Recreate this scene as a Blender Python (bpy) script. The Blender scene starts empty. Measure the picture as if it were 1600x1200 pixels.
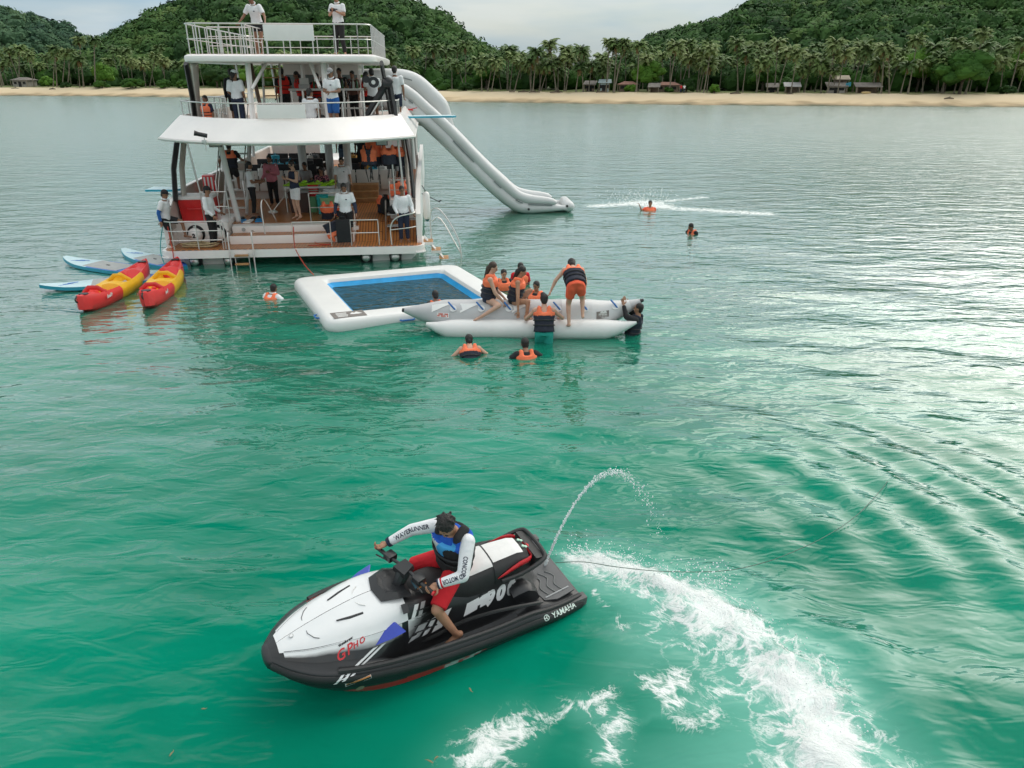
import bpy, bmesh, math, random
import numpy as np
from mathutils import Vector, Matrix, Quaternion
from mathutils.bvhtree import BVHTree

R = math.radians
rng = random.Random(7)
nrg = np.random.default_rng(11)
scene = bpy.context.scene
COL = scene.collection

# ------------------------------------------------------------------ camera
CAM_H, FOC, HOR = 5.2, 1150.0, 112.0
PITCH = math.atan((600 - HOR) / FOC)
cam_d = bpy.data.cameras.new('camera')
cam_d.sensor_width = 36.0
cam_d.lens = FOC / 1600 * 36.0
cam_d.clip_start = 0.1
cam_d.clip_end = 5000
cam = bpy.data.objects.new('camera', cam_d)
cam.location = (0, 0, CAM_H)
cam.rotation_euler = (math.pi / 2 - PITCH, 0, 0)
COL.objects.link(cam)
scene.camera = cam

# ------------------------------------------------------------------ sky, sun, exposure
SUN_EL, SUN_AZ = 42.0, 46.0          # azimuth measured from +Y towards +X
world = bpy.data.worlds.new('World')
scene.world = world
world.use_nodes = True
world.cycles.sampling_method = 'MANUAL'
world.cycles.sample_map_resolution = 256
wn, wl = world.node_tree.nodes, world.node_tree.links
wn.clear()
w_out = wn.new('ShaderNodeOutputWorld')
w_bg = wn.new('ShaderNodeBackground')
w_sky = wn.new('ShaderNodeTexSky')
w_sky.sky_type = 'NISHITA'
w_sky.sun_disc = False
w_sky.sun_elevation = R(SUN_EL)
w_sky.sun_rotation = R(SUN_AZ)
w_sky.air_density = 1.2
w_sky.dust_density = 2.0
w_tc = wn.new('ShaderNodeTexCoord')
w_map = wn.new('ShaderNodeMapping')
w_map.inputs['Scale'].default_value = (1.0, 1.0, 5.0)
w_n1 = wn.new('ShaderNodeTexNoise')
w_n1.inputs['Scale'].default_value = 2.3
w_n1.inputs['Detail'].default_value = 4
w_n1.inputs['Roughness'].default_value = 0.55
w_n1.inputs['Distortion'].default_value = 0.4
w_r1 = wn.new('ShaderNodeValToRGB')
w_r1.color_ramp.elements[0].position = 0.36
w_r1.color_ramp.elements[0].color = (0.62, 0.62, 0.62, 1)
w_r1.color_ramp.elements[1].position = 0.60
w_r1.color_ramp.elements[1].color = (1, 1, 1, 1)
w_n2 = wn.new('ShaderNodeTexNoise')
w_n2.inputs['Scale'].default_value = 3.7
w_n2.inputs['Detail'].default_value = 5
w_r2 = wn.new('ShaderNodeValToRGB')
w_r2.color_ramp.elements[0].position = 0.36
w_r2.color_ramp.elements[0].color = (0.45, 0.55, 0.615, 1)
w_r2.color_ramp.elements[1].position = 0.64
w_r2.color_ramp.elements[1].color = (0.775, 0.745, 0.69, 1)
w_mul = wn.new('ShaderNodeVectorMath')
w_mul.operation = 'SCALE'
w_mul.inputs['Scale'].default_value = 0.10
w_mix = wn.new('ShaderNodeMix')
w_mix.data_type = 'RGBA'
wl.new(w_tc.outputs['Generated'], w_map.inputs['Vector'])
wl.new(w_map.outputs['Vector'], w_n1.inputs['Vector'])
wl.new(w_map.outputs['Vector'], w_n2.inputs['Vector'])
wl.new(w_n1.outputs['Fac'], w_r1.inputs['Fac'])
wl.new(w_n2.outputs['Fac'], w_r2.inputs['Fac'])
wl.new(w_sky.outputs['Color'], w_mul.inputs[0])
wl.new(w_r1.outputs['Color'], w_mix.inputs['Factor'])
wl.new(w_mul.outputs['Vector'], w_mix.inputs['A'])
wl.new(w_r2.outputs['Color'], w_mix.inputs['B'])
# an overcast sky is brighter overhead than at the horizon
w_sep = wn.new('ShaderNodeSeparateXYZ')
wl.new(w_tc.outputs['Generated'], w_sep.inputs[0])
w_el = wn.new('ShaderNodeMapRange')
w_el.inputs['From Max'].default_value = 0.8
w_el.inputs['To Min'].default_value = 0.95
w_el.inputs['To Max'].default_value = 1.75
wl.new(w_sep.outputs['Z'], w_el.inputs['Value'])
wl.new(w_el.outputs[0], w_bg.inputs['Strength'])
w_tr = wn.new('ShaderNodeMapRange')
w_tr.inputs['From Max'].default_value = 0.45
wl.new(w_sep.outputs['Z'], w_tr.inputs['Value'])
w_tint = wn.new('ShaderNodeMix')
w_tint.data_type = 'RGBA'
w_tint.inputs['A'].default_value = (0.84, 0.95, 1.02, 1)      # bluish distance
w_tint.inputs['B'].default_value = (1.02, 1.0, 0.97, 1)       # neutral overhead
wl.new(w_tr.outputs[0], w_tint.inputs['Factor'])
w_fin = wn.new('ShaderNodeVectorMath')
w_fin.operation = 'MULTIPLY'
wl.new(w_mix.outputs['Result'], w_fin.inputs[0])
wl.new(w_tint.outputs['Result'], w_fin.inputs[1])
wl.new(w_fin.outputs['Vector'], w_bg.inputs['Color'])
wl.new(w_bg.outputs['Background'], w_out.inputs['Surface'])

sun_d = bpy.data.lights.new('sun', 'SUN')
sun_d.energy = 1.5
sun_d.angle = R(58)
sun_d.color = (1.0, 0.94, 0.85)
sun = bpy.data.objects.new('sun', sun_d)
_sd = Vector((math.sin(R(SUN_AZ)) * math.cos(R(SUN_EL)), math.cos(R(SUN_AZ)) * math.cos(R(SUN_EL)), math.sin(R(SUN_EL))))
sun.rotation_euler = (-_sd).to_track_quat('-Z', 'Y').to_euler()
sun.location = _sd * 60
COL.objects.link(sun)

scene.view_settings.view_transform = 'Standard'
scene.view_settings.look = 'None'
scene.view_settings.exposure = 0.10
scene.view_settings.gamma = 1.0
scene.view_settings.use_curve_mapping = False
scene.cycles.max_bounces = 5
scene.cycles.use_adaptive_sampling = True
scene.cycles.adaptive_threshold = 0.03
scene.cycles.transparent_max_bounces = 10
scene.cycles.caustics_reflective = False
scene.cycles.caustics_refractive = False

# ------------------------------------------------------------------ helpers
_F = Vector((0, math.cos(PITCH), -math.sin(PITCH)))
_U = Vector((0, math.sin(PITCH), math.cos(PITCH)))

def ray(px, py):
    return _F + Vector((1, 0, 0)) * ((px - 800) / FOC) + _U * ((600 - py) / FOC)

def at_z(px, py, z=0.0):
    d = ray(px, py)
    return Vector((0, 0, CAM_H)) + d * ((z - CAM_H) / d.z)

def at_y(px, py, Y):
    d = ray(px, py)
    return Vector((0, 0, CAM_H)) + d * (Y / d.y)

def nd(nt, t, **kw):
    n = nt.nodes.new(t)
    for k, v in kw.items():
        if k in n.inputs:
            n.inputs[k].default_value = v
        else:
            setattr(n, k, v)
    return n

MATS = {}
def mat(name, col=(.8, .8, .8), rough=.5, metal=0., var=.08, vs=6., bump=0., bs=40., spec=.5, coat=0., coat_r=.1, sheen=0.):
    """procedural material: a noise varies the base colour, another one gives relief"""
    if name in MATS:
        return MATS[name]
    m = bpy.data.materials.new(name)
    m.use_nodes = True
    nt = m.node_tree
    b = nt.nodes['Principled BSDF']
    b.inputs['Roughness'].default_value = rough
    b.inputs['Metallic'].default_value = metal
    b.inputs['Specular IOR Level'].default_value = spec
    b.inputs['Coat Weight'].default_value = coat
    b.inputs['Coat Roughness'].default_value = coat_r
    b.inputs['Sheen Weight'].default_value = sheen
    tc = nd(nt, 'ShaderNodeTexCoord')
    nz = nd(nt, 'ShaderNodeTexNoise', Scale=vs, Detail=4., Roughness=.6)
    nt.links.new(tc.outputs['Object'], nz.inputs['Vector'])
    rp = nd(nt, 'ShaderNodeValToRGB')
    rp.color_ramp.elements[0].position = .3
    rp.color_ramp.elements[1].position = .7
    rp.color_ramp.elements[0].color = tuple(max(0, c * (1 - var)) for c in col) + (1,)
    rp.color_ramp.elements[1].color = tuple(min(1, c * (1 + var)) for c in col) + (1,)
    nt.links.new(nz.outputs['Fac'], rp.inputs['Fac'])
    nt.links.new(rp.outputs['Color'], b.inputs['Base Color'])
    if bump:
        n2 = nd(nt, 'ShaderNodeTexNoise', Scale=bs, Detail=3.)
        nt.links.new(tc.outputs['Object'], n2.inputs['Vector'])
        bp = nd(nt, 'ShaderNodeBump', Strength=bump, Distance=.02)
        nt.links.new(n2.outputs['Fac'], bp.inputs['Height'])
        nt.links.new(bp.outputs['Normal'], b.inputs['Normal'])
    MATS[name] = m
    return m

class MB:
    """collects faces of one mesh"""
    def __init__(s):
        s.v, s.f, s.m = [], [], []
    def add(s, vs, fs, mi=0):
        o = len(s.v)
        s.v.extend([tuple(v) for v in vs])
        s.f.extend([tuple(i + o for i in f) for f in fs])
        s.m.extend([mi] * len(fs))
        return s
    def box(s, x0, x1, y0, y1, z0, z1, mi=0, bev=0., M=None):
        if bev <= 0:
            vs = [Vector((x, y, z)) for x in (x0, x1) for y in (y0, y1) for z in (z0, z1)]
            fs = [(0, 1, 3, 2), (4, 6, 7, 5), (0, 4, 5, 1), (2, 3, 7, 6), (0, 2, 6, 4), (1, 5, 7, 3)]
        else:
            bm = bmesh.new()
            bmesh.ops.create_cube(bm, size=1)
            for v in bm.verts:
                v.co = Vector(((x0 + x1) / 2 + v.co.x * (x1 - x0), (y0 + y1) / 2 + v.co.y * (y1 - y0), (z0 + z1) / 2 + v.co.z * (z1 - z0)))
            bmesh.ops.bevel(bm, geom=bm.edges[:], offset=bev, segments=2, profile=.7, affect='EDGES')
            bm.verts.index_update()
            vs = [v.co.copy() for v in bm.verts]
            fs = [tuple(v.index for v in f.verts) for f in bm.faces]
            bm.free()
        if M is not None:
            vs = [M @ v for v in vs]
        return s.add(vs, fs, mi)
    def tube(s, pts, r, n=8, mi=0, caps=True, closed=False, sq=None, up=None):
        """tube along pts; r a number or a list; sq=(a,b) scales the section along side/up axes"""
        pts = [Vector(p) for p in pts]
        k = len(pts)
        rs = r if isinstance(r, (list, tuple)) else [r] * k
        vs, prev = [], None
        for i, p in enumerate(pts):
            a = pts[(i - 1) % k] if (i > 0 or closed) else p
            c = pts[(i + 1) % k] if (i < k - 1 or closed) else p
            t = (c - a).normalized() if (c - a).length > 1e-9 else Vector((0, 0, 1))
            if prev is None:
                ref = Vector(up) if up else (Vector((0, 0, 1)) if abs(t.z) < .95 else Vector((0, 1, 0)))
                sd = t.cross(ref).normalized()
            else:
                if up:
                    sd = t.cross(Vector(up)).normalized()
                else:
                    sd = (prev - t * prev.dot(t)).normalized()
            prev = sd
            u = sd.cross(t)
            ax, bx = sq if sq else (1, 1)
            for j in range(n):
                th = 2 * math.pi * j / n
                vs.append(p + sd * (math.cos(th) * rs[i] * ax) + u * (math.sin(th) * rs[i] * bx))
        fs = []
        for i in range(k if closed else k - 1):
            i2 = (i + 1) % k
            for j in range(n):
                j2 = (j + 1) % n
                fs.append((i * n + j, i * n + j2, i2 * n + j2, i2 * n + j))
        if caps and not closed:
            fs.append(tuple(range(n)))
            fs.append(tuple((k - 1) * n + j for j in reversed(range(n))))
        return s.add(vs, fs, mi)
    def capsule(s, a, b, ra, rb, n=10, mi=0, rings=3):
        a, b = Vector(a), Vector(b)
        d = b - a
        L = d.length
        t = d / L if L > 1e-6 else Vector((0, 0, 1))
        pts, rs = [], []
        for i in range(rings + 1):
            th = math.pi / 2 * i / rings
            pts.append(a - t * (ra * math.cos(th)))
            rs.append(max(ra * math.sin(th), ra * .02))
        for i in range(rings + 1):
            th = math.pi / 2 * (rings - i) / rings
            pts.append(b + t * (rb * math.cos(th)))
            rs.append(max(rb * math.sin(th), rb * .02))
        return s.tube(pts, rs, n, mi)
    def ell(s, c, rad, n=14, m=9, mi=0, M=None):
        c = Vector(c)
        vs, fs = [], []
        for i in range(m + 1):
            ph = math.pi * i / m
            for j in range(n):
                th = 2 * math.pi * j / n
                v = Vector((rad[0] * math.sin(ph) * math.cos(th), rad[1] * math.sin(ph) * math.sin(th), rad[2] * math.cos(ph)))
                vs.append(c + (M @ v if M is not None else v))
        for i in range(m):
            for j in range(n):
                j2 = (j + 1) % n
                if i == 0:
                    fs.append((0, n + j, n + j2))
                elif i == m - 1:
                    fs.append((i * n + j, m * n, i * n + j2))
                else:
                    fs.append((i * n + j, (i + 1) * n + j, (i + 1) * n + j2, i * n + j2))
        return s.add(vs, fs, mi)
    def loft(s, rings, mi=0, caps=True, closed=True):
        n = len(rings[0])
        vs = [Vector(p) for r in rings for p in r]
        fs = []
        for i in range(len(rings) - 1):
            for j in range(n if closed else n - 1):
                j2 = (j + 1) % n
                fs.append((i * n + j, i * n + j2, (i + 1) * n + j2, (i + 1) * n + j))
        if caps and closed:
            fs.append(tuple(reversed(range(n))))
            fs.append(tuple((len(rings) - 1) * n + j for j in range(n)))
        return s.add(vs, fs, mi)
    def prism(s, poly, z0, z1, mi=0):
        """vertical extrusion of an xy polygon"""
        return s.loft([[(x, y, z0) for x, y in poly], [(x, y, z1) for x, y in poly]], mi)
    def mesh(s, name, mats, smooth=True, angle=40):
        me = bpy.data.meshes.new(name)
        me.from_pydata(s.v, [], s.f)
        for m in (mats if isinstance(mats, (list, tuple)) else [mats]):
            me.materials.append(m)
        if len(set(s.m)) > 1:
            me.polygons.foreach_set('material_index', s.m)
        bm = bmesh.new()
        bm.from_mesh(me)
        bmesh.ops.recalc_face_normals(bm, faces=bm.faces)
        bm.to_mesh(me)
        bm.free()
        if smooth:
            me.polygons.foreach_set('use_smooth', [True] * len(me.polygons))
            try:
                me.set_sharp_from_angle(angle=R(angle))
            except Exception:
                pass
        me.update()
        return me
    def build(s, name, mats, parent=None, smooth=True, angle=40):
        return link(name, s.mesh(name, mats, smooth, angle), parent)

def link(name, me, parent=None):
    o = bpy.data.objects.new(name, me)
    COL.objects.link(o)
    if parent is not None:
        o.parent = parent
    return o

def tag(o, label=None, cat=None, group=None, kind=None):
    if label: o['label'] = label
    if cat: o['category'] = cat
    if group: o['group'] = group
    if kind: o['kind'] = kind
    return o

def thing(name, label, cat, loc=(0, 0, 0), rz=0., group=None, rot=None):
    o = bpy.data.objects.new(name, None)
    o.empty_display_size = .2
    COL.objects.link(o)
    o.location = loc
    o.rotation_euler = rot if rot else (0, 0, rz)
    return tag(o, label, cat, group)

def copy_tree(o, parent=None):
    c = o.copy()
    COL.objects.link(c)
    c.parent = parent
    for ch in list(o.children):
        copy_tree(ch, c)
    return c

_tmp = bpy.data.scenes.new('fuse_scene')
def fuse(mb, voxel=.02, sm=4, fac=.5, keep=None):
    """one continuous skin over all the overlapping shapes of mb; returns (verts, faces)"""
    me = bpy.data.meshes.new('fuse')
    me.from_pydata(mb.v, [], mb.f)
    bm = bmesh.new(); bm.from_mesh(me)
    bmesh.ops.recalc_face_normals(bm, faces=bm.faces)
    bm.to_mesh(me); bm.free()
    o = bpy.data.objects.new('fuse', me)
    _tmp.collection.objects.link(o)
    md = o.modifiers.new('r', 'REMESH'); md.mode = 'VOXEL'; md.voxel_size = voxel
    if sm:
        s2 = o.modifiers.new('s', 'SMOOTH'); s2.factor = fac; s2.iterations = sm
    vl = _tmp.view_layers[0]
    vl.update()
    ev = o.evaluated_get(vl.depsgraph)
    m2 = ev.to_mesh()
    vs = np.empty(len(m2.vertices) * 3, np.float32); m2.vertices.foreach_get('co', vs)
    fs = [tuple(p.vertices) for p in m2.polygons]
    ev.to_mesh_clear()
    bpy.data.objects.remove(o); bpy.data.meshes.remove(me)
    return vs.reshape(-1, 3), fs

def raw_mesh(name, vs, fs, mats, mi=None, smooth=True):
    me = bpy.data.meshes.new(name)
    me.from_pydata([tuple(map(float, v)) for v in vs], [], fs)
    for m in (mats if isinstance(mats, (list, tuple)) else [mats]):
        me.materials.append(m)
    if mi is not None:
        me.polygons.foreach_set('material_index', list(map(int, mi)))
    if smooth:
        me.polygons.foreach_set('use_smooth', [True] * len(me.polygons))
    me.update()
    return me

def big_mesh(name, V, F, mat_list, mi=None, smooth=False, nper=3):
    """fast numpy mesh: V (n,3), F (m,nper)"""
    me = bpy.data.meshes.new(name)
    me.vertices.add(len(V)); me.vertices.foreach_set('co', np.asarray(V, np.float32).ravel())
    me.loops.add(F.size); me.loops.foreach_set('vertex_index', np.asarray(F, np.int32).ravel())
    me.polygons.add(len(F))
    me.polygons.foreach_set('loop_start', np.arange(0, F.size, nper, dtype=np.int32))
    me.polygons.foreach_set('loop_total', np.full(len(F), nper, np.int32))
    for m in mat_list:
        me.materials.append(m)
    if mi is not None:
        me.polygons.foreach_set('material_index', np.asarray(mi, np.int32))
    me.polygons.foreach_set('use_smooth', np.full(len(F), smooth, bool))
    me.update(calc_edges=True)
    me.validate()
    return me

def smooth_path(pts, n=6, closed=False):
    """Catmull-Rom through pts"""
    P = [Vector(p) for p in pts]
    k = len(P)
    out = []
    for i in range(k if closed else k - 1):
        p0 = P[(i - 1) % k] if (closed or i > 0) else P[0] * 2 - P[1]
        p1, p2 = P[i], P[(i + 1) % k]
        p3 = P[(i + 2) % k] if (closed or i + 2 < k) else P[-1] * 2 - P[-2]
        for j in range(n):
            t = j / n
            out.append(.5 * ((2 * p1) + (p2 - p0) * t + (2 * p0 - 5 * p1 + 4 * p2 - p3) * t * t + (3 * p1 - p0 - 3 * p2 + p3) * t ** 3))
    if not closed:
        out.append(P[-1])
    return out

def text_mesh(txt, size=1., shear=0., bold=0., spacing=1.):
    """flat lettering as (verts, faces), centred, in the xy plane"""
    cu = bpy.data.curves.new('t', 'FONT')
    cu.body = txt; cu.size = size; cu.shear = shear; cu.offset = bold
    cu.align_x = 'CENTER'; cu.align_y = 'CENTER'; cu.space_character = spacing
    cu.resolution_u = 3
    o = bpy.data.objects.new('t', cu)
    _tmp.collection.objects.link(o)
    vl = _tmp.view_layers[0]; vl.update()
    ev = o.evaluated_get(vl.depsgraph)
    m2 = ev.to_mesh()
    vs = [v.co.copy() for v in m2.vertices]; fs = [tuple(p.vertices) for p in m2.polygons]
    ev.to_mesh_clear()
    bpy.data.objects.remove(o); bpy.data.curves.remove(cu)
    return vs, fs
# ================================================================== SETTING: water, shore, hills
SKI_C = (-0.80, 6.02); SKI_YAW = 205.0

def water_material(foamy=False):
    m = bpy.data.materials.new('foaming_water' if foamy else 'sea_water'); m.use_nodes = True
    nt = m.node_tree; L = nt.links
    nt.nodes.clear()
    out = nd(nt, 'ShaderNodeOutputMaterial')
    geo = nd(nt, 'ShaderNodeNewGeometry')
    def mapped(sx, sy, rz=0.):
        mp = nd(nt, 'ShaderNodeMapping')
        mp.inputs['Scale'].default_value = (sx, sy, 1)
        mp.inputs['Rotation'].default_value = (0, 0, rz)
        L.new(geo.outputs['Position'], mp.inputs['Vector'])
        return mp.outputs['Vector']
    # relief: long chop, ripples, fine ripples
    n1 = nd(nt, 'ShaderNodeTexNoise', Scale=1., Detail=2., Roughness=.5, Distortion=.6); L.new(mapped(.55, 1.3, .15), n1.inputs['Vector'])
    n2 = nd(nt, 'ShaderNodeTexNoise', Scale=1., Detail=2., Roughness=.55, Distortion=.8); L.new(mapped(1.6, 3.6, -.12), n2.inputs['Vector'])
    n3 = nd(nt, 'ShaderNodeTexNoise', Scale=1., Detail=1., Roughness=.5); L.new(mapped(7, 13, .3), n3.inputs['Vector'])
    # wind-ruffled against calm water
    nw = nd(nt, 'ShaderNodeTexNoise', Scale=1., Detail=1.); L.new(mapped(.05, .11, .2), nw.inputs['Vector'])
    rw = nd(nt, 'ShaderNodeMapRange'); L.new(nw.outputs['Fac'], rw.inputs['Value'])
    rw.inputs['From Min'].default_value = .35; rw.inputs['From Max'].default_value = .65
    rw.inputs['To Min'].default_value = .35; rw.inputs['To Max'].default_value = 1.0
    def mulnode(a, k):
        q = nd(nt, 'ShaderNodeMath', operation='MULTIPLY'); L.new(a, q.inputs[0])
        if isinstance(k, float): q.inputs[1].default_value = k
        else: L.new(k, q.inputs[1])
        return q.outputs[0]
    def addnode(a, b):
        q = nd(nt, 'ShaderNodeMath', operation='ADD'); L.new(a, q.inputs[0]); L.new(b, q.inputs[1]); return q.outputs[0]
    h = addnode(addnode(mulnode(n1.outputs['Fac'], .21), mulnode(n2.outputs['Fac'], .095)),
                mulnode(mulnode(n3.outputs['Fac'], .017), rw.outputs[0]))
    att = nd(nt, 'ShaderNodeAttribute', attribute_name='foam')
    att2 = nd(nt, 'ShaderNodeAttribute', attribute_name='milk')
    calm = nd(nt, 'ShaderNodeAttribute', attribute_name='calm')
    bp = nd(nt, 'ShaderNodeBump', Distance=1.0); L.new(h, bp.inputs['Height'])
    bst = nd(nt, 'ShaderNodeMapRange'); L.new(calm.outputs['Fac'], bst.inputs['Value'])
    bst.inputs['To Min'].default_value = .29; bst.inputs['To Max'].default_value = .26
    L.new(bst.outputs[0], bp.inputs['Strength'])
    # body colour of the sea: sand and weed below show as lighter and darker patches
    nb = nd(nt, 'ShaderNodeTexNoise', Scale=1., Detail=3.); L.new(mapped(.26, .40, .4), nb.inputs['Vector'])
    rb = nd(nt, 'ShaderNodeValToRGB'); L.new(nb.outputs['Fac'], rb.inputs['Fac'])
    rb.color_ramp.elements[0].position = .32; rb.color_ramp.elements[0].color = (.0002, .200, .122, 1)
    rb.color_ramp.elements[1].position = .68; rb.color_ramp.elements[1].color = (.0006, .300, .190, 1)
    mk = nd(nt, 'ShaderNodeMix', data_type='RGBA'); L.new(att2.outputs['Fac'], mk.inputs['Factor'])
    L.new(rb.outputs['Color'], mk.inputs['A']); mk.inputs['B'].default_value = (.26, .64, .53, 1)
    # body colour gets paler away from the watercraft
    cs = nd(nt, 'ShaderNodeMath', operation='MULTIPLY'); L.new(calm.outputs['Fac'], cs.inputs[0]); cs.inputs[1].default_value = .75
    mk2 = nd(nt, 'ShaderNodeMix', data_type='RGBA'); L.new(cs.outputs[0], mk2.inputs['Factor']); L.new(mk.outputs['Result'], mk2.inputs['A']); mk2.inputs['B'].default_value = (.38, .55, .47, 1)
    dif = nd(nt, 'ShaderNodeBsdfDiffuse'); L.new(mk2.outputs['Result'], dif.inputs['Color'])
    L.new(bp.outputs['Normal'], dif.inputs['Normal'])
    tra = nd(nt, 'ShaderNodeBsdfTransparent'); tra.inputs['Color'].default_value = (.25, .80, .68, 1)
    body = nd(nt, 'ShaderNodeMixShader'); body.inputs['Fac'].default_value = .25
    L.new(dif.outputs[0], body.inputs[1]); L.new(tra.outputs[0], body.inputs[2])
    glo = nd(nt, 'ShaderNodeBsdfGlossy', Roughness=.045)
    gr = nd(nt, 'ShaderNodeMapRange'); L.new(calm.outputs['Fac'], gr.inputs['Value']); gr.inputs['To Min'].default_value = .05; gr.inputs['To Max'].default_value = .22; L.new(gr.outputs[0], glo.inputs['Roughness']); L.new(bp.outputs['Normal'], glo.inputs['Normal'])
    frz = nd(nt, 'ShaderNodeFresnel', IOR=1.45); L.new(bp.outputs['Normal'], frz.inputs['Normal'])
    fr0 = nd(nt, 'ShaderNodeMath', operation='MULTIPLY_ADD', use_clamp=True); L.new(frz.outputs[0], fr0.inputs[0]); fr0.inputs[1].default_value = 2.9; fr0.inputs[2].default_value = -.135
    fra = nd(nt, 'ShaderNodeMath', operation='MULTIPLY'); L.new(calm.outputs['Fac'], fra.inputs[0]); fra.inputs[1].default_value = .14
    fr = nd(nt, 'ShaderNodeMath', operation='ADD', use_clamp=True); L.new(fr0.outputs[0], fr.inputs[0]); L.new(fra.outputs[0], fr.inputs[1])
    frc = nd(nt, 'ShaderNodeMath', operation='MINIMUM'); L.new(fr.outputs[0], frc.inputs[0]); frc.inputs[1].default_value = .70
    sea = nd(nt, 'ShaderNodeMixShader'); L.new(frc.outputs[0], sea.inputs['Fac'])
    L.new(body.outputs[0], sea.inputs[1]); L.new(glo.outputs[0], sea.inputs[2])
    if not foamy:
        L.new(sea.outputs[0], out.inputs['Surface'])
        return m
    # foam: lacy froth where the foam attribute is high
    fn = nd(nt, 'ShaderNodeTexNoise', Scale=2.2, Detail=6., Roughness=.65, Distortion=1.6); L.new(geo.outputs['Position'], fn.inputs['Vector'])
    wv = nd(nt, 'ShaderNodeVectorMath', operation='SCALE'); L.new(fn.outputs['Color'], wv.inputs[0]); wv.inputs['Scale'].default_value = .55
    wa = nd(nt, 'ShaderNodeVectorMath', operation='ADD'); L.new(geo.outputs['Position'], wa.inputs[0]); L.new(wv.outputs[0], wa.inputs[1])
    vo = nd(nt, 'ShaderNodeTexVoronoi', Scale=3.4, feature='DISTANCE_TO_EDGE'); L.new(wa.outputs[0], vo.inputs['Vector'])
    vo2 = nd(nt, 'ShaderNodeTexVoronoi', Scale=9.5, feature='DISTANCE_TO_EDGE'); L.new(wa.outputs[0], vo2.inputs['Vector'])
    e1 = nd(nt, 'ShaderNodeMapRange'); L.new(vo.outputs['Distance'], e1.inputs['Value'])
    e1.inputs['From Min'].default_value = 0; e1.inputs['From Max'].default_value = .16; e1.inputs['To Min'].default_value = .62; e1.inputs['To Max'].default_value = 0
    e2 = nd(nt, 'ShaderNodeMapRange'); L.new(vo2.outputs['Distance'], e2.inputs['Value'])
    e2.inputs['From Min'].default_value = 0; e2.inputs['From Max'].default_value = .2; e2.inputs['To Min'].default_value = .28; e2.inputs['To Max'].default_value = 0
    fn2 = nd(nt, 'ShaderNodeTexNoise', Scale=5., Detail=8., Roughness=.7, Distortion=.6); L.new(geo.outputs['Position'], fn2.inputs['Vector'])
    pat = addnode(addnode(e1.outputs[0], e2.outputs[0]), mulnode(fn2.outputs['Fac'], .75))
    tot = addnode(mulnode(att.outputs['Fac'], 1.36), pat)
    fm = nd(nt, 'ShaderNodeMapRange', interpolation_type='SMOOTHSTEP'); L.new(tot, fm.inputs['Value'])
    fm.inputs['From Min'].default_value = 1.02; fm.inputs['From Max'].default_value = 1.98
    gate = nd(nt, 'ShaderNodeMapRange'); L.new(att.outputs['Fac'], gate.inputs['Value'])
    gate.inputs['From Min'].default_value = .02; gate.inputs['From Max'].default_value = .16
    fmask = mulnode(fm.outputs[0], gate.outputs[0])
    fb = nd(nt, 'ShaderNodeBump', Strength=.55, Distance=.05); L.new(tot, fb.inputs['Height'])
    fo = nd(nt, 'ShaderNodeBsdfDiffuse'); fo.inputs['Color'].default_value = (.86, .90, .88, 1); L.new(fb.outputs[0], fo.inputs['Normal'])
    fin = nd(nt, 'ShaderNodeMixShader'); L.new(fmask, fin.inputs['Fac'])
    L.new(sea.outputs[0], fin.inputs[1]); L.new(fo.outputs[0], fin.inputs[2])
    L.new(fin.outputs[0], out.inputs['Surface'])
    return m

def seg_dist(X, Y, pts):
    """distance to a polyline and the arc fraction of the nearest point"""
    best = np.full(X.shape, 1e9); frac = np.zeros(X.shape); side = np.zeros(X.shape)
    Ls = [0.]
    for a, b in zip(pts[:-1], pts[1:]):
        Ls.append(Ls[-1] + math.dist(a, b))
    for i, (a, b) in enumerate(zip(pts[:-1], pts[1:])):
        dx, dy = b[0] - a[0], b[1] - a[1]; l2 = dx * dx + dy * dy
        t = np.clip(((X - a[0]) * dx + (Y - a[1]) * dy) / l2, 0, 1)
        qx, qy = a[0] + t * dx, a[1] + t * dy
        d = np.hypot(X - qx, Y - qy)
        k = d < best
        best = np.where(k, d, best); frac = np.where(k, (Ls[i] + t * math.sqrt(l2)) / Ls[-1], frac)
        side = np.where(k, np.sign(dx * (Y - a[1]) - dy * (X - a[0])), side)
    return best, frac, side

def grow(a, b, s0, k):
    out = [a]; s = s0
    while out[-1] < b:
        out.append(out[-1] + s); s *= k
    return out

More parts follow.
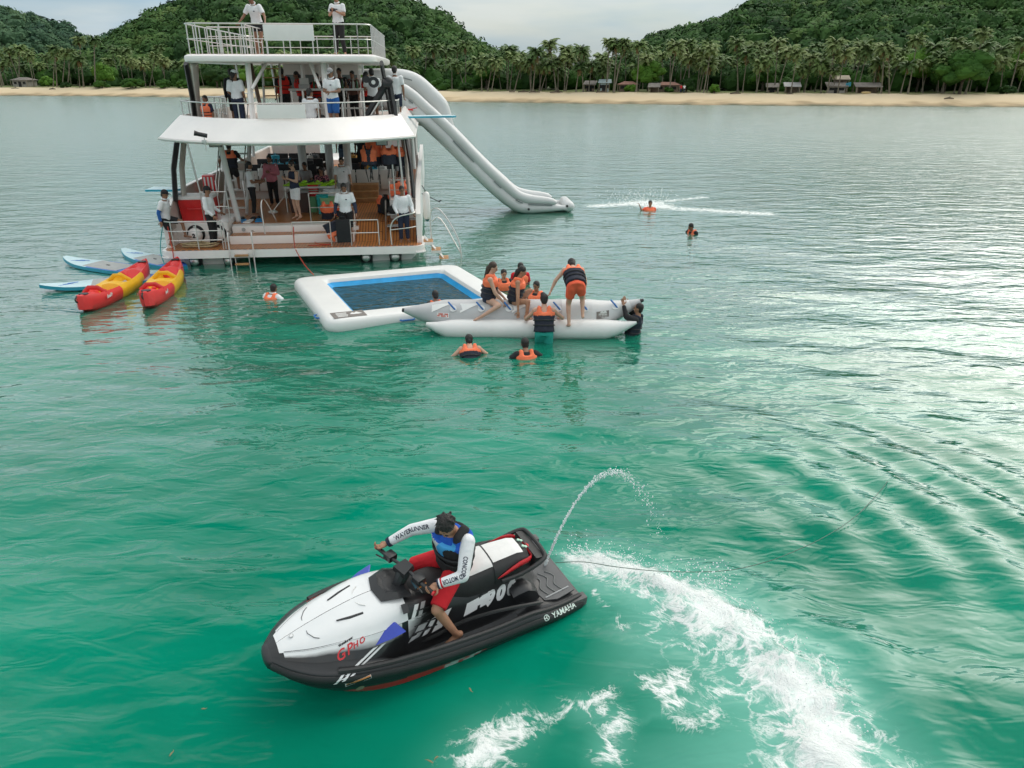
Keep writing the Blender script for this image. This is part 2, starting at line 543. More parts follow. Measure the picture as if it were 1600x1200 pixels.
def make_water():
    xr = grow(0, 900, .058, 1.0)[:int(6.5 / .058)]
    xs_pos = xr + grow(xr[-1] + .06, 900, .07, 1.055)
    xl = grow(0, 900, .058, 1.0)[:int(5.0 / .058)]
    xs_neg = xl + grow(xl[-1] + .06, 900, .07, 1.05)
    xs = np.array(sorted([-v for v in xs_neg[1:]] + xs_pos))
    yn = list(np.arange(2.4, 11.0, .055))
    yf = grow(yn[-1] + .06, 290, .062, 1.0135)
    yb = [-v for v in grow(0, 60, 1., 1.4)]
    ys = np.array(sorted(yb + list(np.arange(.3, 2.4, .15)) + yn + yf))
    X, Y = np.meshgrid(xs, ys)
    Z = np.zeros_like(X)
    r2 = np.random.default_rng(5)
    near = np.exp(-(np.hypot(X - 0, Y - 6) / 16.) ** 2)
    for i in range(18):
        lam = .55 * 1.16 ** i * .9
        th = R(90) + r2.normal(0, .55)
        k = 2 * math.pi / lam
        ph = r2.uniform(0, 6.28)
        Z += .0042 * lam ** .9 * np.sin(k * (X * math.cos(th) + Y * math.sin(th)) + ph + .9 * np.sin(.35 * X + .2 * Y + i)) * near
    # rings left by the turning watercraft, open to the right
    c = at_z(960, 830); d = np.hypot(X - c.x, (Y - c.y) * 1.0); ang = np.arctan2(Y - c.y, X - c.x)
    win = np.exp(-((ang - .12) / .62) ** 2) * np.exp(-((d - 4.2) / 2.4) ** 2)
    Z += .034 * win * np.sin(2 * math.pi * (d + .25 * np.sin(ang * 3.)) / .82)
    # wake of the watercraft
    wake = [tuple(at_z(*p)[:2]) for p in ((888, 880), (940, 884), (1010, 906), (1090, 948), (1160, 992), (1225, 1046), (1270, 1100), (1300, 1160), (1325, 1230), (1340, 1330))]
    dw, fw, sw = seg_dist(X, Y, wake)
    wid = .15 + .27 * np.minimum(fw * 2.5, 1) * (1 + .25 * np.sin(fw * 23)) + .1 * fw
    wl_ = np.where(sw < 0, wid * 1.35, wid * .85)
    foam = np.clip(1.12 - dw / np.maximum(wl_, .02), 0, 1) ** .8 * np.where(fw <= 0, np.clip(1 - dw / .25, 0, 1), 1)
    milk = np.exp(-(dw / (wid * np.where(sw < 0, 2.6, 1.5))) ** 2) * .85
    Z += (.085 * np.exp(-(dw / (wid * .8)) ** 2) * (1 + .6 * np.sin(X * 9 + 2 * np.sin(Y * 7)) * np.sin(Y * 8 + X * 2)))
    Z += .05 * np.exp(-((dw - wid * 1.7) / .25) ** 2) * (sw > 0)
    # loose froth patches
    def patch(pts, w, a, ml=.3):
        nonlocal foam, milk
        q = [tuple(at_z(*p)[:2]) for p in pts]
        dd, ff, _ = seg_dist(X, Y, q)
        foam = np.maximum(foam, a * np.exp(-(dd / w) ** 2)); milk = np.maximum(milk, ml * np.exp(-(dd / (w * 1.6)) ** 2))
    patch([(1040, 985), (1120, 1040), (1190, 1110), (1220, 1180)], .30, .30, .42)
    patch([(745, 1190), (775, 1150), (810, 1135)], .17, .72)
    patch([(750, 1240), (740, 1200), (770, 1160)], .22, .72)
    patch([(850, 1120), (875, 1105), (905, 1108), (950, 1085)], .085, .56, .2)
    patch([(920, 1110), (960, 1130), (955, 1180)], .14, .5, .42)
    patch([(1010, 1060), (1035, 1085), (1060, 1060), (1075, 1080)], .11, .56, .3)
    patch([(1040, 1090), (1075, 1130), (1110, 1125)], .12, .52, .38)
    patch([(1130, 1090), (1160, 1105), (1200, 1150), (1240, 1200)], .16, .46, .3)
    patch([(925, 930), (955, 960), (975, 985)], .045, .45, .1)
    patch([(880, 873), (905, 868), (985, 872)], .05, .50, .1)
    patch([(1120, 945), (1210, 1000), (1290, 1080), (1350, 1160)], .16, .44, .1)
    patch([(1330, 1130), (1390, 1190), (1440, 1240)], .2, .36, .1)
    patch([(760, 880), (800, 864), (850, 860)], .03, .3, .05)
    # splash where the slide lets its riders out, and the swimmer's trail
    patch([(930, 322), (985, 318), (1015, 322), (1060, 326), (1130, 330), (1200, 334)], .42, .85, .5)
    patch([(990, 318), (1012, 316), (1035, 323)], .6, 1.0, .7)
    patch([(1015, 318), (1060, 312), (1100, 308)], .25, .7, .3)
    patch([(1440, 640), (1420, 600)], .02, .2, .0)
    patch([(560, 1068), (640, 1050), (740, 1012), (830, 980)], .025, .27, .03)
    # break the froth up
    from mathutils import noise as mnoise
    for i in np.argwhere((foam > .02) & (np.abs(Y - 7) < 6)):
        q = Vector((X[i[0], i[1]], Y[i[0], i[1]], 0)); nz_ = mnoise.fractal(q * 1.7, .6, 2.1, 4)
        Z[i[0], i[1]] += foam[i[0], i[1]] * (.05 * mnoise.turbulence(q * 3.1, 3, False) - .01)
        foam[i[0], i[1]] = min(1., max(0., foam[i[0], i[1]] * (.97 + .48 * nz_)))
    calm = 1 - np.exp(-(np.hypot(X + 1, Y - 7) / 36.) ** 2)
    V = np.stack([X, Y, Z], -1).reshape(-1, 3)
    ny, nx = X.shape
    idx = np.arange(ny * nx).reshape(ny, nx)
    F = np.stack([idx[:-1, :-1], idx[:-1, 1:], idx[1:, 1:], idx[1:, :-1]], -1).reshape(-1, 4)
    wet = (np.maximum(foam, milk) > .015).ravel()
    fmi = wet[F].any(axis=1).astype(np.int32)
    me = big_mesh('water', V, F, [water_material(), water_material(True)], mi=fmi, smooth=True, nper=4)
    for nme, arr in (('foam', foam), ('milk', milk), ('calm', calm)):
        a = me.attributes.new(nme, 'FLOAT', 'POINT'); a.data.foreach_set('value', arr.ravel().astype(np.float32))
    o = link('water', me)
    tag(o, kind='structure')
    return o
water = make_water()

# sea bed below
mb = MB(); mb.add([(-900, -60, -3.2), (900, -60, -3.2), (900, 300, -3.2), (-900, 300, -3.2)], [(0, 1, 2, 3)])
tag(mb.build('seabed', mat('seabed_sand', (.03, .38, .28), .9, var=.3, vs=.3)), kind='structure')

# shoreline: points where sand meets water
SHORE = [tuple(at_z(x, y)[:2]) for x, y in ((-900, 143), (-300, 147), (0, 149.5), (150, 150.5), (300, 152), (650, 158), (900, 162), (1150, 164.5), (1400, 166.5), (1600, 167.5), (2000, 169), (2500, 172))]
SX = np.array([p[0] for p in SHORE]); SY = np.array([p[1] for p in SHORE])
def shore_y(x):
    return float(np.interp(x, SX, SY))

def ground_h(x, d):
    """height of the land d metres behind the shoreline"""
    if d < 0: return d * .06
    if d < 12: return d * .13
    return 1.56 + (d - 12) * .012

def ground_material():
    m = bpy.data.materials.new('beach_sand'); m.use_nodes = True
    nt = m.node_tree; L = nt.links; b = nt.nodes['Principled BSDF']; b.inputs['Roughness'].default_value = .95
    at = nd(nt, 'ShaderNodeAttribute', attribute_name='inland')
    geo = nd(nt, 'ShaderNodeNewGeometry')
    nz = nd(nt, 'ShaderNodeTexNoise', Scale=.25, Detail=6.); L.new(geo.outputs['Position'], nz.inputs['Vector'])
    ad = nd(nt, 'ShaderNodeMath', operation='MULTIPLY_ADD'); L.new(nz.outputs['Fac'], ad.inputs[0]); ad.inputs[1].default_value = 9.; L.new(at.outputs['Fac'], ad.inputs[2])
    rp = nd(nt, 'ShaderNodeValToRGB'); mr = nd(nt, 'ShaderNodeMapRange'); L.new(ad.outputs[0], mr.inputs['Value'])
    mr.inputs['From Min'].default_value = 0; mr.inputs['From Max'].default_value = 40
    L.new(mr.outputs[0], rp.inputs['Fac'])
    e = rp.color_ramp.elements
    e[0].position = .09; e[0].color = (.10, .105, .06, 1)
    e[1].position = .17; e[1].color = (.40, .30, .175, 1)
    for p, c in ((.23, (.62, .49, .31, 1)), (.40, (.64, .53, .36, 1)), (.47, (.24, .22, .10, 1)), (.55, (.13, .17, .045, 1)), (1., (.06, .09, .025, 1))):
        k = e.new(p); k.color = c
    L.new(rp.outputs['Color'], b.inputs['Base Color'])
    return m

def make_ground():
    xs = np.concatenate([np.linspace(-700, -260, 12), np.linspace(-250, 200, 120), np.linspace(210, 700, 12)])
    ds = np.concatenate([np.linspace(-14, 24, 24), np.linspace(30, 700, 20)])
    V, att = [], []
    for x in xs:
        sy = shore_y(x) + .7 * math.sin(x * .11) + .4 * math.sin(x * .37)
        for d in ds:
            V.append((x, sy + d, ground_h(x, d) + (.12 * math.sin(x * .6 + d) if d > 4 else 0))); att.append(d)
    n = len(ds); idx = np.arange(len(xs) * n).reshape(len(xs), n)
    F = np.stack([idx[:-1, :-1], idx[1:, :-1], idx[1:, 1:], idx[:-1, 1:]], -1).reshape(-1, 4)
    me = big_mesh('beach', np.array(V), F, [ground_material()], smooth=True, nper=4)
    a = me.attributes.new('inland', 'FLOAT', 'POINT'); a.data.foreach_set('value', np.array(att, np.float32))
    tag(link('beach', me), kind='structure')
make_ground()

# ---- hills
def leaf_mat(name, c0, c1, c2, rough=.6):
    m = bpy.data.materials.new(name); m.use_nodes = True
    nt = m.node_tree; L = nt.links; b = nt.nodes['Principled BSDF']; b.inputs['Roughness'].default_value = rough
    b.inputs['Specular IOR Level'].default_value = .25
    geo = nd(nt, 'ShaderNodeNewGeometry'); oi = nd(nt, 'ShaderNodeObjectInfo')
    rp = nd(nt, 'ShaderNodeValToRGB'); e = rp.color_ramp.elements
    e[0].color = c0 + (1,); e[1].color = c2 + (1,); k = e.new(.5); k.color = c1 + (1,)
    mx = nd(nt, 'ShaderNodeMath', operation='ADD'); L.new(geo.outputs['Random Per Island'], mx.inputs[0]); L.new(oi.outputs['Random'], mx.inputs[1])
    hv = nd(nt, 'ShaderNodeMath', operation='MULTIPLY'); L.new(mx.outputs[0], hv.inputs[0]); hv.inputs[1].default_value = .5
    L.new(hv.outputs[0], rp.inputs['Fac']); L.new(rp.outputs['Color'], b.inputs['Base Color'])
    return m

def hill_leaf_mat(name, cols):
    """one tint for a whole tree crown, read from a per-tree attribute"""
    m = bpy.data.materials.new(name); m.use_nodes = True
    nt = m.node_tree; L = nt.links; b = nt.nodes['Principled BSDF']; b.inputs['Roughness'].default_value = .75
    b.inputs['Specular IOR Level'].default_value = .15
    at = nd(nt, 'ShaderNodeAttribute', attribute_name='tint')
    rp = nd(nt, 'ShaderNodeValToRGB'); e = rp.color_ramp.elements
    e[0].color = cols[0] + (1,); e[1].color = cols[-1] + (1,)
    for i, c in enumerate(cols[1:-1]):
        k = e.new((i + 1) / (len(cols) - 1)); k.color = c + (1,)
    L.new(at.outputs['Fac'], rp.inputs['Fac']); L.new(rp.outputs['Color'], b.inputs['Base Color'])
    return m

def ico(sub):
    bm = bmesh.new(); bmesh.ops.create_icosphere(bm, subdivisions=sub, radius=1)
    bm.verts.index_update()
    v = np.array([x.co[:] for x in bm.verts]); f = np.array([[q.index for q in p.verts] for p in bm.faces]); bm.free()
    return v, f
ICO2, ICO1 = ico(2), ico(1)

def crown_proto(seed, leaves=110, far=False):
    """a broadleaf crown: lumpy core with many leaf sprays standing out of it"""
    r = np.random.default_rng(seed)
    V, F, o = [], [], 0
    lumps = r.normal(0, 1, (9, 3)); lumps /= np.linalg.norm(lumps, axis=1)[:, None]
    amp = r.uniform(.15, .5, 9)
    def disp(u):
        return .72 + sum(a * np.clip((u @ l) - .55, 0, 1) * 1.6 for a, l in zip(amp, lumps))
    v, f = ICO1 if far else ICO2
    V.append(v * (disp(v) + r.uniform(-.07, .07, len(v)))[:, None]); F.append(f); o += len(v)
    u = r.normal(0, 1, (leaves, 3)); u /= np.linalg.norm(u, axis=1)[:, None]; u[:, 2] = np.where(u[:, 2] < -.25, -u[:, 2], u[:, 2])
    p = u * (disp(u) * r.uniform(.93, 1.12, leaves))[:, None]
    for q, n in zip(p, u):
        s = r.uniform(.13, .30) if far else r.uniform(.10, .22)
        d1 = r.normal(0, 1, 3); d1 -= n * (d1 @ n) * .6; d1 /= np.linalg.norm(d1)
        d2 = np.cross(n, d1)
        V.append(np.array([q - d1 * s, q - d2 * s * .6 + n * s * .35, q + d1 * s, q + d2 * s * .6 + n * .1 * s]))
        F.append(np.array([[0, 1, 3], [1, 2, 3]]) + o); o += 4
    return np.concatenate(V), np.concatenate(F)
CROWNS = [crown_proto(i) for i in range(6)]
FAR_CROWNS = [crown_proto(20 + i, 84, True) for i in range(8)]

def hill(name, label, ridge, Y0, Y1, n_tree, cols, size, seed):
    """ridge: pixel outline of the crest at distance Y1; the slope comes down to the shore plain at Y0"""
    pts = [at_y(x, y, Y1) for x, y in ridge]
    rx = np.array([p.x for p in pts]); rz = np.array([p.z for p in pts])
    x0, x1 = rx[0], rx[-1]
    r = np.random.default_rng(seed)
    def height(x, t):
        c = np.interp(x, rx, rz)
        base = 3.0
        tt = np.clip(t, 0, 1)
        z = base + (c - base) * (np.sin(tt * math.pi / 2) ** 1.05)
        return np.where(t > 1, z - (t - 1) * 40, z)
    def sway(x, t):
        return 1.6 * np.sin(x * .07 + t * 5) + 1.1 * np.sin(x * .17 - t * 9 + 1) 
    xs = np.linspace(x0, x1, 90); ts = np.linspace(0, 1.5, 30)
    X, T = np.meshgrid(xs, ts); Yg = Y0 + (Y1 - Y0) * T
    Xg = X * (Yg / Y1) if False else X
    Z = height(X, T) + sway(X, T) * np.clip(T * 3, 0, 1) * (T < 1.0) - 2.0
    V = np.stack([Xg, Yg, Z], -1).reshape(-1, 3)
    idx = np.arange(X.size).reshape(X.shape)
    F = np.stack([idx[:-1, :-1], idx[:-1, 1:], idx[1:, 1:], idx[1:, :-1]], -1).reshape(-1, 4)
    tag(link(name, big_mesh(name, V, F, [mat('hill_undergrowth', (.012, .030, .010), .95, var=.4, vs=.1)], smooth=True, nper=4)), kind='structure')
    Vs, Fs, Ts, o = [], [], [], 0
    xx = r.uniform(x0, x1, n_tree); tt = r.uniform(.0, 1.06, n_tree) ** .9
    for x, t in zip(xx, tt):
        y = Y0 + (Y1 - Y0) * t
        z = float(height(x, t) + sway(x, t) * min(1, t * 3) * (t < 1)) - 1.2 + r.uniform(-.4, .9)
        cv, cf = FAR_CROWNS[r.integers(len(FAR_CROWNS))]
        s = size * r.uniform(.5, 1.2) * (1.25 if r.random() < .10 else 1)
        a = r.uniform(0, 6.28); ca, sa = math.cos(a), math.sin(a)
        q = cv @ np.array([[ca, sa, 0], [-sa, ca, 0], [0, 0, 1]]) * np.array([s, s, s * r.uniform(.75, 1.05)])
        Vs.append(q + np.array([x, y, z])); Fs.append(cf + o); o += len(cv)
        tint = np.clip(r.normal(.45, .2) + .10 * math.sin(x * .05 + t * 4), 0, 1)
        Ts.append(np.full(len(cv), tint, np.float32) + r.normal(0, .05, len(cv)).astype(np.float32))
    me = big_mesh(name + '_forest', np.concatenate(Vs), np.concatenate(Fs), [hill_leaf_mat(name + '_leaves', cols)])
    a = me.attributes.new('tint', 'FLOAT', 'POINT'); a.data.foreach_set('value', np.concatenate(Ts))
    tag(link(name.replace('hill', 'hill_forest'), me), label, 'forest', kind='stuff')

GREEN_A = [(.020, .052, .018), (.040, .094, .028), (.064, .135, .036), (.115, .180, .052)]
GREEN_HAZE = [(.028, .068, .044), (.046, .102, .058), (.070, .138, .070), (.105, .170, .078)]  # distance haze put into the leaf colours of the farther hills
hill('left_hill', 'haze-tinted green forest on the hill at the far left', [(-420, -60), (-120, -20), (0, 14), (60, 28), (100, 46), (140, 68), (175, 96), (240, 120)], 330, 470, 950, GREEN_HAZE, 4.2, 1)
hill('saddle_hill', 'low wooded ridge far between left and middle hills', [(110, 100), (160, 66), (185, 56), (215, 60), (250, 66), (300, 90), (360, 120)], 420, 520, 190, GREEN_HAZE, 4.6, 2)
hill('middle_hill', 'dark green forest on the hill behind the catamaran', [(150, 118), (205, 86), (240, 62), (262, 40), (310, 18), (360, -2), (420, -22), (500, -24), (560, -14), (620, 4), (670, 26), (710, 48), (745, 72), (780, 92), (830, 116)], 235, 330, 2500, GREEN_A, 2.9, 3)
hill('right_hill', 'dense green forest on the hill at the right', [(900, 116), (960, 98), (1005, 78), (1060, 56), (1110, 34), (1170, 8), (1250, -22), (1400, -60), (1600, -80), (1900, -90)], 185, 290, 3300, GREEN_A, 2.6, 4)
# ================================================================== SHORE: palms, trees, bushes, huts
M_TRUNK = mat('palm_trunk', (.19, .165, .125), .9, var=.25, vs=3, bump=.4, bs=8)
M_BARK = mat('tree_bark', (.14, .11, .085), .9, var=.3, vs=3)
M_FROND = [leaf_mat('palm_fronds_%d' % i, *c) for i, c in enumerate((
    ((.080, .140, .040), (.140, .215, .062), (.235, .290, .105)),
    ((.095, .150, .046), (.165, .225, .074), (.270, .310, .120)),
    ((.055, .110, .034), (.095, .160, .048), (.160, .220, .075))))]
M_DRYFROND = mat('dry_fronds', (.26, .17, .08), .9, var=.3, vs=4)
M_COCO = mat('coconuts', (.20, .15, .05), .6, var=.3)
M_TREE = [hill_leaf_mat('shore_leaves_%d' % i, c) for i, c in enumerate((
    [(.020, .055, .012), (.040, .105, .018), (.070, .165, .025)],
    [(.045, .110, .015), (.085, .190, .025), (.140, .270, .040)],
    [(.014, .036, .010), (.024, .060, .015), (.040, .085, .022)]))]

def palm_crown(seed, n=22, L=2.3):
    r = random.Random(seed)
    V, F, mi = [], [], []
    def frond(az, el, ln, m, dry=False):
        d = Vector((math.cos(az), math.sin(az), 0)); side = Vector((-math.sin(az), math.cos(az), 0))
        p = Vector((0, 0, 0)); a = el; k = 7
        mid = []
        for i in range(k + 1):
            mid.append((p.copy(), a))
            p = p + (d * math.cos(a) + Vector((0, 0, 1)) * math.sin(a)) * (ln / k)
            a -= (1.15 + .25 * r.random()) / k * (1.2 if not dry else .35)
        tw = r.uniform(-.35, .35)
        for i in range(k):
            (p0, a0), (p1, a1) = mid[i], mid[i + 1]
            t0 = i / k; 
            wdt = ln * .30 * math.sin(min(1., t0 * 1.25 + .22) * math.pi * .86) + .05
            # two or three ribbons of leaflets each side, hanging, with gaps
            for sgn in (-1, 1):
                for h in range(2):
                    f0, f1 = h / 2 + .04, h / 2 + .40
                    q0, q1 = p0.lerp(p1, f0), p0.lerp(p1, f1)
                    out = side * sgn * math.cos(.55 + tw * sgn) + Vector((0, 0, -1)) * math.sin(.55 + tw * sgn + .25 * t0)
                    tip = q1 + (out + d * .55) * wdt * r.uniform(.75, 1.1)
                    tip2 = q0 + (out + d * .45) * wdt * r.uniform(.7, 1.)
                    o = len(V); V.extend([q0, q1, tip, tip2]); F.append((o, o + 1, o + 2, o + 3)); mi.append(m)
    for i in range(n):
        az = i * 2.399 + r.uniform(-.25, .25)
        u = (i + .5) / n
        frond(az, R(78 - 100 * u + r.uniform(-8, 8)), L * r.uniform(.82, 1.08) * (.8 if u < .15 else 1), 0)
    for i in range(r.randint(2, 4)):
        frond(r.uniform(0, 6.28), R(-55 - r.uniform(0, 20)), L * r.uniform(.6, .8), 1, True)
    mb = MB()
    for i in range(6):
        a = i * 1.05; mb.ell((math.cos(a) * .16, math.sin(a) * .16, -.18 - .05 * (i % 2)), (.12, .12, .14), 6, 4)
    o = len(V); V.extend([Vector(v) for v in mb.v]); F.extend([tuple(q + o for q in f) for f in mb.f]); mi.extend([2] * len(mb.f))
    return V, F, mi

PALM_CROWNS = []
for sd in range(7):
    V, F, mi = palm_crown(sd, 25 + sd % 3 * 3)
    PALM_CROWNS.append([raw_mesh('palm_crown', V, F, [M_FROND[k], M_DRYFROND, M_COCO], mi, smooth=False) for k in range(3)])
PALM_TRUNKS = []
for sd in range(6):
    r = random.Random(50 + sd)
    bend, kx = r.uniform(-.5, .5), r.uniform(.06, .16)
    pts = [Vector((bend * (t ** 1.7) * .18, 0, t)) for t in [i / 7 for i in range(8)]]
    mb = MB(); mb.tube(pts, [.030 - .016 * (i / 7) + (.018 if i == 0 else 0) for i in range(8)], 6)
    PALM_TRUNKS.append((mb.mesh('palm_trunk', M_TRUNK), pts[-1].copy()))

def palm(p, H, lean, az, label, group, L=1., seed=0, tone=0):
    t = thing('coconut_palm', label, 'palm tree', p, az, group)
    tr, top = PALM_TRUNKS[seed % len(PALM_TRUNKS)]
    M = Matrix.Rotation(lean, 4, 'Y') @ Matrix.Diagonal((H * .55 if H > 6 else 4, H * .55 if H > 6 else 4, H, 1))
    o = link('trunk', tr, t); o.matrix_local = M
    tp = M @ top
    c = link('crown', PALM_CROWNS[seed % 7][tone], t)
    c.matrix_local = Matrix.Translation(tp) @ Matrix.Rotation(seed * 1.7, 4, 'Z') @ Matrix.Scale(L, 4)
    return t

def land(px, base_py_off, depth):
    """a point 'depth' metres inland seen in the direction of column px"""
    d = ray(px, 140); 
    s = 1.0
    # walk along the horizontal direction until depth inland
    k = d.x / d.y
    lo, hi = 60., 600.
    for _ in range(40):
        y = (lo + hi) / 2
        if y - shore_y(k * y) < depth: lo = y
        else: hi = y
    return Vector((k * lo, lo, ground_h(k * lo, depth)))

# stretches of the palm row, named by what one can find in the photograph
def stretch(px):
    for x, s in ((130, 'at the far left of the beach'), (290, 'left of the catamaran'), (640, 'behind the catamaran'), (760, 'above the inflatable slide'), (930, 'in the gap between the two hills'),
                 (1010, 'by the pale blue hut'), (1115, 'around the red roofed huts'), (1290, 'right of the red roofed huts'), (1400, 'around the grey shacks'), (1500, 'right of the grey shacks')):
        if px < x: return s
    return 'at the far right of the beach'

pr = random.Random(21)
# front row: columns and crown heights (pixels) read from the photograph
FRONT = sorted([(8, 82, 1), (27, 78, -2), (40, 74, 2), (52, 86, 0), (92, 84, 2), (98, 75, 2), (110, 78, 3), (118, 80, 3), (137, 62, 1), (130, 92, 1), (158, 60, 1), (212, 96, 1), (204, 92, 0), (246, 84, 3), (262, 96, 1), (228, 100, 0),
         (720, 100, -2), (752, 106, 0), (770, 92, 2), (776, 96, 2), (793, 78, 0), (800, 88, 1), (812, 96, 2), (824, 100, -2), (830, 96, 0), (838, 82, 1), (846, 102, 1), (855, 98, 3), (863, 68, -1), (870, 94, 0), (880, 78, 0), (889, 90, 1), (898, 104, 0), (908, 78, -1),
         (918, 100, 0), (938, 96, -2), (945, 66, 0), (952, 72, 1), (957, 68, 0), (968, 66, 1), (940, 110, 3), (992, 70, 0), (1006, 90, 2), (1050, 72, 1), (1070, 88, 2), (1088, 82, 0), (1094, 88, 1), (1100, 70, 1), (1106, 76, 1), (1104, 100, 0),
         (1146, 66, -1), (1160, 84, 0), (1178, 72, -1), (1186, 100, 1), (1206, 66, -1), (1196, 92, -1), (1222, 78, 1), (1248, 108, 0), (1236, 84, 0), (1262, 90, 1), (1280, 100, -1), (1290, 68, 0), (1300, 110, -1), (1310, 84, 0), (1330, 74, 0), (1345, 80, 1), (1362, 98, 0),
         (1372, 72, -1), (1380, 78, -2), (1370, 112, 0), (1408, 102, 0), (1418, 62, 0), (1435, 98, -2), (1458, 88, -2), (1470, 96, -1), (1516, 52, 1), (1505, 84, 1), (1540, 92, 0), (1560, 96, -1), (1578, 66, 0), (1590, 100, 0), (1470, 66, 0), (1490, 78, 0)])
ORD = 'first second third fourth fifth sixth seventh eighth ninth tenth eleventh twelfth thirteenth fourteenth fifteenth sixteenth seventeenth eighteenth nineteenth twentieth'.split()
rank = {}
for i, (px, py, ln) in enumerate(FRONT):
    st = stretch(px); rank[st] = rank.get(st, 0) + 1
    look = ('tall' if py < 76 else 'short' if py > 97 else 'slender') + (' right-leaning' if ln >= 2 else ' left-leaning' if ln <= -2 else '')
    dp = pr.uniform(13, 19)
    b = land(px + pr.uniform(-1, 1), 0, dp)
    top = at_y(px, py, b.y)
    H = max(3.0, top.z - b.z)
    az = 0 if ln >= 0 else math.pi
    lean = abs(ln) * .09 + pr.uniform(0, .05)
    # lean moves the crown sideways: start from a base shifted the other way
    sh = math.sin(lean) * H * (-1 if ln > 0 else 1)
    b.x += sh * .8
    palm(b, H, lean, az + pr.uniform(-.3, .3), '%s front row palm, %s from the left %s' % (look, ORD[rank[st] - 1], st), 'front row palms ' + stretch(px), pr.uniform(.82, 1.12), i, pr.choice((0, 1, 1, 2)))
# second row, deeper and denser
px = -30
i = 0
while px < 1640:
    if not (300 < px < 600):
        dp = pr.uniform(21, 40)
        b = land(px, 0, dp)
        base = 96 if 760 < px < 960 else 88
        top = at_y(px, base + pr.uniform(-20, 22), b.y)
        palm(b, max(3.5, top.z - b.z), pr.uniform(0, .14), pr.uniform(0, 6.28), 'coconut palm in the crowded back row ' + stretch(px), 'back row palms ' + stretch(px), pr.uniform(.85, 1.2), i * 3 + 1, pr.choice((0, 2, 2)))
    px += pr.uniform(6, 13); i += 1
for px in range(300, 600, 22):
    b = land(px + pr.uniform(-6, 6), 0, pr.uniform(15, 30)); top = at_y(px, pr.uniform(84, 104), b.y)
    palm(b, max(3.5, top.z - b.z), pr.uniform(0, .12), pr.uniform(0, 6.28), 'coconut palm glimpsed between the decks ' + stretch(px), 'back row palms ' + stretch(px), 1.2, px, pr.choice((0, 1, 2)))

def tree(name, label, cat, p, rx, rz, tone, seed, zc=None, n=5, trunk=True, group=None):
    r = np.random.default_rng(seed)
    t = thing(name, label, cat, p, 0, group)
    Vs, Fs, Ts, o = [], [], [], 0
    zc = zc if zc is not None else rz
    n = n * 5
    for k in range(n):
        cv, cf = CROWNS[(seed + k) % len(CROWNS)]
        a = k * 2.4 + seed; u = (k + .5) / n; ph = math.acos(1 - 1.5 * u)
        rr = .72 * r.uniform(.8, 1.12) if k % 5 else .3
        s = rx * r.uniform(.22, .40)
        c = np.array([math.cos(a) * rr * rx * math.sin(ph), math.sin(a) * rr * rx * math.sin(ph), zc + rz * rr * math.cos(ph)])
        Vs.append(cv * np.array([s, s, s * r.uniform(.7, 1.) * min(1.2, rz / rx + .2)]) + c); Fs.append(cf + o); o += len(cv)
        Ts.append(np.clip(np.full(len(cv), r.uniform(.3, .7)) + r.normal(0, .1, len(cv)), 0, 1).astype(np.float32))
    me = big_mesh('crown', np.concatenate(Vs), np.concatenate(Fs), [M_TREE[tone]])
    at = me.attributes.new('tint', 'FLOAT', 'POINT'); at.data.foreach_set('value', np.concatenate(Ts))
    link('crown', me, t)
    mb = MB(); mb.tube([(0, 0, -.2), (.1, 0, zc * .5), (0, 0, zc)], [.16 + rx * .03, .12 + rx * .02, .06], 7)
    for k in range(3):
        a = k * 2.1 + seed; mb.tube([(.05, 0, zc * .45), (math.cos(a) * rx * .4, math.sin(a) * rx * .4, zc * .95)], [.09, .04], 5)
    mb.build('trunk', M_BARK, t)
    return t
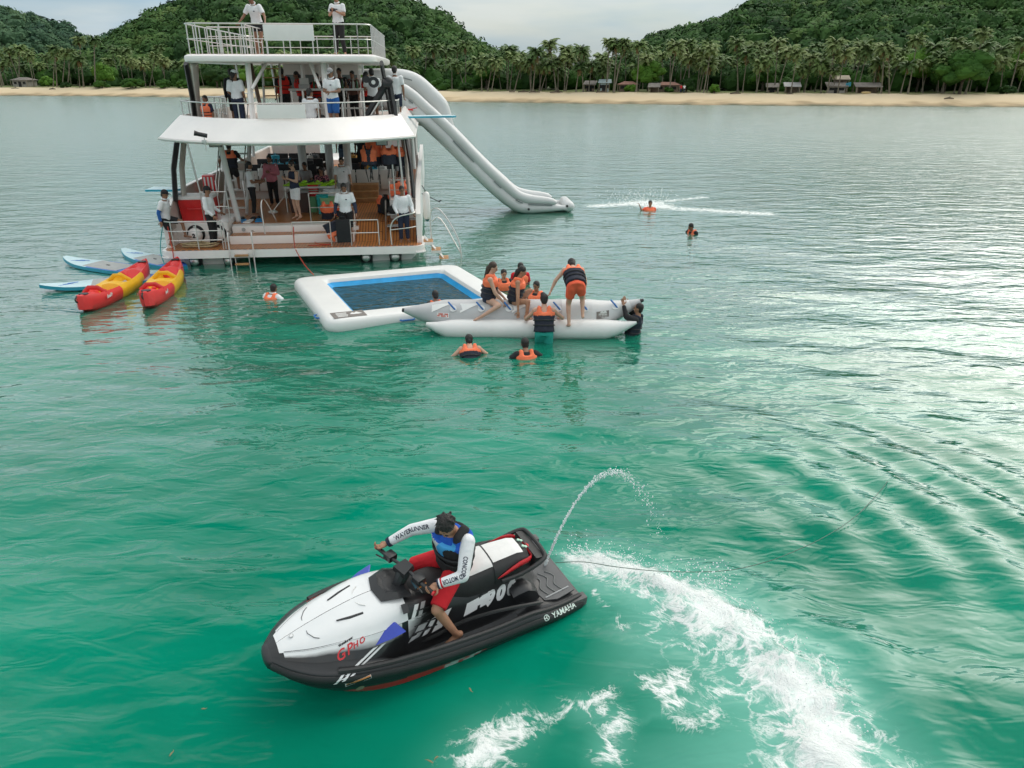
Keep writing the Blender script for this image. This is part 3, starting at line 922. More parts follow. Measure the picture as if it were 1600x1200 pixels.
# bushes and broadleaf trees along the edge of the sand (column, inland depth, radius, height radius, tone)
BROAD = [(166, 16, 2.6, 2.5, 1, 'round bright green tree on the beach left of the catamaran'), (160, 12.5, 1.9, 1.0, 0, 'low yellowish green bush at the sand edge, far left'),
         (212, 12.5, 3.0, 1.3, 0, 'wide dark green bush at the sand edge left of the catamaran'), (258, 13, 1.8, 1.1, 0, 'small bush at the sand edge beside the catamaran bow side'),
         (288, 13, 2.0, 1.2, 0, 'bush at the sand edge next to the catamaran roof post'), (104, 13, 1.3, .8, 2, 'dark small bush at the sand edge under leaning palms'),
         (76, 17, 2.0, 1.5, 1, 'bright green bush beside the far left hut'), (340, 15, 3.0, 2.0, 2, 'dark tree seen past the left roof post'), (385, 14, 2.6, 2.0, 1, 'leafy tree seen behind the upper deck crew'),
         (430, 18, 3.4, 2.6, 1, 'bright green tree seen above the upper deck bar'), (555, 16, 2.8, 2.2, 1, 'green tree seen beside the crane on the upper deck'), (500, 18, 3.0, 2.4, 0, 'tree seen through the middle of the upper deck'),
         (690, 15, 2.2, 1.4, 0, 'bush on the beach above the slide top'), (728, 14, 1.6, 1.0, 2, 'low bush on the beach right of the slide top'), (760, 22, 3.0, 2.2, 0, 'leafy tree under the palms above the slide'),
         (1012, 20, 3.0, 2.4, 1, 'round green tree left of the larger red roofed hut'), (985, 16, 1.2, .9, 1, 'small pale bush in front of the smaller red roofed hut'), (1072, 17, 1.7, 1.5, 2, 'dark round bush right of the larger red roofed hut'),
         (1045, 14.5, .9, .6, 0, 'tiny bush in front of the larger red roofed hut'), (1116, 14, 1.1, .9, 1, 'small spiky bright bush right of the huts'), (1190, 22, 2.8, 2.0, 0, 'green tree behind the white shack'),
         (1432, 24, 3.6, 3.2, 1, 'tall bright green tree behind the palms at right'), (1500, 15, 4.6, 3.2, 0, 'broad dark green tree overhanging the sand at right'), (1475, 18, 3.0, 2.6, 0, 'leafy tree just left of the broad overhanging tree'),
         (1574, 14, 1.4, .9, 2, 'low bush at the sand edge far right'), (1592, 24, 3.0, 3.4, 1, 'bright green tree at the right edge of the picture'), (1545, 24, 3.4, 3.0, 0, 'green tree behind the low bush far right')]
for i, (px, dp, rx, rz, tone, lab) in enumerate(BROAD):
    p = land(px, 0, dp)
    bush = 'bush' in lab
    tree('shore_bush' if bush else 'broadleaf_tree', lab, 'bush' if bush else 'tree', p, rx, rz, tone, i, zc=rz * (.7 if bush else 1.25), n=4 if bush else 6)

# dark undergrowth filling the grove behind the trunks: one mass nobody could count
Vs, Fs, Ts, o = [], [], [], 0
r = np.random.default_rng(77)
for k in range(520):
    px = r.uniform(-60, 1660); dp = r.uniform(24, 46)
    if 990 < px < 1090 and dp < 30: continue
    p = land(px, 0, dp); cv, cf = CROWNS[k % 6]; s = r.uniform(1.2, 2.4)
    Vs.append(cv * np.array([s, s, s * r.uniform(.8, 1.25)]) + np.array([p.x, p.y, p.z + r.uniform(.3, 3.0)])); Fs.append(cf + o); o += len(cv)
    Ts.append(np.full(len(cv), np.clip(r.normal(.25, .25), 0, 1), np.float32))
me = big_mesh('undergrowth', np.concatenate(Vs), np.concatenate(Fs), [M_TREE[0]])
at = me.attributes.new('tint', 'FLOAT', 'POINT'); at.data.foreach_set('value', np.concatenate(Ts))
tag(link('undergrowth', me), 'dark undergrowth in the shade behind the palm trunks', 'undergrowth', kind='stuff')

# ---- huts
M_REDROOF = mat('red_roof', (.30, .15, .11), .8, var=.2, vs=2, bump=.3, bs=6)
M_GREYROOF = mat('grey_roof', (.20, .18, .16), .8, var=.25, vs=1.5)
M_HUTWALL = mat('hut_wall', (.20, .15, .11), .9, var=.2, vs=2)
M_HUTBLUE = mat('hut_pale_blue', (.36, .44, .45), .8, var=.15, vs=2)
M_HUTDARK = mat('hut_opening_shade', (.02, .02, .02), .9)  # near-black panels paint the interior shade of doors and windows
M_HUTPOST = mat('hut_post', (.30, .25, .19), .9, var=.2)
M_TARP = mat('blue_tarp', (.03, .22, .30), .6, var=.2)
def hut(px, dp, w, d, h, roof, wall, label, shed=False, hip=False, open_front=False):
    p = land(px, 0, dp)
    t = thing('beach_hut', label, 'hut', p, R(-14))
    mb = MB()
    if open_front:
        mb.box(-w / 2, w / 2, d / 2 - .1, d / 2, 0, h)
        mb.box(-w / 2, -w / 2 + .1, -d / 2, d / 2 - .1, 0, h)
    else:
        mb.box(-w / 2, w / 2, -d / 2, d / 2, 0, h)
    mb.build('wall', wall, t)
    rb = MB()
    e = .45; rh = h * .42
    if shed:
        rb.loft([[(-w / 2 - e, -d / 2 - e, h - .1), (w / 2 + e, -d / 2 - e, h - .1), (w / 2 + e, d / 2 + e, h + .55), (-w / 2 - e, d / 2 + e, h + .55)],
                 [(-w / 2 - e, -d / 2 - e, h), (w / 2 + e, -d / 2 - e, h), (w / 2 + e, d / 2 + e, h + .65), (-w / 2 - e, d / 2 + e, h + .65)]])
    else:
        k = w * (.26 if hip else .5) + (0 if hip else e)
        vs = [(-w / 2 - e, -d / 2 - e, h), (w / 2 + e, -d / 2 - e, h), (w / 2 + e, d / 2 + e, h), (-w / 2 - e, d / 2 + e, h), (-w / 2 + (w / 2 - k if not hip else w * .24), 0, h + rh), (w / 2 - (w / 2 - k if not hip else w * .24), 0, h + rh)]
        if not hip: vs[4] = (-w / 2 - e, 0, h + rh); vs[5] = (w / 2 + e, 0, h + rh)
        rb.add(vs, [(0, 1, 5, 4), (2, 3, 4, 5), (1, 2, 5), (3, 0, 4), (3, 2, 1, 0)])
    rb.build('roof', roof, t, smooth=False)
    for sx in (-1, 1):
        q = MB(); q.tube([(sx * (w / 2 + .2), -d / 2 - .3, 0), (sx * (w / 2 + .2), -d / 2 - .3, h)], .06, 6); q.build('post', M_HUTPOST, t)
    if not open_front:
        q = MB(); q.box(-.45, .45, -d / 2 - .03, -d / 2 + .02, 0, h * .8); q.build('door', M_HUTDARK, t)
        for sx in (-1, 1):
            q = MB(); q.box(sx * w * .3 - .4, sx * w * .3 + .4, -d / 2 - .03, -d / 2 + .02, h * .4, h * .78); q.build('window', M_HUTDARK, t)
    return t
hut(1043, 17, 4.2, 3, 1.25, M_REDROOF, M_HUTWALL, 'larger hut with a brick red hipped roof', hip=True)
hut(981, 18, 3.2, 2.6, 1.3, M_REDROOF, M_HUTWALL, 'smaller red roofed hut right of the pale blue hut', hip=True)
hut(945, 16, 1.5, 1.8, 1.6, M_HUTBLUE, M_HUTBLUE, 'small pale blue hut with a pitched roof')
hut(922, 18, 1.6, 1.4, 1.3, M_GREYROOF, M_HUTWALL, 'little grey lean-to left of the pale blue hut', shed=True)
hut(1022, 14.5, 1.4, 1.2, 1.0, M_GREYROOF, M_HUTWALL, 'low open shelter left of the larger red roofed hut', shed=True, open_front=True)
hut(1237, 16, 2.1, 1.8, 1.15, mat('white_sheet_roof', (.44, .43, .42), .7), M_HUTWALL, 'shack with a white sheet roof among the palms', shed=True, open_front=True)
hut(1206, 17, 1.4, 1.5, 1.0, M_GREYROOF, M_HUTWALL, 'dark little shed left of the white roofed shack', shed=True)
hut(1306, 16, 2.8, 2.2, 1.2, M_GREYROOF, mat('grey_boards', (.30, .28, .25), .9, var=.25, vs=2), 'grey boarded shack with a small upper storey', shed=True)
hut(1311, 18.5, 2.2, 1.6, 2.3, mat('tan_roof', (.42, .36, .27), .8), M_HUTWALL, 'tan upper storey shack behind the grey boarded shack', shed=True)
hut(1355, 15.5, 3.6, 2.2, 1.15, M_GREYROOF, M_HUTWALL, 'long grey roofed shack open at the front', shed=True, open_front=True)
hut(41, 17, 4.6, 3, 1.6, M_GREYROOF, mat('grey_boards', (.3, .28, .25)), 'grey hut on the beach at the far left', hip=True)
p = land(1325, 0, 15); mb = MB()
mb.loft([[(-.5, 0, 1.0), (.4, 0, 1.2), (.4, .08, 1.9), (-.5, .08, 1.7)], [(-.5, .06, 1.0), (.4, .06, 1.2), (.4, .14, 1.9), (-.5, .14, 1.7)]])
o = mb.build('tarpaulin', M_TARP); o.location = p; tag(o, 'blue tarpaulin hung beside the grey boarded shack', 'tarpaulin')
# beached canoe in the shade
p = land(1354, 0, 13.2); mb = MB()
mb.tube([(-.9, 0, .28), (-.6, 0, .2), (0, 0, .18), (.6, 0, .2), (.9, 0, .3)], [.02, .16, .22, .16, .02], 8)
o = mb.build('rowing_boat', mat('boat_yellow', (.55, .40, .18), .6)); o.location = p; tag(o, 'small tan rowing boat drawn up before the long shack', 'boat')
# driftwood and stumps along the top of the sand
for i, (px, dp) in enumerate(((818, 11.5), (835, 11.2), (868, 11.3), (872, 11.6), (800, 11.6), (940, 11.8), (1150, 11.4), (1235, 10.8), (24, 9.5), (82, 9), (1486, 7))):
    p = land(px, 0, dp); mb = MB(); r = random.Random(i); a = r.uniform(-.6, .6); l = r.uniform(.5, 1.3)
    mb.tube([(-l * math.cos(a), -l * math.sin(a), .1), (0, .1, .22), (l * math.cos(a), l * math.sin(a), .12)], [.10, .16, .07], 6)
    mb.tube([(0, .1, .2), (.2, .1, .55)], [.08, .03], 5)
    o = mb.build('driftwood', mat('driftwood', (.10, .08, .06), .9, var=.3)); o.location = p
    tag(o, 'dark driftwood log on the sand ' + stretch(px), 'driftwood', 'driftwood on the sand ' + stretch(px))
# ================================================================== CATAMARAN
B_O = Vector((-6.29, 21.15, 0)); B_YAW = R(6)
B_M = Matrix.Translation(B_O) @ Matrix.Rotation(B_YAW, 4, 'Z'); B_I = B_M.inverted()
def bw(x, y, z): return B_M @ Vector((x, y, z))
def bz(px, py, z): return B_I @ at_z(px, py, z)
def by(px, py, ly):
    a = B_I @ Vector((0, 0, CAM_H)); d = B_I.to_3x3() @ ray(px, py)
    return a + d * ((ly - a.y) / d.y)

M_WHITE = mat('white_gelcoat', (.90, .855, .82), .32, var=.04, vs=1.5, coat=.3)
M_OFFW = mat('offwhite_panel', (.70, .695, .67), .5, var=.05, vs=2)
M_STEEL = mat('stainless_steel', (.66, .64, .61), .28, metal=.85, var=.05)
M_BLACK = mat('black_plastic', (.018, .018, .02), .45, var=.2)
M_DARK = mat('dark_cushion', (.020, .021, .024), .75, var=.3, vs=8)
M_GREY = mat('grey_panel', (.42, .42, .41), .5, var=.08)
M_BEIGE = mat('beige_lining', (.56, .50, .45), .6, var=.07, vs=3)
M_RED = mat('red_plastic', (.62, .018, .02), .35, var=.1, coat=.3)
M_ORANGE = mat('orange_fabric', (.98, .20, .085), .7, var=.10, vs=12, bump=.3, bs=30)
M_NAVYF = mat('navy_fabric', (.020, .024, .040), .8, var=.25, vs=12, bump=.3, bs=30)
M_LIME = mat('lime_plastic', (.42, .78, .03), .45, var=.15)
M_WOODSTEP = mat('wooden_step', (.42, .22, .09), .6, var=.2, vs=6)
M_BROWN = mat('brown_wood', (.10, .055, .035), .5, var=.3, vs=4)
M_ROPE = mat('tan_rope', (.48, .38, .22), .9, var=.2, vs=30, bump=.5, bs=90)
M_REDROPE = mat('red_rope', (.55, .06, .035), .8, var=.15)
def teak():
    m = bpy.data.materials.new('teak_planks'); m.use_nodes = True
    nt = m.node_tree; L = nt.links; b = nt.nodes['Principled BSDF']; b.inputs['Roughness'].default_value = .34
    b.inputs['Specular IOR Level'].default_value = .5
    tc = nd(nt, 'ShaderNodeTexCoord'); mp = nd(nt, 'ShaderNodeMapping'); mp.inputs['Rotation'].default_value = (0, 0, R(90))
    L.new(tc.outputs['Object'], mp.inputs['Vector'])
    br = nd(nt, 'ShaderNodeTexBrick', Scale=1.); L.new(mp.outputs[0], br.inputs['Vector'])
    br.inputs['Color1'].default_value = (.62, .24, .075, 1); br.inputs['Color2'].default_value = (.52, .19, .058, 1); br.inputs['Mortar'].default_value = (.07, .03, .02, 1)
    br.inputs['Mortar Size'].default_value = .009; br.inputs['Brick Width'].default_value = 2.2; br.inputs['Row Height'].default_value = .085
    nz = nd(nt, 'ShaderNodeTexNoise', Scale=3., Detail=4.); L.new(tc.outputs['Object'], nz.inputs['Vector'])
    mx = nd(nt, 'ShaderNodeMix', data_type='RGBA', blend_type='MULTIPLY'); mx.inputs['Factor'].default_value = .25
    L.new(br.outputs['Color'], mx.inputs['A']); L.new(nz.outputs['Color'], mx.inputs['B'])
    L.new(mx.outputs['Result'], b.inputs['Base Color'])
    return m
M_TEAK = teak()

boat = thing('party_catamaran', 'white three deck catamaran with a busy open stern', 'boat', B_O, B_YAW)

def part(mb, name, m, parent=None, **k):
    return mb.build(name, m, parent if parent is not None else boat, **k)

def bp_box(name, m, x0, x1, y0, y1, z0, z1, parent=None, bev=.015):
    return part(MB().box(x0, x1, y0, y1, z0, z1, bev=bev), name, m, parent)

# hulls
for sx in (-1, 1):
    rings = []
    for y, w, zb, zt in ((.35, .80, -.35, .25), (1.0, .92, -.55, .25), (1.55, .93, -.55, .25), (1.6, .93, -.55, .79), (8, .95, -.7, .79), (14, .85, -.7, .79), (18, .45, -.5, .82), (20.5, .04, .3, .84)):
        c = sx * 2.62
        rings.append([(c - w, y, zt), (c - w, y, .1), (c - w * .55, y, zb * .6), (c, y, zb), (c + w * .55, y, zb * .6), (c + w, y, .1), (c + w, y, zt)])
    part(MB().loft(rings), 'hull', M_WHITE)
# wet deck between the hulls
part(MB().box(-1.75, 1.75, 1.2, 16, .45, .85), 'bridge_deck', M_WHITE)
# stern platform: rounded corners
def rounded(x0, x1, y0, y1, r, n=5):
    pts = []
    for cx, cy, a0 in ((x1 - r, y0 + r, -90), (x1 - r, y1 - r, 0), (x0 + r, y1 - r, 90), (x0 + r, y0 + r, 180)):
        for i in range(n + 1):
            a = R(a0 + 90 * i / n); pts.append((cx + r * math.cos(a), cy + r * math.sin(a)))
    return pts
pl = part(MB().prism(rounded(-3.74, 3.74, -.06, 1.5, .28), .27, .49), 'stern_platform', M_WHITE)
part(MB().prism(rounded(-3.66, 3.66, .0, 1.45, .26), .494, .506), 'teak_decking', M_TEAK, pl)
part(MB().tube([(x, y, .30) for x, y in rounded(-3.76, 3.76, -.08, .6, .28)[:6] + rounded(-3.76, 3.76, -.08, .6, .28)[18:]][::-1], .03, 6), 'rub_rail', M_OFFW, pl)
# central steps
st = part(MB().box(-1.95, 1.65, .62, 1.30, .51, .755, bev=.02), 'step', M_WHITE)
part(MB().box(-1.93, 1.63, .64, 1.06, .757, .766), 'tread', M_TEAK, st)
st = part(MB().box(-1.95, 1.65, 1.06, 1.6, .755, .955, bev=.02), 'step', M_WHITE)
part(MB().tube([(-1.62, 1.05, .86), (-1.62, 1.03, .86)], .055, 12), 'shower_fitting', M_GREY, st)
# starboard passage ramp in teak
part(MB().loft([[(1.67, .75, .508), (3.48, .75, .508), (3.48, 1.55, .955), (1.67, 1.55, .955)], [(1.67, .75, .40), (3.48, .75, .40), (3.48, 1.55, .80), (1.67, 1.55, .80)]]), 'ramp', M_TEAK)
# main deck
md = part(MB().box(-3.5, 3.5, 1.56, 17, .80, .955), 'main_deck', M_WHITE)
part(MB().box(-3.3, 3.3, 1.50, 16.8, .957, .966), 'teak_decking', M_TEAK, md)
# port corner: white locker wall, black discs painting the shade of two recesses, cooler shelf
pw = part(MB().box(-3.52, -2.05, .98, 2.5, .51, 1.10, bev=.02), 'locker', M_WHITE)
for x in (-2.98, -2.36):
    part(MB().tube([(x, .965, .78), (x, .985, .78)], .26, 20), 'recess_shade_disc', M_BLACK, pw)
# bulwarks
for sx in (-1, 1):
    yz = [(.35, .50), (.35, 1.35), (1.1, 1.75), (2.6, 1.95), (9, 1.95), (16, 1.95), (17, .9), (17, .50)]
    b = part(MB().loft([[(sx * 3.66, y, z) for y, z in yz], [(sx * 3.52, y, z) for y, z in yz]]), 'bulwark', [M_WHITE])
    part(MB().loft([[(sx * 3.517, y, max(.98, z) - .03) for y, z in yz[1:6]] + [(sx * 3.517, 15.9, .97), (sx * 3.517, .4, .97)], [(sx * 3.505, y, max(.98, z) - .03) for y, z in yz[1:6]] + [(sx * 3.505, 15.9, .97), (sx * 3.505, .4, .97)]]), 'lining', M_BEIGE, b)
# bow deck house front and foredeck beyond the saloon
part(MB().box(-3.5, 3.5, 16.8, 20.0, .85, 1.2, bev=.05), 'foredeck', M_WHITE)

# upper deck and its flared rim
def rim(hw, y0, k, yf, n=14):
    """plan curve: from port front round the bowed stern to starboard front"""
    pts = [(-hw, yf)]
    for i in range(n + 1):
        x = -hw + 2 * hw * i / n
        pts.append((x, y0 + k * abs(x / hw) ** 2.2))
    pts.append((hw, yf))
    return pts
lo, lo2 = rim(3.57, -.80, 1.85, 13), rim(3.53, -.76, 1.85, 13)
hi = rim(3.17, -.28, 2.2, 12.8)
def strip(a, za, b, zb):
    mb = MB(); n = len(a)
    mb.add([(x, y, za) for x, y in a] + [(x, y, zb) for x, y in b], [(i, i + 1, n + i + 1, n + i) for i in range(n - 1)])
    return mb
ud = part(MB().prism(rim(3.44, -.5, 1.8, 12.9), 3.42, 3.60), 'upper_deck', M_OFFW)
part(MB().prism(rim(3.09, -.16, 2.2, 12.7), 3.602, 3.618), 'teak_decking', mat('weathered_teak', (.36, .29, .25), .7, var=.15, vs=8), ud)
rm = MB(); n = len(lo); inn = rim(3.11, -.20, 2.2, 12.75)
rows = [(lo, 3.50), (hi, 4.04), (inn, 4.04), (inn, 3.60), (lo2, 3.40), (lo, 3.42), (lo, 3.50)]
for (a, za), (b_, zb) in zip(rows[:-1], rows[1:]):
    rm.add([(x, y, za) for x, y in a] + [(x, y, zb) for x, y in b_], [(i, i + 1, n + i + 1, n + i) for i in range(n - 1)])
rmo = part(rm, 'flared_rim', M_WHITE, angle=25)
part(MB().tube([(x, y, 3.46) for x, y in rim(3.59, -.82, 1.85, 12.6)], .028, 6), 'drip_moulding', M_OFFW, rmo)
part(MB().prism(rim(3.3, -.2, 1.7, 12.5), 3.385, 3.415), 'ceiling', mat('ceiling_panel', (.66, .70, .69), .6), ud)

# top roof with sun deck
rf = MB(); rr_ = rounded(-2.64, 2.64, .95, 9.2, .45, 6)
sh = lambda s, z: [((x) * s, 5.07 + (y - 5.07) * s, z) for x, y in rr_]
rf.loft([sh(.97, 5.42), sh(.995, 5.46), sh(1.0, 5.53), sh(.995, 5.60), sh(.97, 5.64)])
roof = part(rf, 'roof', M_WHITE)
part(MB().prism([(x * .95, 5.07 + (y - 5.07) * .95) for x, y in rr_], 5.642, 5.652), 'roof_deck', mat('roof_deck', (.50, .38, .34), .8), roof)

# columns between the decks
def post(name, a, b, r, m, sq=None, n=10):
    return part(MB().tube([a, b], r, n, sq=sq), name, m)
post('column', (-1.93, 1.85, .95), (-2.12, 1.70, 3.40), .085, M_OFFW)
post('column', (-.72, 7.4, .96), (-.72, 7.4, 3.40), .15, M_OFFW, n=14)
post('column', (.05, 9.0, .96), (.05, 9.0, 3.40), .15, M_OFFW, n=14)
post('column', (1.05, 6.2, .96), (1.05, 6.2, 3.40), .13, M_OFFW, n=14)
for sx in (-1, 1):
    a = part(MB().tube([(sx * 3.46, 1.15, 1.7), (sx * 3.42, 1.35, 2.6), (sx * 3.30, 1.75, 3.40)], .11, 8, sq=(.5, 1.6)), 'column', M_BLACK)
    part(MB().tube([(sx * 3.32, 1.5, 1.7), (sx * 3.28, 1.65, 2.6), (sx * 3.18, 2.0, 3.40)], .11, 8, sq=(.5, 1.7)), 'lining', M_BEIGE, a)
    for y in (6.5, 11.5):
        post('column', (sx * 3.40, y, 1.9), (sx * 3.35, y + .2, 3.40), .07, M_OFFW)
post('pole', (-2.75, 1.5, 1.1), (-2.95, 1.4, 3.40), .028, M_STEEL)
post('pole', (3.22, 1.35, .97), (3.08, 1.2, 3.40), .030, M_OFFW)
post('pole', (2.92, 1.4, .97), (2.86, 1.35, 3.40), .026, M_STEEL)
# roof supports
for x in (-.98, 1.10):
    post('roof_support', (x + .12, .55 + .1, 3.62), (x, 1.5, 5.42), .075, M_WHITE, n=4)
post('roof_brace', (-.84, .95, 4.75), (-.55, 1.9, 5.42), .045, M_WHITE)
post('roof_brace', (1.0, 1.05, 4.8), (.68, 1.9, 5.42), .045, M_WHITE)
for sx in (-1, 1):
    a = part(MB().tube([(sx * 2.9, 2.4, 3.62), (sx * 2.82, 2.2, 4.5), (sx * 2.72, 1.75, 5.43)], .10, 8, sq=(.6, 1.7)), 'roof_support', M_BLACK if sx < 0 else M_BLACK)
    if sx < 0:
        part(MB().tube([(sx * 2.74, 2.4, 3.62), (sx * 2.68, 2.2, 4.5), (sx * 2.5, 1.75, 5.43)], [.10, .09, .15], 8, sq=(.7, 1.5)), 'lining', M_BEIGE, a)
for x, y in ((-1.9, 4.5), (-1.0, 5.5), (.9, 5.0), (2.0, 5.2), (.25, 6.2)):
    post('pole', (x, y, 3.62), (x - .1, y, 5.42), .03, M_STEEL)
post('pole', (-.62, 1.1, 3.62), (-1.05, 2.2, 5.42), .055, M_BROWN, n=6)
for x in (-.25, .30, .85):   # white mullions of the wheelhouse front
    post('mullion', (x, 6.5, 3.62), (x, 6.5, 5.42), .07, M_WHITE, n=4)

# ---- railings
POSTS = {}
def railing(pts, z0, z1, parent=None, mids=1, sp=.7, r=.018, tilt=0., ends=True, zs=None, name='railing', closed_end=True):
    """rail run over (x,y) points; each post is a piece of its own"""
    P = [Vector((x, y, 0)) for x, y in pts]
    zb = (lambda i: z0)
    mb = MB()
    top = [Vector((p.x, p.y, z1)) for p in P]
    mb.tube(top, r, 8)
    for k in range(mids):
        z = z0 + (z1 - z0) * (k + 1) / (mids + 1)
        mb.tube([Vector((p.x, p.y, z)) for p in P], r * .75, 6)
    o = part(mb, name, M_STEEL, parent)
    L = [0]
    for a, b in zip(P[:-1], P[1:]): L.append(L[-1] + (b - a).length)
    n = max(1, round(L[-1] / sp))
    h = round(z1 - z0, 3)
    if (h, r) not in POSTS:
        POSTS[(h, r)] = MB().tube([(0, 0, 0), (0, 0, h)], r * .95, 8).mesh('post', M_STEEL)
    for k in range(n + 1):
        s = L[-1] * k / n
        i = max(j for j in range(len(L)) if L[j] <= s + 1e-6); i = min(i, len(P) - 2)
        q = P[i].lerp(P[i + 1], (s - L[i]) / max(1e-6, L[i + 1] - L[i]))
        c = link('post', POSTS[(h, r)], o); c.location = (q.x, q.y, z0)
    return o
# sun deck rails
railing(rounded(-2.50, 2.50, 1.10, 9.0, .35, 4)[0:6] + rounded(-2.50, 2.50, 1.10, 9.0, .35, 4)[6:10] + rounded(-2.50, 2.50, 1.10, 9.0, .35, 4)[10:20] + [rounded(-2.50, 2.50, 1.10, 9.0, .35, 4)[0]], 5.65, 6.40, mids=1, sp=.62)
railing([(-2.35, 3.0), (-1.1, 3.0)], 5.65, 6.40, mids=2, sp=.32)
railing([(-1.05, 2.0), (-1.05, 4.2)], 5.65, 6.42, mids=1, sp=.5)
# upper deck rails follow the rim
railing([(x, y) for x, y in rim(3.11, -.22, 2.2, 12.0)], 4.04, 4.42, mids=0, sp=.72)
railing([(-2.75, 3.2), (-2.1, 2.6), (-1.75, 1.6)], 3.62, 4.5, mids=1, sp=.45)
# panels hung on the rails
for nm, (a, b, c, d), zz in (('rail_panel', (-.60, .78, .03, .05), (5.98, 6.38)),):
    part(MB().box(-.36, .98, 1.03, 1.06, zz[0], zz[1], bev=.012), nm, M_WHITE)
part(MB().box(-.50, .76, -.36, -.33, 4.05, 4.40, bev=.012), 'rail_panel', M_WHITE)
# stern platform rails: port, centre and starboard
railing([(-3.55, .62), (-3.55, .16), (-3.35, .05), (-2.0, .05)], .51, 1.30, mids=2, sp=.62)
railing([(-2.75, 1.2), (-2.0, 1.2)], 1.10, 1.95, mids=1, sp=.75)
railing([(-.02, .10), (1.05, .10)], .51, 1.22, mids=1, sp=.9)
railing([(1.62, .10), (2.42, .10)], .51, 1.25, mids=1, sp=.75)
railing([(.30, 1.55), (1.62, 1.55)], .96, 1.82, mids=1, sp=1.3)
railing([(2.72, 1.72), (3.44, 1.72)], 1.55, 2.15, mids=1, sp=.36)
railing([(2.7, 2.6), (3.4, 2.6)], .97, 2.1, mids=2, sp=.36)
# starboard corner handrail
part(MB().tube(smooth_path([(2.78, .08, .51), (2.78, .08, 1.05), (3.0, .06, 1.32), (3.45, .1, 1.42), (3.5, .5, 1.45)], 4), .021, 8), 'handrail', M_STEEL)
part(MB().tube(smooth_path([(2.78, .09, .95), (3.3, .09, 1.0), (3.5, .3, 1.0)], 4), .017, 8), 'handrail', M_STEEL)
part(MB().tube(smooth_path([(-2.0, .05, 1.30), (-1.93, .05, 1.25), (-1.93, .05, .51)], 3), .021, 8), 'handrail', M_STEEL)
part(MB().tube(smooth_path([(-.95, .78, .76), (-.98, .85, 1.55), (-.90, 1.0, 1.75), (-.78, 1.45, 1.2), (-.75, 1.6, .96)], 4), .021, 8), 'handrail', M_STEEL)
# ---- swim ladder at the stern
ld = part(MB().tube(smooth_path([(-1.80, .25, .95), (-1.80, -.05, 1.0), (-1.80, -.12, .6), (-1.78, -.28, -.55)], 4), .022, 8).tube(smooth_path([(-1.14, .25, .95), (-1.14, -.05, 1.0), (-1.14, -.12, .6), (-1.12, -.28, -.55)], 4), .022, 8)
          .tube([(-1.66, -.16, .42), (-1.64, -.24, -.5)], .016, 6).tube([(-1.28, -.16, .42), (-1.26, -.24, -.5)], .016, 6), 'swim_ladder', M_STEEL)
for z, y in ((.36, -.18), (.12, -.22), (-.12, -.25), (-.36, -.28)):
    part(MB().box(-1.66, -1.28, y - .07, y + .07, z - .02, z + .02, bev=.008), 'tread', M_WOODSTEP, ld)
# ---- side ladder on the starboard quarter
sl = MB()
for dx in (0, .30):
    sl.tube([(3.72, .55 + dx * .6, .62), (4.62, .25 + dx * .6, -.35)], .022, 6)
slo = part(sl, 'side_ladder', M_STEEL)
for k in range(4):
    t = .14 + k * .25
    x, z = 3.72 + .9 * t, .62 - .97 * t
    y = .55 - .3 * t
    part(MB().box(x - .14, x + .14, y - .12, y + .34, z - .02, z + .03, bev=.01), 'tread', M_WOODSTEP, slo)
    part(MB().box(x - .15, x + .15, y - .14, y - .12, z - .06, z + .02), 'tread_edge', M_WHITE, slo)
part(MB().tube(smooth_path([(3.95, .75, .4), (3.95, .75, 1.30), (4.25, .7, 1.38), (4.75, .5, .55), (4.85, .4, -.35)], 4), .020, 8), 'handrail', M_STEEL, slo)
part(MB().tube(smooth_path([(3.98, .75, 1.05), (4.25, .7, 1.12), (4.80, .45, .15)], 4), .016, 8), 'handrail', M_STEEL, slo)
# ---- staircase main deck to upper deck (port)
sc = part(MB().tube([(-2.62, 2.9, 1.0), (-2.62, 5.0, 3.4)], .05, 6).tube([(-1.92, 2.9, 1.0), (-1.92, 5.0, 3.4)], .05, 6), 'staircase', M_OFFW)
for k in range(9):
    z = 1.18 + k * .255; y = 3.0 + k * .24
    part(MB().box(-2.62, -1.92, y, y + .26, z - .03, z, bev=.008), 'tread', M_OFFW, sc)
for x in (-2.68, -1.86):
    part(MB().tube(smooth_path([(x, 2.7, 1.1), (x, 2.72, 2.0), (x, 3.0, 2.25), (x, 4.8, 4.2)], 4), .02, 8), 'handrail', M_STEEL, sc)
    part(MB().tube([(x, 2.75, 1.6), (x, 4.7, 3.7)], .016, 8), 'handrail', M_STEEL, sc)
# staircase upper deck to sun deck
sc = part(MB().tube([(-.80, 1.9, 3.62), (-.95, 3.4, 5.5)], .035, 6).tube([(-.30, 1.9, 3.62), (-.45, 3.4, 5.5)], .035, 6), 'staircase', M_OFFW)
for k in range(7):
    t = (k + .7) / 7.5
    part(MB().box(-.80 - .15 * t, -.30 - .15 * t, 1.85 + 1.5 * t, 2.12 + 1.5 * t, 3.62 + 1.88 * t - .03, 3.62 + 1.88 * t, bev=.006), 'tread', M_WOODSTEP, sc)
# ---- starboard boarding stair folded on the platform: white housing with a stainless frame
hs = part(MB().box(2.70, 3.48, 1.75, 2.6, .97, 1.55, bev=.03), 'stair_housing', M_WHITE)
part(MB().box(2.62, 3.04, 1.28, 1.6, 1.16, 1.19, bev=.005), 'tread', M_GREY, hs)
part(MB().box(2.62, 3.04, 1.0, 1.3, .86, .89, bev=.005), 'tread', M_GREY, hs)
for x in (2.58, 3.08):
    part(MB().tube([(x, .75, .51), (x, 1.65, 1.55)], .035, 4, sq=(.6, 1.6)), 'stringer', M_STEEL, hs)
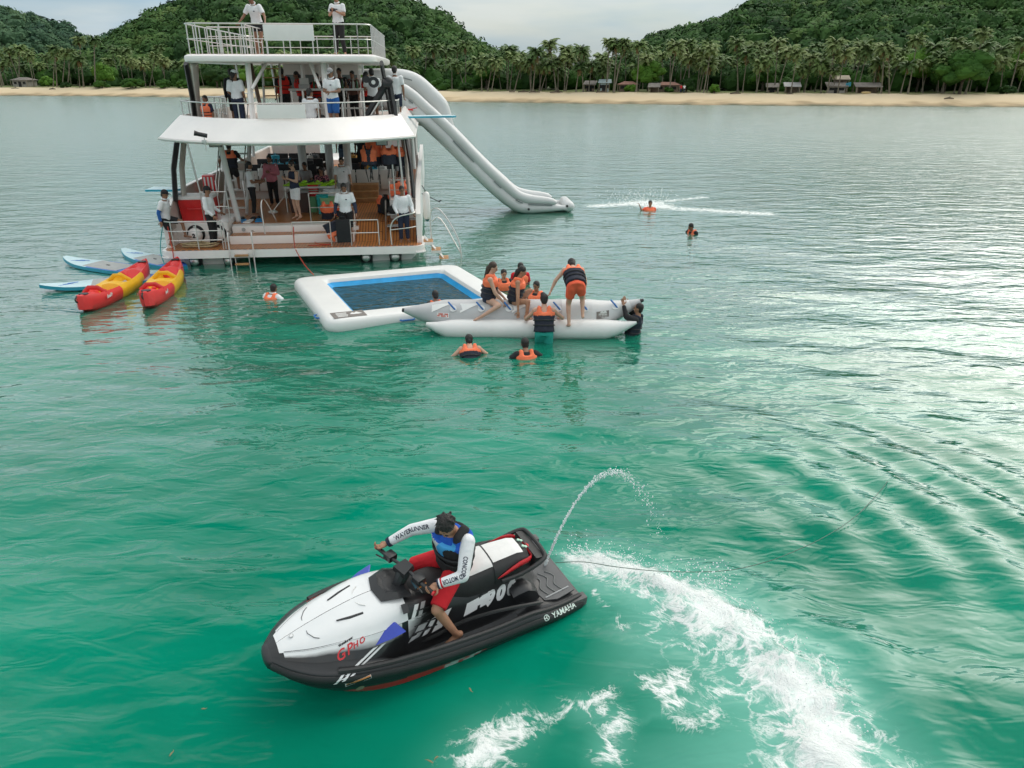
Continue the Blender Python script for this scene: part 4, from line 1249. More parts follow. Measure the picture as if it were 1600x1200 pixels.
# outboard legs under the platform
for x in (-2.9, -1.95, 2.0, 2.85):
    e = part(MB().tube([(x, .35, .27), (x, .32, -.1), (x, .4, -.4)], [.20, .16, .12], 10, sq=(1, 1.3)), 'sterndrive', M_BLACK)
    part(MB().ell((x, .14, .14), (.13, .08, .13), 12, 8), 'drive_cap', M_STEEL, e)
# flood lamps under the rim and the camera on the rim
for x, y in ((-2.05, 1.0), (2.62, 1.1)):
    lp = part(MB().box(x - .17, x + .17, y - .05, y + .02, 3.22, 3.38, bev=.012), 'flood_lamp', M_BLACK)
    part(MB().box(x - .145, x + .145, y - .056, y - .05, 3.24, 3.36), 'lens', M_GREY, lp)
cm = part(MB().tube([(-1.82, -.80, 3.30), (-1.82, -.82, 3.68)], .012, 6).box(-1.88, -1.76, -.88, -.78, 3.50, 3.56), 'camera_bracket', M_STEEL)
part(MB().tube([(-1.98, -.86, 3.72), (-1.74, -.80, 3.66)], .055, 10).tube([(-2.04, -.88, 3.74), (-1.96, -.86, 3.72)], [.07, .055], 10), 'security_camera', M_BLACK, cm)
# ---- bar on the upper deck
bar = part(MB().box(-.25, 2.35, 3.3, 3.75, 4.66, 4.72, bev=.01), 'bar_counter', M_OFFW)
for x in (-.2, .15, .75, 1.4, 2.0, 2.3):
    part(MB().tube([(x, 3.4, 3.62), (x, 3.4, 4.66)], .03, 6), 'leg', M_STEEL, bar)
part(MB().box(-.2, 2.3, 3.35, 3.6, 4.12, 4.16), 'shelf', M_OFFW, bar)
# wheelhouse behind the bar
wh = part(MB().box(-1.0, 1.6, 7.0, 9.0, 3.62, 4.55, bev=.04).box(-1.0, 1.6, 7.0, 9.0, 5.1, 5.42), 'wheelhouse', M_WHITE)
for x in (-1.0, -.35, .30, .95, 1.6):
    part(MB().box(x - .06, x + .06, 6.98, 7.06, 4.55, 5.1), 'mullion', M_WHITE, wh)
for x in (-.675, -.025, .625, 1.275):
    part(MB().box(x - .27, x + .27, 7.02, 7.03, 4.55, 5.1), 'window_pane', mat('tinted_glass', (.22, .26, .26), .08, var=.1), wh)
# ---- saloon: rows of seats, tables, serving counter
for row, (y, z) in enumerate(((6.2, 0), (8.2, 0), (10.2, 0), (12.4, 0))):
    for x0, x1 in ((-3.0, -.35), (.45, 3.0)):
        se = part(MB().box(x0, x1, y, y + .55, .97, 1.42, bev=.02), 'bench', M_OFFW)
        part(MB().box(x0 + .02, x1 - .02, y + .03, y + .55, 1.42, 1.52, bev=.03), 'seat_cushion', M_DARK, se)
        nb = 3
        w = (x1 - x0) / nb
        for k in range(nb):
            part(MB().box(x0 + k * w + .02, x0 + (k + 1) * w - .02, y - .10, y + .03, 1.25, 1.95, bev=.04), 'backrest', (M_OFFW if row == 0 else M_DARK), se)
        tb = part(MB().box(x0 + .1, x1 - .1, y + .85, y + 1.3, 1.66, 1.70, bev=.01), 'table', M_OFFW)
        part(MB().tube([(x0 + .4, y + 1.07, .97), (x0 + .4, y + 1.07, 1.66)], .05, 8).tube([(x1 - .4, y + 1.07, .97), (x1 - .4, y + 1.07, 1.66)], .05, 8), 'leg', M_STEEL, tb)
part(MB().box(-3.4, 3.4, 15.5, 15.6, 2.2, 3.4).box(-3.4, -1.2, 15.5, 15.6, .97, 2.2).box(1.4, 3.4, 15.5, 15.6, .97, 2.2), 'bulkhead', M_GREY)
# serving counter with cupboards
ct = part(MB().box(-.75, .95, 3.25, 3.95, 1.72, 1.78, bev=.01), 'serving_counter', mat('counter_top', (.60, .59, .56), .4))
part(MB().box(-.45, .92, 3.5, 3.92, .97, 1.72), 'cupboard', M_OFFW, ct)
for x in (-.70, .90):
    part(MB().tube([(x, 3.3, .97), (x, 3.3, 1.72)], .022, 6), 'leg', M_STEEL, ct)
part(MB().tube([(-.76, 3.22, 1.66), (.95, 3.22, 1.66)], .02, 6), 'towel_rail', M_STEEL, ct)
for x in (-.1, .25, .6):
    part(MB().box(x - .155, x + .155, 3.485, 3.5, 1.05, 1.62, bev=.004), 'cupboard_door', M_WHITE, ct)
# white ladder stand behind the aisle
part(MB().box(1.15, 2.1, 5.0, 5.5, .97, 1.1).box(1.15, 2.1, 5.3, 5.8, 1.1, 1.3).box(1.15, 2.1, 5.6, 6.1, 1.3, 1.5), 'inner_step', M_WOODSTEP)
# ================================================================== INFLATABLES AND BOARDS
M_PVC = mat('light_grey_pvc', (.62, .63, .625), .42, var=.04, vs=1.2, coat=.15)
M_PVCW = mat('white_pvc', (.78, .78, .76), .4, var=.04, vs=1.5)
M_PVCG = mat('grey_pvc', (.50, .50, .505), .5, var=.05, vs=1.5)
M_PVCD = mat('taupe_patch', (.20, .18, .165), .7, var=.1)
M_BLUE = mat('blue_liner', (.02, .34, .70), .4, var=.15, vs=3)
M_BLUEH = mat('blue_webbing', (.03, .16, .45), .7)
M_SEAM = mat('grey_strap', (.22, .25, .25), .7)

# ---- water slide beside the catamaran
def slide():
    dirf = Vector((-math.sin(B_YAW), math.cos(B_YAW), 0))
    def plane(px, py, off):
        """point on the vertical plane across the boat, off metres further forward"""
        p0 = Vector((-3.4, 29.3, 0)) + dirf * off
        d = ray(px, py); c = Vector((0, 0, CAM_H))
        return c + d * ((p0 - c).dot(dirf) / d.dot(dirf))
    low = [(560, 176), (600, 172), (625, 172), (640, 180), (656, 193), (695, 229), (744, 279), (774, 308), (796, 325), (815, 332), (850, 331), (888, 328)]
    upp = [(560, 128), (600, 126), (625, 129), (644, 140), (664, 157), (701, 192), (754, 246), (790, 279), (812, 298), (832, 305), (860, 309), (888, 318)]
    t = thing('inflatable_slide', 'long grey white inflatable water slide off the upper deck', 'slide', plane(640, 180, 0))
    o0 = t.location.copy()
    W = 1.35
    L = smooth_path([plane(x, y, 0) for x, y in low], 5); U = smooth_path([plane(x, y, 0) for x, y in upp], 5)
    for off, nm in ((0, 'near_wall'), (W, 'far_wall')):
        mb = MB()
        sh = dirf * off - o0
        th = [(u - l).length for l, u in zip(L, U)]
        c1 = [l.lerp(u, .30) + sh for l, u in zip(L, U)]; c2 = [l.lerp(u, .76) + sh - dirf * .03 for l, u in zip(L, U)]
        r1 = [.30 * a for a in th]; r2 = [.25 * a for a in th]
        r1[-1] = .16; r1.append(.03); c1.append(c1[-1] + Vector((.16, 0, 0)))
        mb.tube(c1, r1, 16)
        w = part(mb, 'side_tube', M_PVC, t)
        mb = MB(); mb.tube(c2[:-3], r2[:-4] + [.05], 16)
        part(mb, 'top_tube', M_PVC, t)
        if off == 0:
            for k0, k1 in ((14, 17), (26, 30), (33, 36), (40, 44), (45, 52)):
                q = [c1[k].lerp(c2[k], .52) - dirf * (r1[k] * .88) for k in range(k0, k1)]
                part(MB().tube(q, .022, 5), 'strap', M_SEAM, w)
    c1 = [l.lerp(u, .22) - o0 for l, u in zip(L, U)]
    mb = MB(); n = len(c1)
    mb.add([p for p in c1] + [p + dirf * W for p in c1], [(i, i + 1, n + i + 1, n + i) for i in range(n - 1)])
    mb.add([p - Vector((0, 0, .12)) for p in c1] + [p + dirf * W - Vector((0, 0, .12)) for p in c1], [(i, i + 1, n + i + 1, n + i) for i in range(n - 1)])
    part(mb, 'slide_bed', M_PVC, t)
    mb = MB(); mb.capsule(c1[-1] + Vector((.05, 0, .08)), c1[-1] + dirf * W + Vector((.05, 0, .08)), .20, .20, 14); part(mb, 'end_tube', M_PVC, t)
    # the high far side at the start of the slide
    hump = [(566, 108), (605, 107), (634, 109), (657, 118), (679, 137), (696, 155), (703, 170), (709, 195), (712, 206)]
    H = smooth_path([plane(x, y, W) for x, y in hump], 5)
    for k, (dn, r) in enumerate(((.30, .30), (.80, .27), (1.25, .25))):
        pts = []
        for i, p in enumerate(H):
            a, b = H[max(0, i - 1)], H[min(len(H) - 1, i + 1)]
            tg = (b - a).normalized(); nr = Vector((tg.z, 0, -tg.x)); nr = nr if nr.z < 0 or nr.x < 0 else -nr
            pts.append(p + nr * dn - o0 + dirf * .05 * k)
        m = len(pts) - k * 4
        rs = [r] * (m - 2) + [r * .8, r * .35]
        part(MB().tube(pts[:m], rs, 16), 'upper_tube', M_PVC, t)
        q = [p - dirf * (r * .98) for p in pts[8 + k * 3:14 + k * 3]]
        part(MB().tube(q, .022, 5), 'strap', M_SEAM, t)
    s = plane(566, 120, W) - o0
    part(MB().capsule(s + Vector((.1, 0, -.25)), s + Vector((.1, 0, -1.3)), .26, .26, 14), 'upper_tube', M_PVC, t)
    pz = plane(640, 171, -.36) - o0
    part(MB().tube([pz + Vector((-.25, 0, .03)), pz + Vector((.12, 0, -.02))], [.012, .03], 6).tube([pz + Vector((.0, 0, 0)), pz + Vector((.28, 0, .06))], .014, 5), 'handle', M_RED, t)
    for px, py in ((826, 327), (886, 322)):
        v = plane(px, py, -.34) - o0
        part(MB().tube([v, v - dirf * .03], .05, 8), 'valve', M_BLACK, t)
slide()

# ---- floating swimming pool ring
A, Bc, C = at_z(455, 431, .30), at_z(510, 500, .30), at_z(712, 409, .30)
def pool():
    t = thing('floating_pool', 'white inflatable floating pool with blue inner lining', 'floating pool', ((A + Bc + C) / 3) * 1)
    o0 = t.location.copy(); o0.z = 0; t.location.z = 0
    ex = (C - A); ey = (Bc - A); ex.z = ey.z = 0
    lx, ly = ex.length, ey.length; ux, uy = ex.normalized(), ey.normalized()
    a0 = Vector((A.x, A.y, 0)) - o0
    def q(s, d, z): return a0 + ux * s + uy * d + Vector((0, 0, z))
    w = .66; ws = .77
    def ring(i, z, rad=.22):
        x0, x1, y0, y1 = i * 1.17, lx - i * .92, i * .82, ly - i * .97
        pts = []
        r = rad
        for cx, cy, s0 in ((x0 + r, y0 + r, 180), (x1 - r, y0 + r, 270), (x1 - r, y1 - r, 0), (x0 + r, y1 - r, 90)):
            for k in range(6):
                a = R(s0 + 90 * k / 5); pts.append(q(cx + r * math.cos(a), cy + r * math.sin(a), z))
        return pts
    # cross-section of the tube frame, from outer bottom over the top to inner bottom
    prof = [(.08, -.12), (.015, -.02), (0, .08), (.015, .18), (.06, .245), (.13, .262), (w - .13, .262), (w - .06, .245), (w - .015, .18), (w, .10), (w - .03, -.05)]
    part(MB().loft([ring(i, z, .30 if i < .5 else .14) for i, z in prof], caps=False), 'inflated_frame', M_PVCW, t)
    part(MB().loft([ring(w - .015, .17, .12), ring(w + .05, .085, .12), ring(w + .10, .045, .12), ring(w + .12, -.25, .12)], caps=False), 'liner', M_BLUE, t)
    # netted basin: dark water over a black net
    m = bpy.data.materials.new('netted_pool_water'); m.use_nodes = True
    nt = m.node_tree; b = nt.nodes['Principled BSDF']; b.inputs['Base Color'].default_value = (.016, .045, .036, 1); b.inputs['Roughness'].default_value = .06
    b.inputs['IOR'].default_value = 1.36
    geo = nd(nt, 'ShaderNodeNewGeometry'); mp = nd(nt, 'ShaderNodeMapping'); mp.inputs['Scale'].default_value = (1.6, 3.2, 1)
    nt.links.new(geo.outputs['Position'], mp.inputs['Vector'])
    nz = nd(nt, 'ShaderNodeTexNoise', Scale=1.4, Detail=4., Distortion=1.5); nt.links.new(mp.outputs[0], nz.inputs['Vector'])
    bp_ = nd(nt, 'ShaderNodeBump', Strength=.7, Distance=.16); nt.links.new(nz.outputs['Fac'], bp_.inputs['Height']); nt.links.new(bp_.outputs[0], b.inputs['Normal'])
    mb = MB(); g = ring(w + .085, .06, .12); mb.add(g, [tuple(range(len(g)))]); mb.build('basin_water', m, t, smooth=False)
    # patch with a mountain emblem near the corner
    c = q(ws * .72, ly - .36, .268)
    pt = part(MB().add([c - ux * .36 - uy * .22, c + ux * .36 - uy * .22, c + ux * .36 + uy * .22, c - ux * .36 + uy * .22], [(0, 1, 2, 3)]), 'emblem_patch', M_PVCD, t, smooth=False)
    e = MB()
    f = lambda a, b: c + ux * a - uy * b + Vector((0, 0, .004))
    e.add([f(.02, -.02), f(.10, .10), f(.14, .05), f(.20, .13), f(.30, -.02), f(.22, -.05), f(.1, -.05)], [(0, 1, 2, 3, 4, 5, 6)])
    for k in range(4):
        yy = .13 - k * .08
        e.add([f(-.26, yy), f(-.02 - .02 * (k % 2), yy), f(-.02 - .02 * (k % 2), yy - .045), f(-.26, yy - .045)], [(0, 1, 2, 3)])
    part(e, 'emblem', M_PVCW, pt, smooth=False)
    for s in (1.75,):
        h = q(s, ly + .01, .12)
        part(MB().tube([h - ux * .16, h - ux * .13 + uy * .06, h + ux * .13 + uy * .06, h + ux * .16], .02, 6), 'handle', M_BLUEH, t)
    h = q(-.01, ly * .78, .12)
    part(MB().tube([h - uy * .14, h - uy * .1 - ux * .06, h + uy * .1 - ux * .06, h + uy * .14], .02, 6), 'handle', M_BLUEH, t)
    for s, d in ((lx - .1, ly * .55),):
        h = q(s, d, .265); part(MB().tube([h, h + Vector((0, 0, .012))], .05, 8), 'valve', M_BLACK, t)
    return q, lx, ly
POOLQ = pool()

# ---- banana boat
BAN_Y = 15.25
def banana():
    t = thing('banana_boat', 'grey and white inflatable banana boat carrying riders', 'banana boat', (0.25, BAN_Y, 0))
    X0 = at_y(632, 487, BAN_Y); X1 = at_y(1000, 477, BAN_Y)
    x0, x1 = X0.x - .25, X1.x - .25
    L = x1 - x0
    pts, rs = [], []
    for k in range(25):
        u = k / 24
        x = x0 + L * u
        z = .36 + .10 * max(0, 1 - u / .22) ** 1.6 + .30 * max(0, (u - .80) / .20) ** 1.5
        r = .33 * min(1, (u / .20 + .10)) ** .8 if u < .2 else (.33 * min(1, ((1 - u) / .22) + .12) ** .85 if u > .78 else .33)
        pts.append((x, 0, z)); rs.append(max(.035, r))
    main = part(MB().tube(pts, rs, 20), 'main_tube', M_PVCG, t)
    # pale panel at the rear quarter
    part(MB().tube(pts[16:20], [r + .004 for r in rs[16:20]], 20, caps=False), 'pale_panel', M_PVC, main)
    part(MB().tube(pts[19:24], [r + .005 for r in rs[19:24]], 20, caps=False), 'pale_panel', M_PVC, main)
    part(MB().tube([(x0 - .05, 0, .46), (x0 + .06, 0, .455)], [.04, .055], 10), 'nose_cap', M_BLACK, t)
    part(MB().tube([(x1 - .04, 0, .655), (x1 + .07, 0, .69)], [.055, .03], 10), 'nose_cap', M_BLACK, t)
    for sy in (-1, 1):
        q, rr = [], []
        for k in range(21):
            u = k / 20; x = x0 + .50 + (L - .62) * u
            q.append((x, sy * .40, .16 + .12 * max(0, 1 - u / .12) ** 1.5 + .16 * max(0, (u - .85) / .15) ** 1.5)); rr.append(.215 * min(1, (u / .14 + .18), ((1 - u) / .16 + .16)))
        part(MB().tube(q, rr, 16), 'side_tube', M_PVCW, t)
    # white wedges, handle roundels and blue handles on the flank facing the camera
    def on(xx, ang, k=1.03):
        u = (xx - x0) / L; i = min(23, max(0, int(u * 24))); f = u * 24 - i
        r = rs[i] * (1 - f) + rs[i + 1] * f; z = pts[i][2] * (1 - f) + pts[i + 1][2] * f
        return Vector((xx, -math.cos(ang) * r * k, z + math.sin(ang) * r * k))
    wedges = ((681, 33, 10), (720, 33, 10), (793, 33, 8))
    def px2x(px): return at_y(px, 490, BAN_Y - .3).x - .25
    for px in (674, 719, 800):
        a = px2x(px); bq = px2x(px + 30)
        v = []
        for f in range(5):
            xx = a + (bq - a) * f / 4; v.append((on(xx, R(62)), on(xx, R(62 - 38 * (1 - f / 4.3)))))
        part(MB().add([p for pr_ in v for p in pr_], [(2 * i, 2 * i + 2, 2 * i + 3, 2 * i + 1) for i in range(4)]), 'white_wedge', M_PVCW, main)
    for px in (708, 752, 795, 872, 914, 962):
        x = px2x(px); ce = on(x, R(40), 1.0); n = Vector((0, -math.cos(R(40)), math.sin(R(40))))
        part(MB().tube([ce, ce + n * .014], .075, 14), 'roundel', M_PVCW, main)
        part(MB().tube(smooth_path([ce + Vector((-.10, .02, .14)), ce + n * .05 + Vector((-.02, 0, .03)), ce + n * .02 + Vector((.05, 0, -.04))], 3), .018, 6), 'handle', M_BLUEH, main)
    # patches: red lettering label and the taupe mountain emblem
    def flat(px, ang, w, h, m, nm, k=1.035):
        x = px2x(px); v = []
        for i in range(5):
            xx = x + (i / 4 - .5) * w; v.append((on(xx, R(ang) + h / .66, k), on(xx, R(ang) - h / .66, k)))
        return part(MB().add([p for pr_ in v for p in pr_], [(2 * i, 2 * i + 2, 2 * i + 3, 2 * i + 1) for i in range(4)]), nm, m, main), x
    lb, x = flat(692, 14, .26, .10, M_PVCW, 'warning_label')
    for j in range(2):
        mb = MB()
        for i in range(9):
            if (i * 7 + j) % 5 == 0: continue
            xx = x - .11 + i * .026; z = .2 + (.035 if j == 0 else -.03)
            c = on(xx, R(14) + (.06 if j == 0 else -.06), 1.05)
            mb.add([c + Vector((-.01, 0, .018)), c + Vector((.01, 0, .018)), c + Vector((.01, 0, -.018)), c + Vector((-.01, 0, -.018))], [(0, 1, 2, 3)])
        part(mb, 'lettering', mat('red_print', (.65, .12, .09), .6), lb, smooth=False)
    em, x = flat(942, 12, .27, .165, M_PVCD, 'emblem_patch', 1.05)
    mb = MB()
    c = on(x, R(14), 1.085)
    f = lambda a, b: c + Vector((a, .012 * 0, b))
    mb.add([f(-.07, .03), f(-.02, .085), f(.01, .06), f(.05, .095), f(.09, .04), f(.02, .025)], [(0, 1, 2, 3, 4, 5)])
    mb.add([f(-.09, .018), f(.09, .018), f(.09, .0), f(-.09, 0)], [(0, 1, 2, 3)])
    part(mb, 'emblem', M_PVCW, em, smooth=False)
    for txt, dz, sz in (('ISLAND', -.022, .055), ('JOURNEY', -.065, .05)):
        vs, fs = text_mesh(txt, sz)
        part(MB().add([f(v.x, v.y + dz) for v in vs], fs), 'lettering', M_PVCW, em, smooth=False)
banana()

# ---- paddle boards
M_SUPD = mat('board_blue_edge', (.02, .30, .42), .45, var=.1)
M_SUPT = mat('board_pale_top', (.56, .74, .78), .4, var=.06)
M_SUPG = mat('board_deck_pad', (.42, .43, .42), .8, var=.08)
M_SUPB = mat('board_blue_tail', (.03, .16, .52), .45, var=.25, vs=2)
def board(a, b, label, w=.42, z=.06):
    a, b = at_z(*a), at_z(*b); d = (b - a); Ln = 3.3
    t = thing('paddle_board', label, 'paddle board', (a.x, a.y, z), math.atan2(d.y, d.x), 'paddle boards moored behind the kayaks')
    def half(u): return w * (math.sin(min(1, u * 1.9 + .04) * math.pi / 2) ** .7) * (math.sin(min(1, (1 - u) * 2.6 + .16) * math.pi / 2) ** .7)
    def out(u0, u1, k=1., n=26):
        us = [u0 + (u1 - u0) * i / n for i in range(n + 1)]
        return [(u * Ln, half(u) * k) for u in us] + [(u * Ln, -half(u) * k) for u in reversed(us)]
    rk = lambda x: .09 * max(0, 1 - x / (Ln * .28)) ** 2
    def sheet(poly, z0, z1):
        n = len(poly) // 2
        rows = [[(poly[i][0], poly[i][1], z0 + rk(poly[i][0])), (poly[i][0], poly[i][1] * .97, z1 + rk(poly[i][0])), (poly[i][0], -poly[i][1] * .97, z1 + rk(poly[i][0])), (poly[i][0], -poly[i][1], z0 + rk(poly[i][0]))] for i in range(n)]
        return MB().loft(rows)
    h = part(sheet(out(0, 1), -.05, .035), 'hull', M_SUPD, t)
    part(sheet(out(.004, .42, .94), .036, .042), 'nose_deck', M_SUPT, t)
    part(sheet(out(.42, .74, .95), .036, .042), 'tail_deck', M_SUPB, t)
    part(sheet(out(.74, .995, .95), .036, .042), 'tail_deck', M_SUPB, t)
    part(sheet(out(.36, .78, .82), .043, .050), 'deck_pad', M_SUPG, t)
    lg = MB()
    for k in range(3):
        lg.tube([(Ln * (.13 + .03 * k), -.12 + .08 * k, .046 + rk(Ln * .15)), (Ln * (.2 + .03 * k), .02 + .07 * k, .048 + rk(Ln * .2))], .008, 4)
    part(lg, 'scrollwork', M_SUPB, t)
    part(MB().box(Ln * .56 - .06, Ln * .56 + .06, -.02, .02, .051, .064), 'carry_handle', M_BLACK, t)
board((103, 410), (275, 436), 'pale blue paddle board, middle one of the three')
board((64, 455), (262, 436), 'pale blue paddle board nearest the camera, partly under a kayak')
board((194, 397), (290, 423), 'pale blue paddle board tucked closest to the catamaran')

# ---- kayaks
M_KR = mat('kayak_red', (.72, .045, .045), .42, var=.08, vs=3)
M_KY = mat('kayak_yellow', (.85, .48, .02), .42, var=.08, vs=3)
def kayak(a, b, label):
    a, b = at_z(*a), at_z(*b); d = b - a; Ln = 3.75
    t = thing('kayak', label, 'kayak', (a.x, a.y, 0), math.atan2(d.y, d.x), 'red and yellow kayaks')
    n = 40
    def half(u): return .40 * max(.02, math.sin(math.pi * min(max(u, 0), 1)) ** .62)
    def ridge(u): return .30 + .14 * abs(2 * u - 1) ** 2.2
    def well(u):
        w = 0
        for c, hw in ((.30, .125), (.64, .125)):
            q = abs(u - c) / hw
            if q < 1: w = max(w, min(1, (1 - q) * 4))
        if abs(u - .13) < .035 or abs(u - .86) < .04: w = max(w, .25)
        return w
    rows = []
    for k in range(n + 1):
        u = k / n; h = half(u); z1 = ridge(u); wl_ = well(u)
        kz = -.16 + .34 * abs(2 * u - 1) ** 5
        prof = [(-.0, kz), (-h * .55, kz + .03), (-h * .9, .06 + kz * .3), (-h, .16), (-h * .97, z1 - .06), (-h * .82, z1), (-h * .66, z1 - .01 - .02 * wl_), (-h * .52, z1 - .02 - .20 * wl_), (-h * .2, z1 + .0 - .22 * wl_ + .012 * (1 - wl_)), (0, z1 + .015 * (1 - wl_) - .22 * wl_)]
        prof = prof + [(-x, z) for x, z in prof[-2:0:-1]]
        rows.append([(u * Ln, x, z) for x, z in prof])
    mb = MB()
    m = len(rows[0])
    cut = (.37, .72)
    for k in range(n):
        u = (k + .5) / n
        mi = 1 if cut[0] < u < cut[1] else 0
        if k == 0: mb.add(rows[0], [tuple(reversed(range(m)))], 0)
        mb.add(rows[k] + rows[k + 1], [(j, (j + 1) % m, m + (j + 1) % m, m + j) for j in range(m)], mi)
    mb.add(rows[-1], [tuple(range(m))], 0)
    part(mb, 'hull', [M_KR, M_KY], t, angle=50)
    for u in (.085, .93):
        part(MB().tube([(u * Ln, 0, ridge(u) + .010), (u * Ln, 0, ridge(u) + .03)], .11, 14, sq=(.8, 1.)), 'hatch', M_BLACK, t)
    for c in (.22, .56):
        part(MB().tube([(c * Ln, -.26, ridge(c) - .04), (c * Ln - .05, -.1, ridge(c) + .10), (c * Ln - .05, .1, ridge(c) + .10), (c * Ln, .26, ridge(c) - .04)], .04, 8, sq=(.5, 1.4)), 'seat_back', M_KR if c < .4 else M_KY, t)
    for c in (.40, .74):
        for sy in (-1, 1):
            part(MB().box(c * Ln - .07, c * Ln + .07, sy * .13 - .05, sy * .13 + .05, .12, .19, bev=.02), 'footrest', M_KR, t)
    for sy in (-1, 1):
        vs, fs = text_mesh('feelfree', .13, .3, .004)
        sx = .24 * Ln
        part(MB().add([Vector((sx + v.x * (1 if sy < 0 else -1), sy * (half(.24) * .985 + .012), .225 + v.y)) for v in vs], fs), 'lettering', M_PVCW, t, smooth=False)
    part(MB().tube(smooth_path([(.02, 0, .44), (-.08, 0, .38), (-.02, 0, .30)], 3), .018, 6), 'grab_handle', M_BLACK, t)
    return t
kayak((126, 492), (240, 424), 'red and yellow kayak farther from the catamaran')
kayak((228, 486), (289, 416), 'red and yellow kayak nearer to the catamaran')
# ================================================================== PEOPLE
def skin_mat(name, c):
    return mat(name, c, .55, var=.10, vs=7, bump=.08, bs=60)
SK = [skin_mat('skin_tan', (.42, .22, .135)), skin_mat('skin_brown', (.27, .135, .08)), skin_mat('skin_light', (.58, .35, .25))]
M_HAIR = mat('black_hair', (.012, .010, .009), .5, var=.4, vs=30, bump=.8, bs=60)
M_HAIRB = mat('brown_hair', (.045, .024, .014), .5, var=.4, vs=30, bump=.8, bs=60)
M_EYE = mat('eye_dark', (.02, .015, .012), .3)
M_LIP = mat('lips', (.34, .12, .09), .5)
def cloth(n, c, r=.85): return mat(n, c, r, var=.07, vs=9, bump=.55, bs=14)
C_WHITE = cloth('white_polo_cloth', (.78, .79, .80)); C_BLACK = cloth('black_cloth', (.016, .016, .018)); C_NAVY = cloth('navy_cloth', (.018, .026, .055))
C_BLUE = cloth('blue_cloth', (.02, .11, .36)); C_PINK = cloth('pink_cloth', (.60, .20, .25)); C_CORAL = cloth('coral_cloth', (.88, .13, .06)); C_TEAL = cloth('teal_cloth', (.02, .34, .28))
C_RED = cloth('red_cloth', (.60, .012, .022)); C_GREY = cloth('grey_cloth', (.30, .30, .30)); C_BROWNC = cloth('brown_cloth', (.13, .06, .045)); C_JEAN = cloth('denim_cloth', (.10, .15, .22))
C_REDV = cloth('red_vest_cloth', (.78, .03, .02))
def floral():
    m = bpy.data.materials.new('pink_floral_cloth'); m.use_nodes = True; nt = m.node_tree; b = nt.nodes['Principled BSDF']; b.inputs['Roughness'].default_value = .9
    tc = nd(nt, 'ShaderNodeTexCoord'); v = nd(nt, 'ShaderNodeTexVoronoi', Scale=16.); nt.links.new(tc.outputs['Object'], v.inputs['Vector'])
    r = nd(nt, 'ShaderNodeValToRGB'); nt.links.new(v.outputs['Distance'], r.inputs['Fac']); r.color_ramp.interpolation = 'CONSTANT'
    r.color_ramp.elements[0].color = (.62, .24, .28, 1); r.color_ramp.elements[1].position = .42; r.color_ramp.elements[1].color = (.10, .04, .06, 1)
    nt.links.new(r.outputs['Color'], b.inputs['Base Color']); return m
C_FLORAL = floral()

BASE = dict(pel=(0, 0, .94), wai=(0, 0, 1.08), che=(0, .01, 1.28), neb=(0, -.015, 1.455), hea=(0, .025, 1.605), fdir=(0, 1, -.08),
            shl=(-.180, -.01, 1.385), ell=(-.235, -.035, 1.11), wrl=(-.245, .04, .875), shr=(.180, -.01, 1.385), elr=(.235, -.035, 1.11), wrr=(.245, .04, .875),
            hil=(-.088, 0, .90), knl=(-.10, .02, .48), anl=(-.105, -.03, .085), tol=(-.125, .13, .03), hir=(.088, 0, .90), knr=(.10, .02, .48), anr=(.105, -.03, .085), tor=(.125, .13, .03))
UP = ('wai', 'che', 'neb', 'hea', 'shl', 'ell', 'wrl', 'shr', 'elr', 'wrr')
def pose(**k):
    J = {a: Vector(b) for a, b in BASE.items()}
    lean, side, twist = k.pop('lean', 0), k.pop('side', 0), k.pop('twist', 0)
    for a, b in k.items(): J[a] = Vector(b)
    if lean or side or twist:
        Rm = Matrix.Rotation(R(-lean), 3, 'X') @ Matrix.Rotation(R(side), 3, 'Y') @ Matrix.Rotation(R(twist), 3, 'Z')
        for a in UP: J[a] = J['pel'] + Rm @ (J[a] - J['pel'])
    return J
def sit(**k):
    q = dict(hil=(-.09, .02, .92), hir=(.09, .02, .92), knl=(-.13, .42, .92), knr=(.13, .42, .92), anl=(-.13, .40, .48), anr=(.13, .40, .48), tol=(-.14, .56, .44), tor=(.14, .56, .44))
    q.update(k); return pose(**q)
HANDS_FRONT = dict(ell=(-.25, .02, 1.12), wrl=(-.06, .24, 1.10), elr=(.25, .02, 1.12), wrr=(.06, .24, 1.12))
HANDS_PHONE = dict(ell=(-.24, .05, 1.14), wrl=(-.05, .26, 1.24), elr=(.24, .05, 1.14), wrr=(.04, .26, 1.22))

def torso_rings(J, infl, t0=0., t1=1., n=16, wmul=1.):
    sh = (J['shl'] + J['shr']) / 2
    ax_h = (J['hir'] - J['hil']).normalized(); ax_s = (J['shr'] - J['shl']).normalized()
    up0 = (J['wai'] - J['pel']).normalized()
    pts = [(J['pel'] - up0 * .09, .145, .105, 0.), (J['pel'], .165, .118, .15), (J['wai'], .142, .100, .38), ((J['wai'] + J['che']) / 2, .150, .106, .52), (J['che'], .168, .115, .70), (sh.lerp(J['che'], .25), .172, .105, .88), (sh.lerp(J['neb'], .55), .105, .078, .97), (J['neb'] + (J['hea'] - J['neb']) * .1, .060, .062, 1.03)]
    res = []
    for i, (p, a, b, t) in enumerate(pts):
        if t < t0 - 1e-6 or t > t1 + 1e-6: continue
        q = pts[min(i + 1, len(pts) - 1)][0] - pts[max(i - 1, 0)][0]; up = q.normalized()
        rt = ax_h.lerp(ax_s, min(1, t * 1.2)); rt = (rt - up * rt.dot(up)).normalized(); fw = up.cross(rt)
        res.append([p + rt * (math.cos(2 * math.pi * j / n) * (a * wmul + infl)) + fw * (math.sin(2 * math.pi * j / n) * (b + infl)) for j in range(n)])
    return res

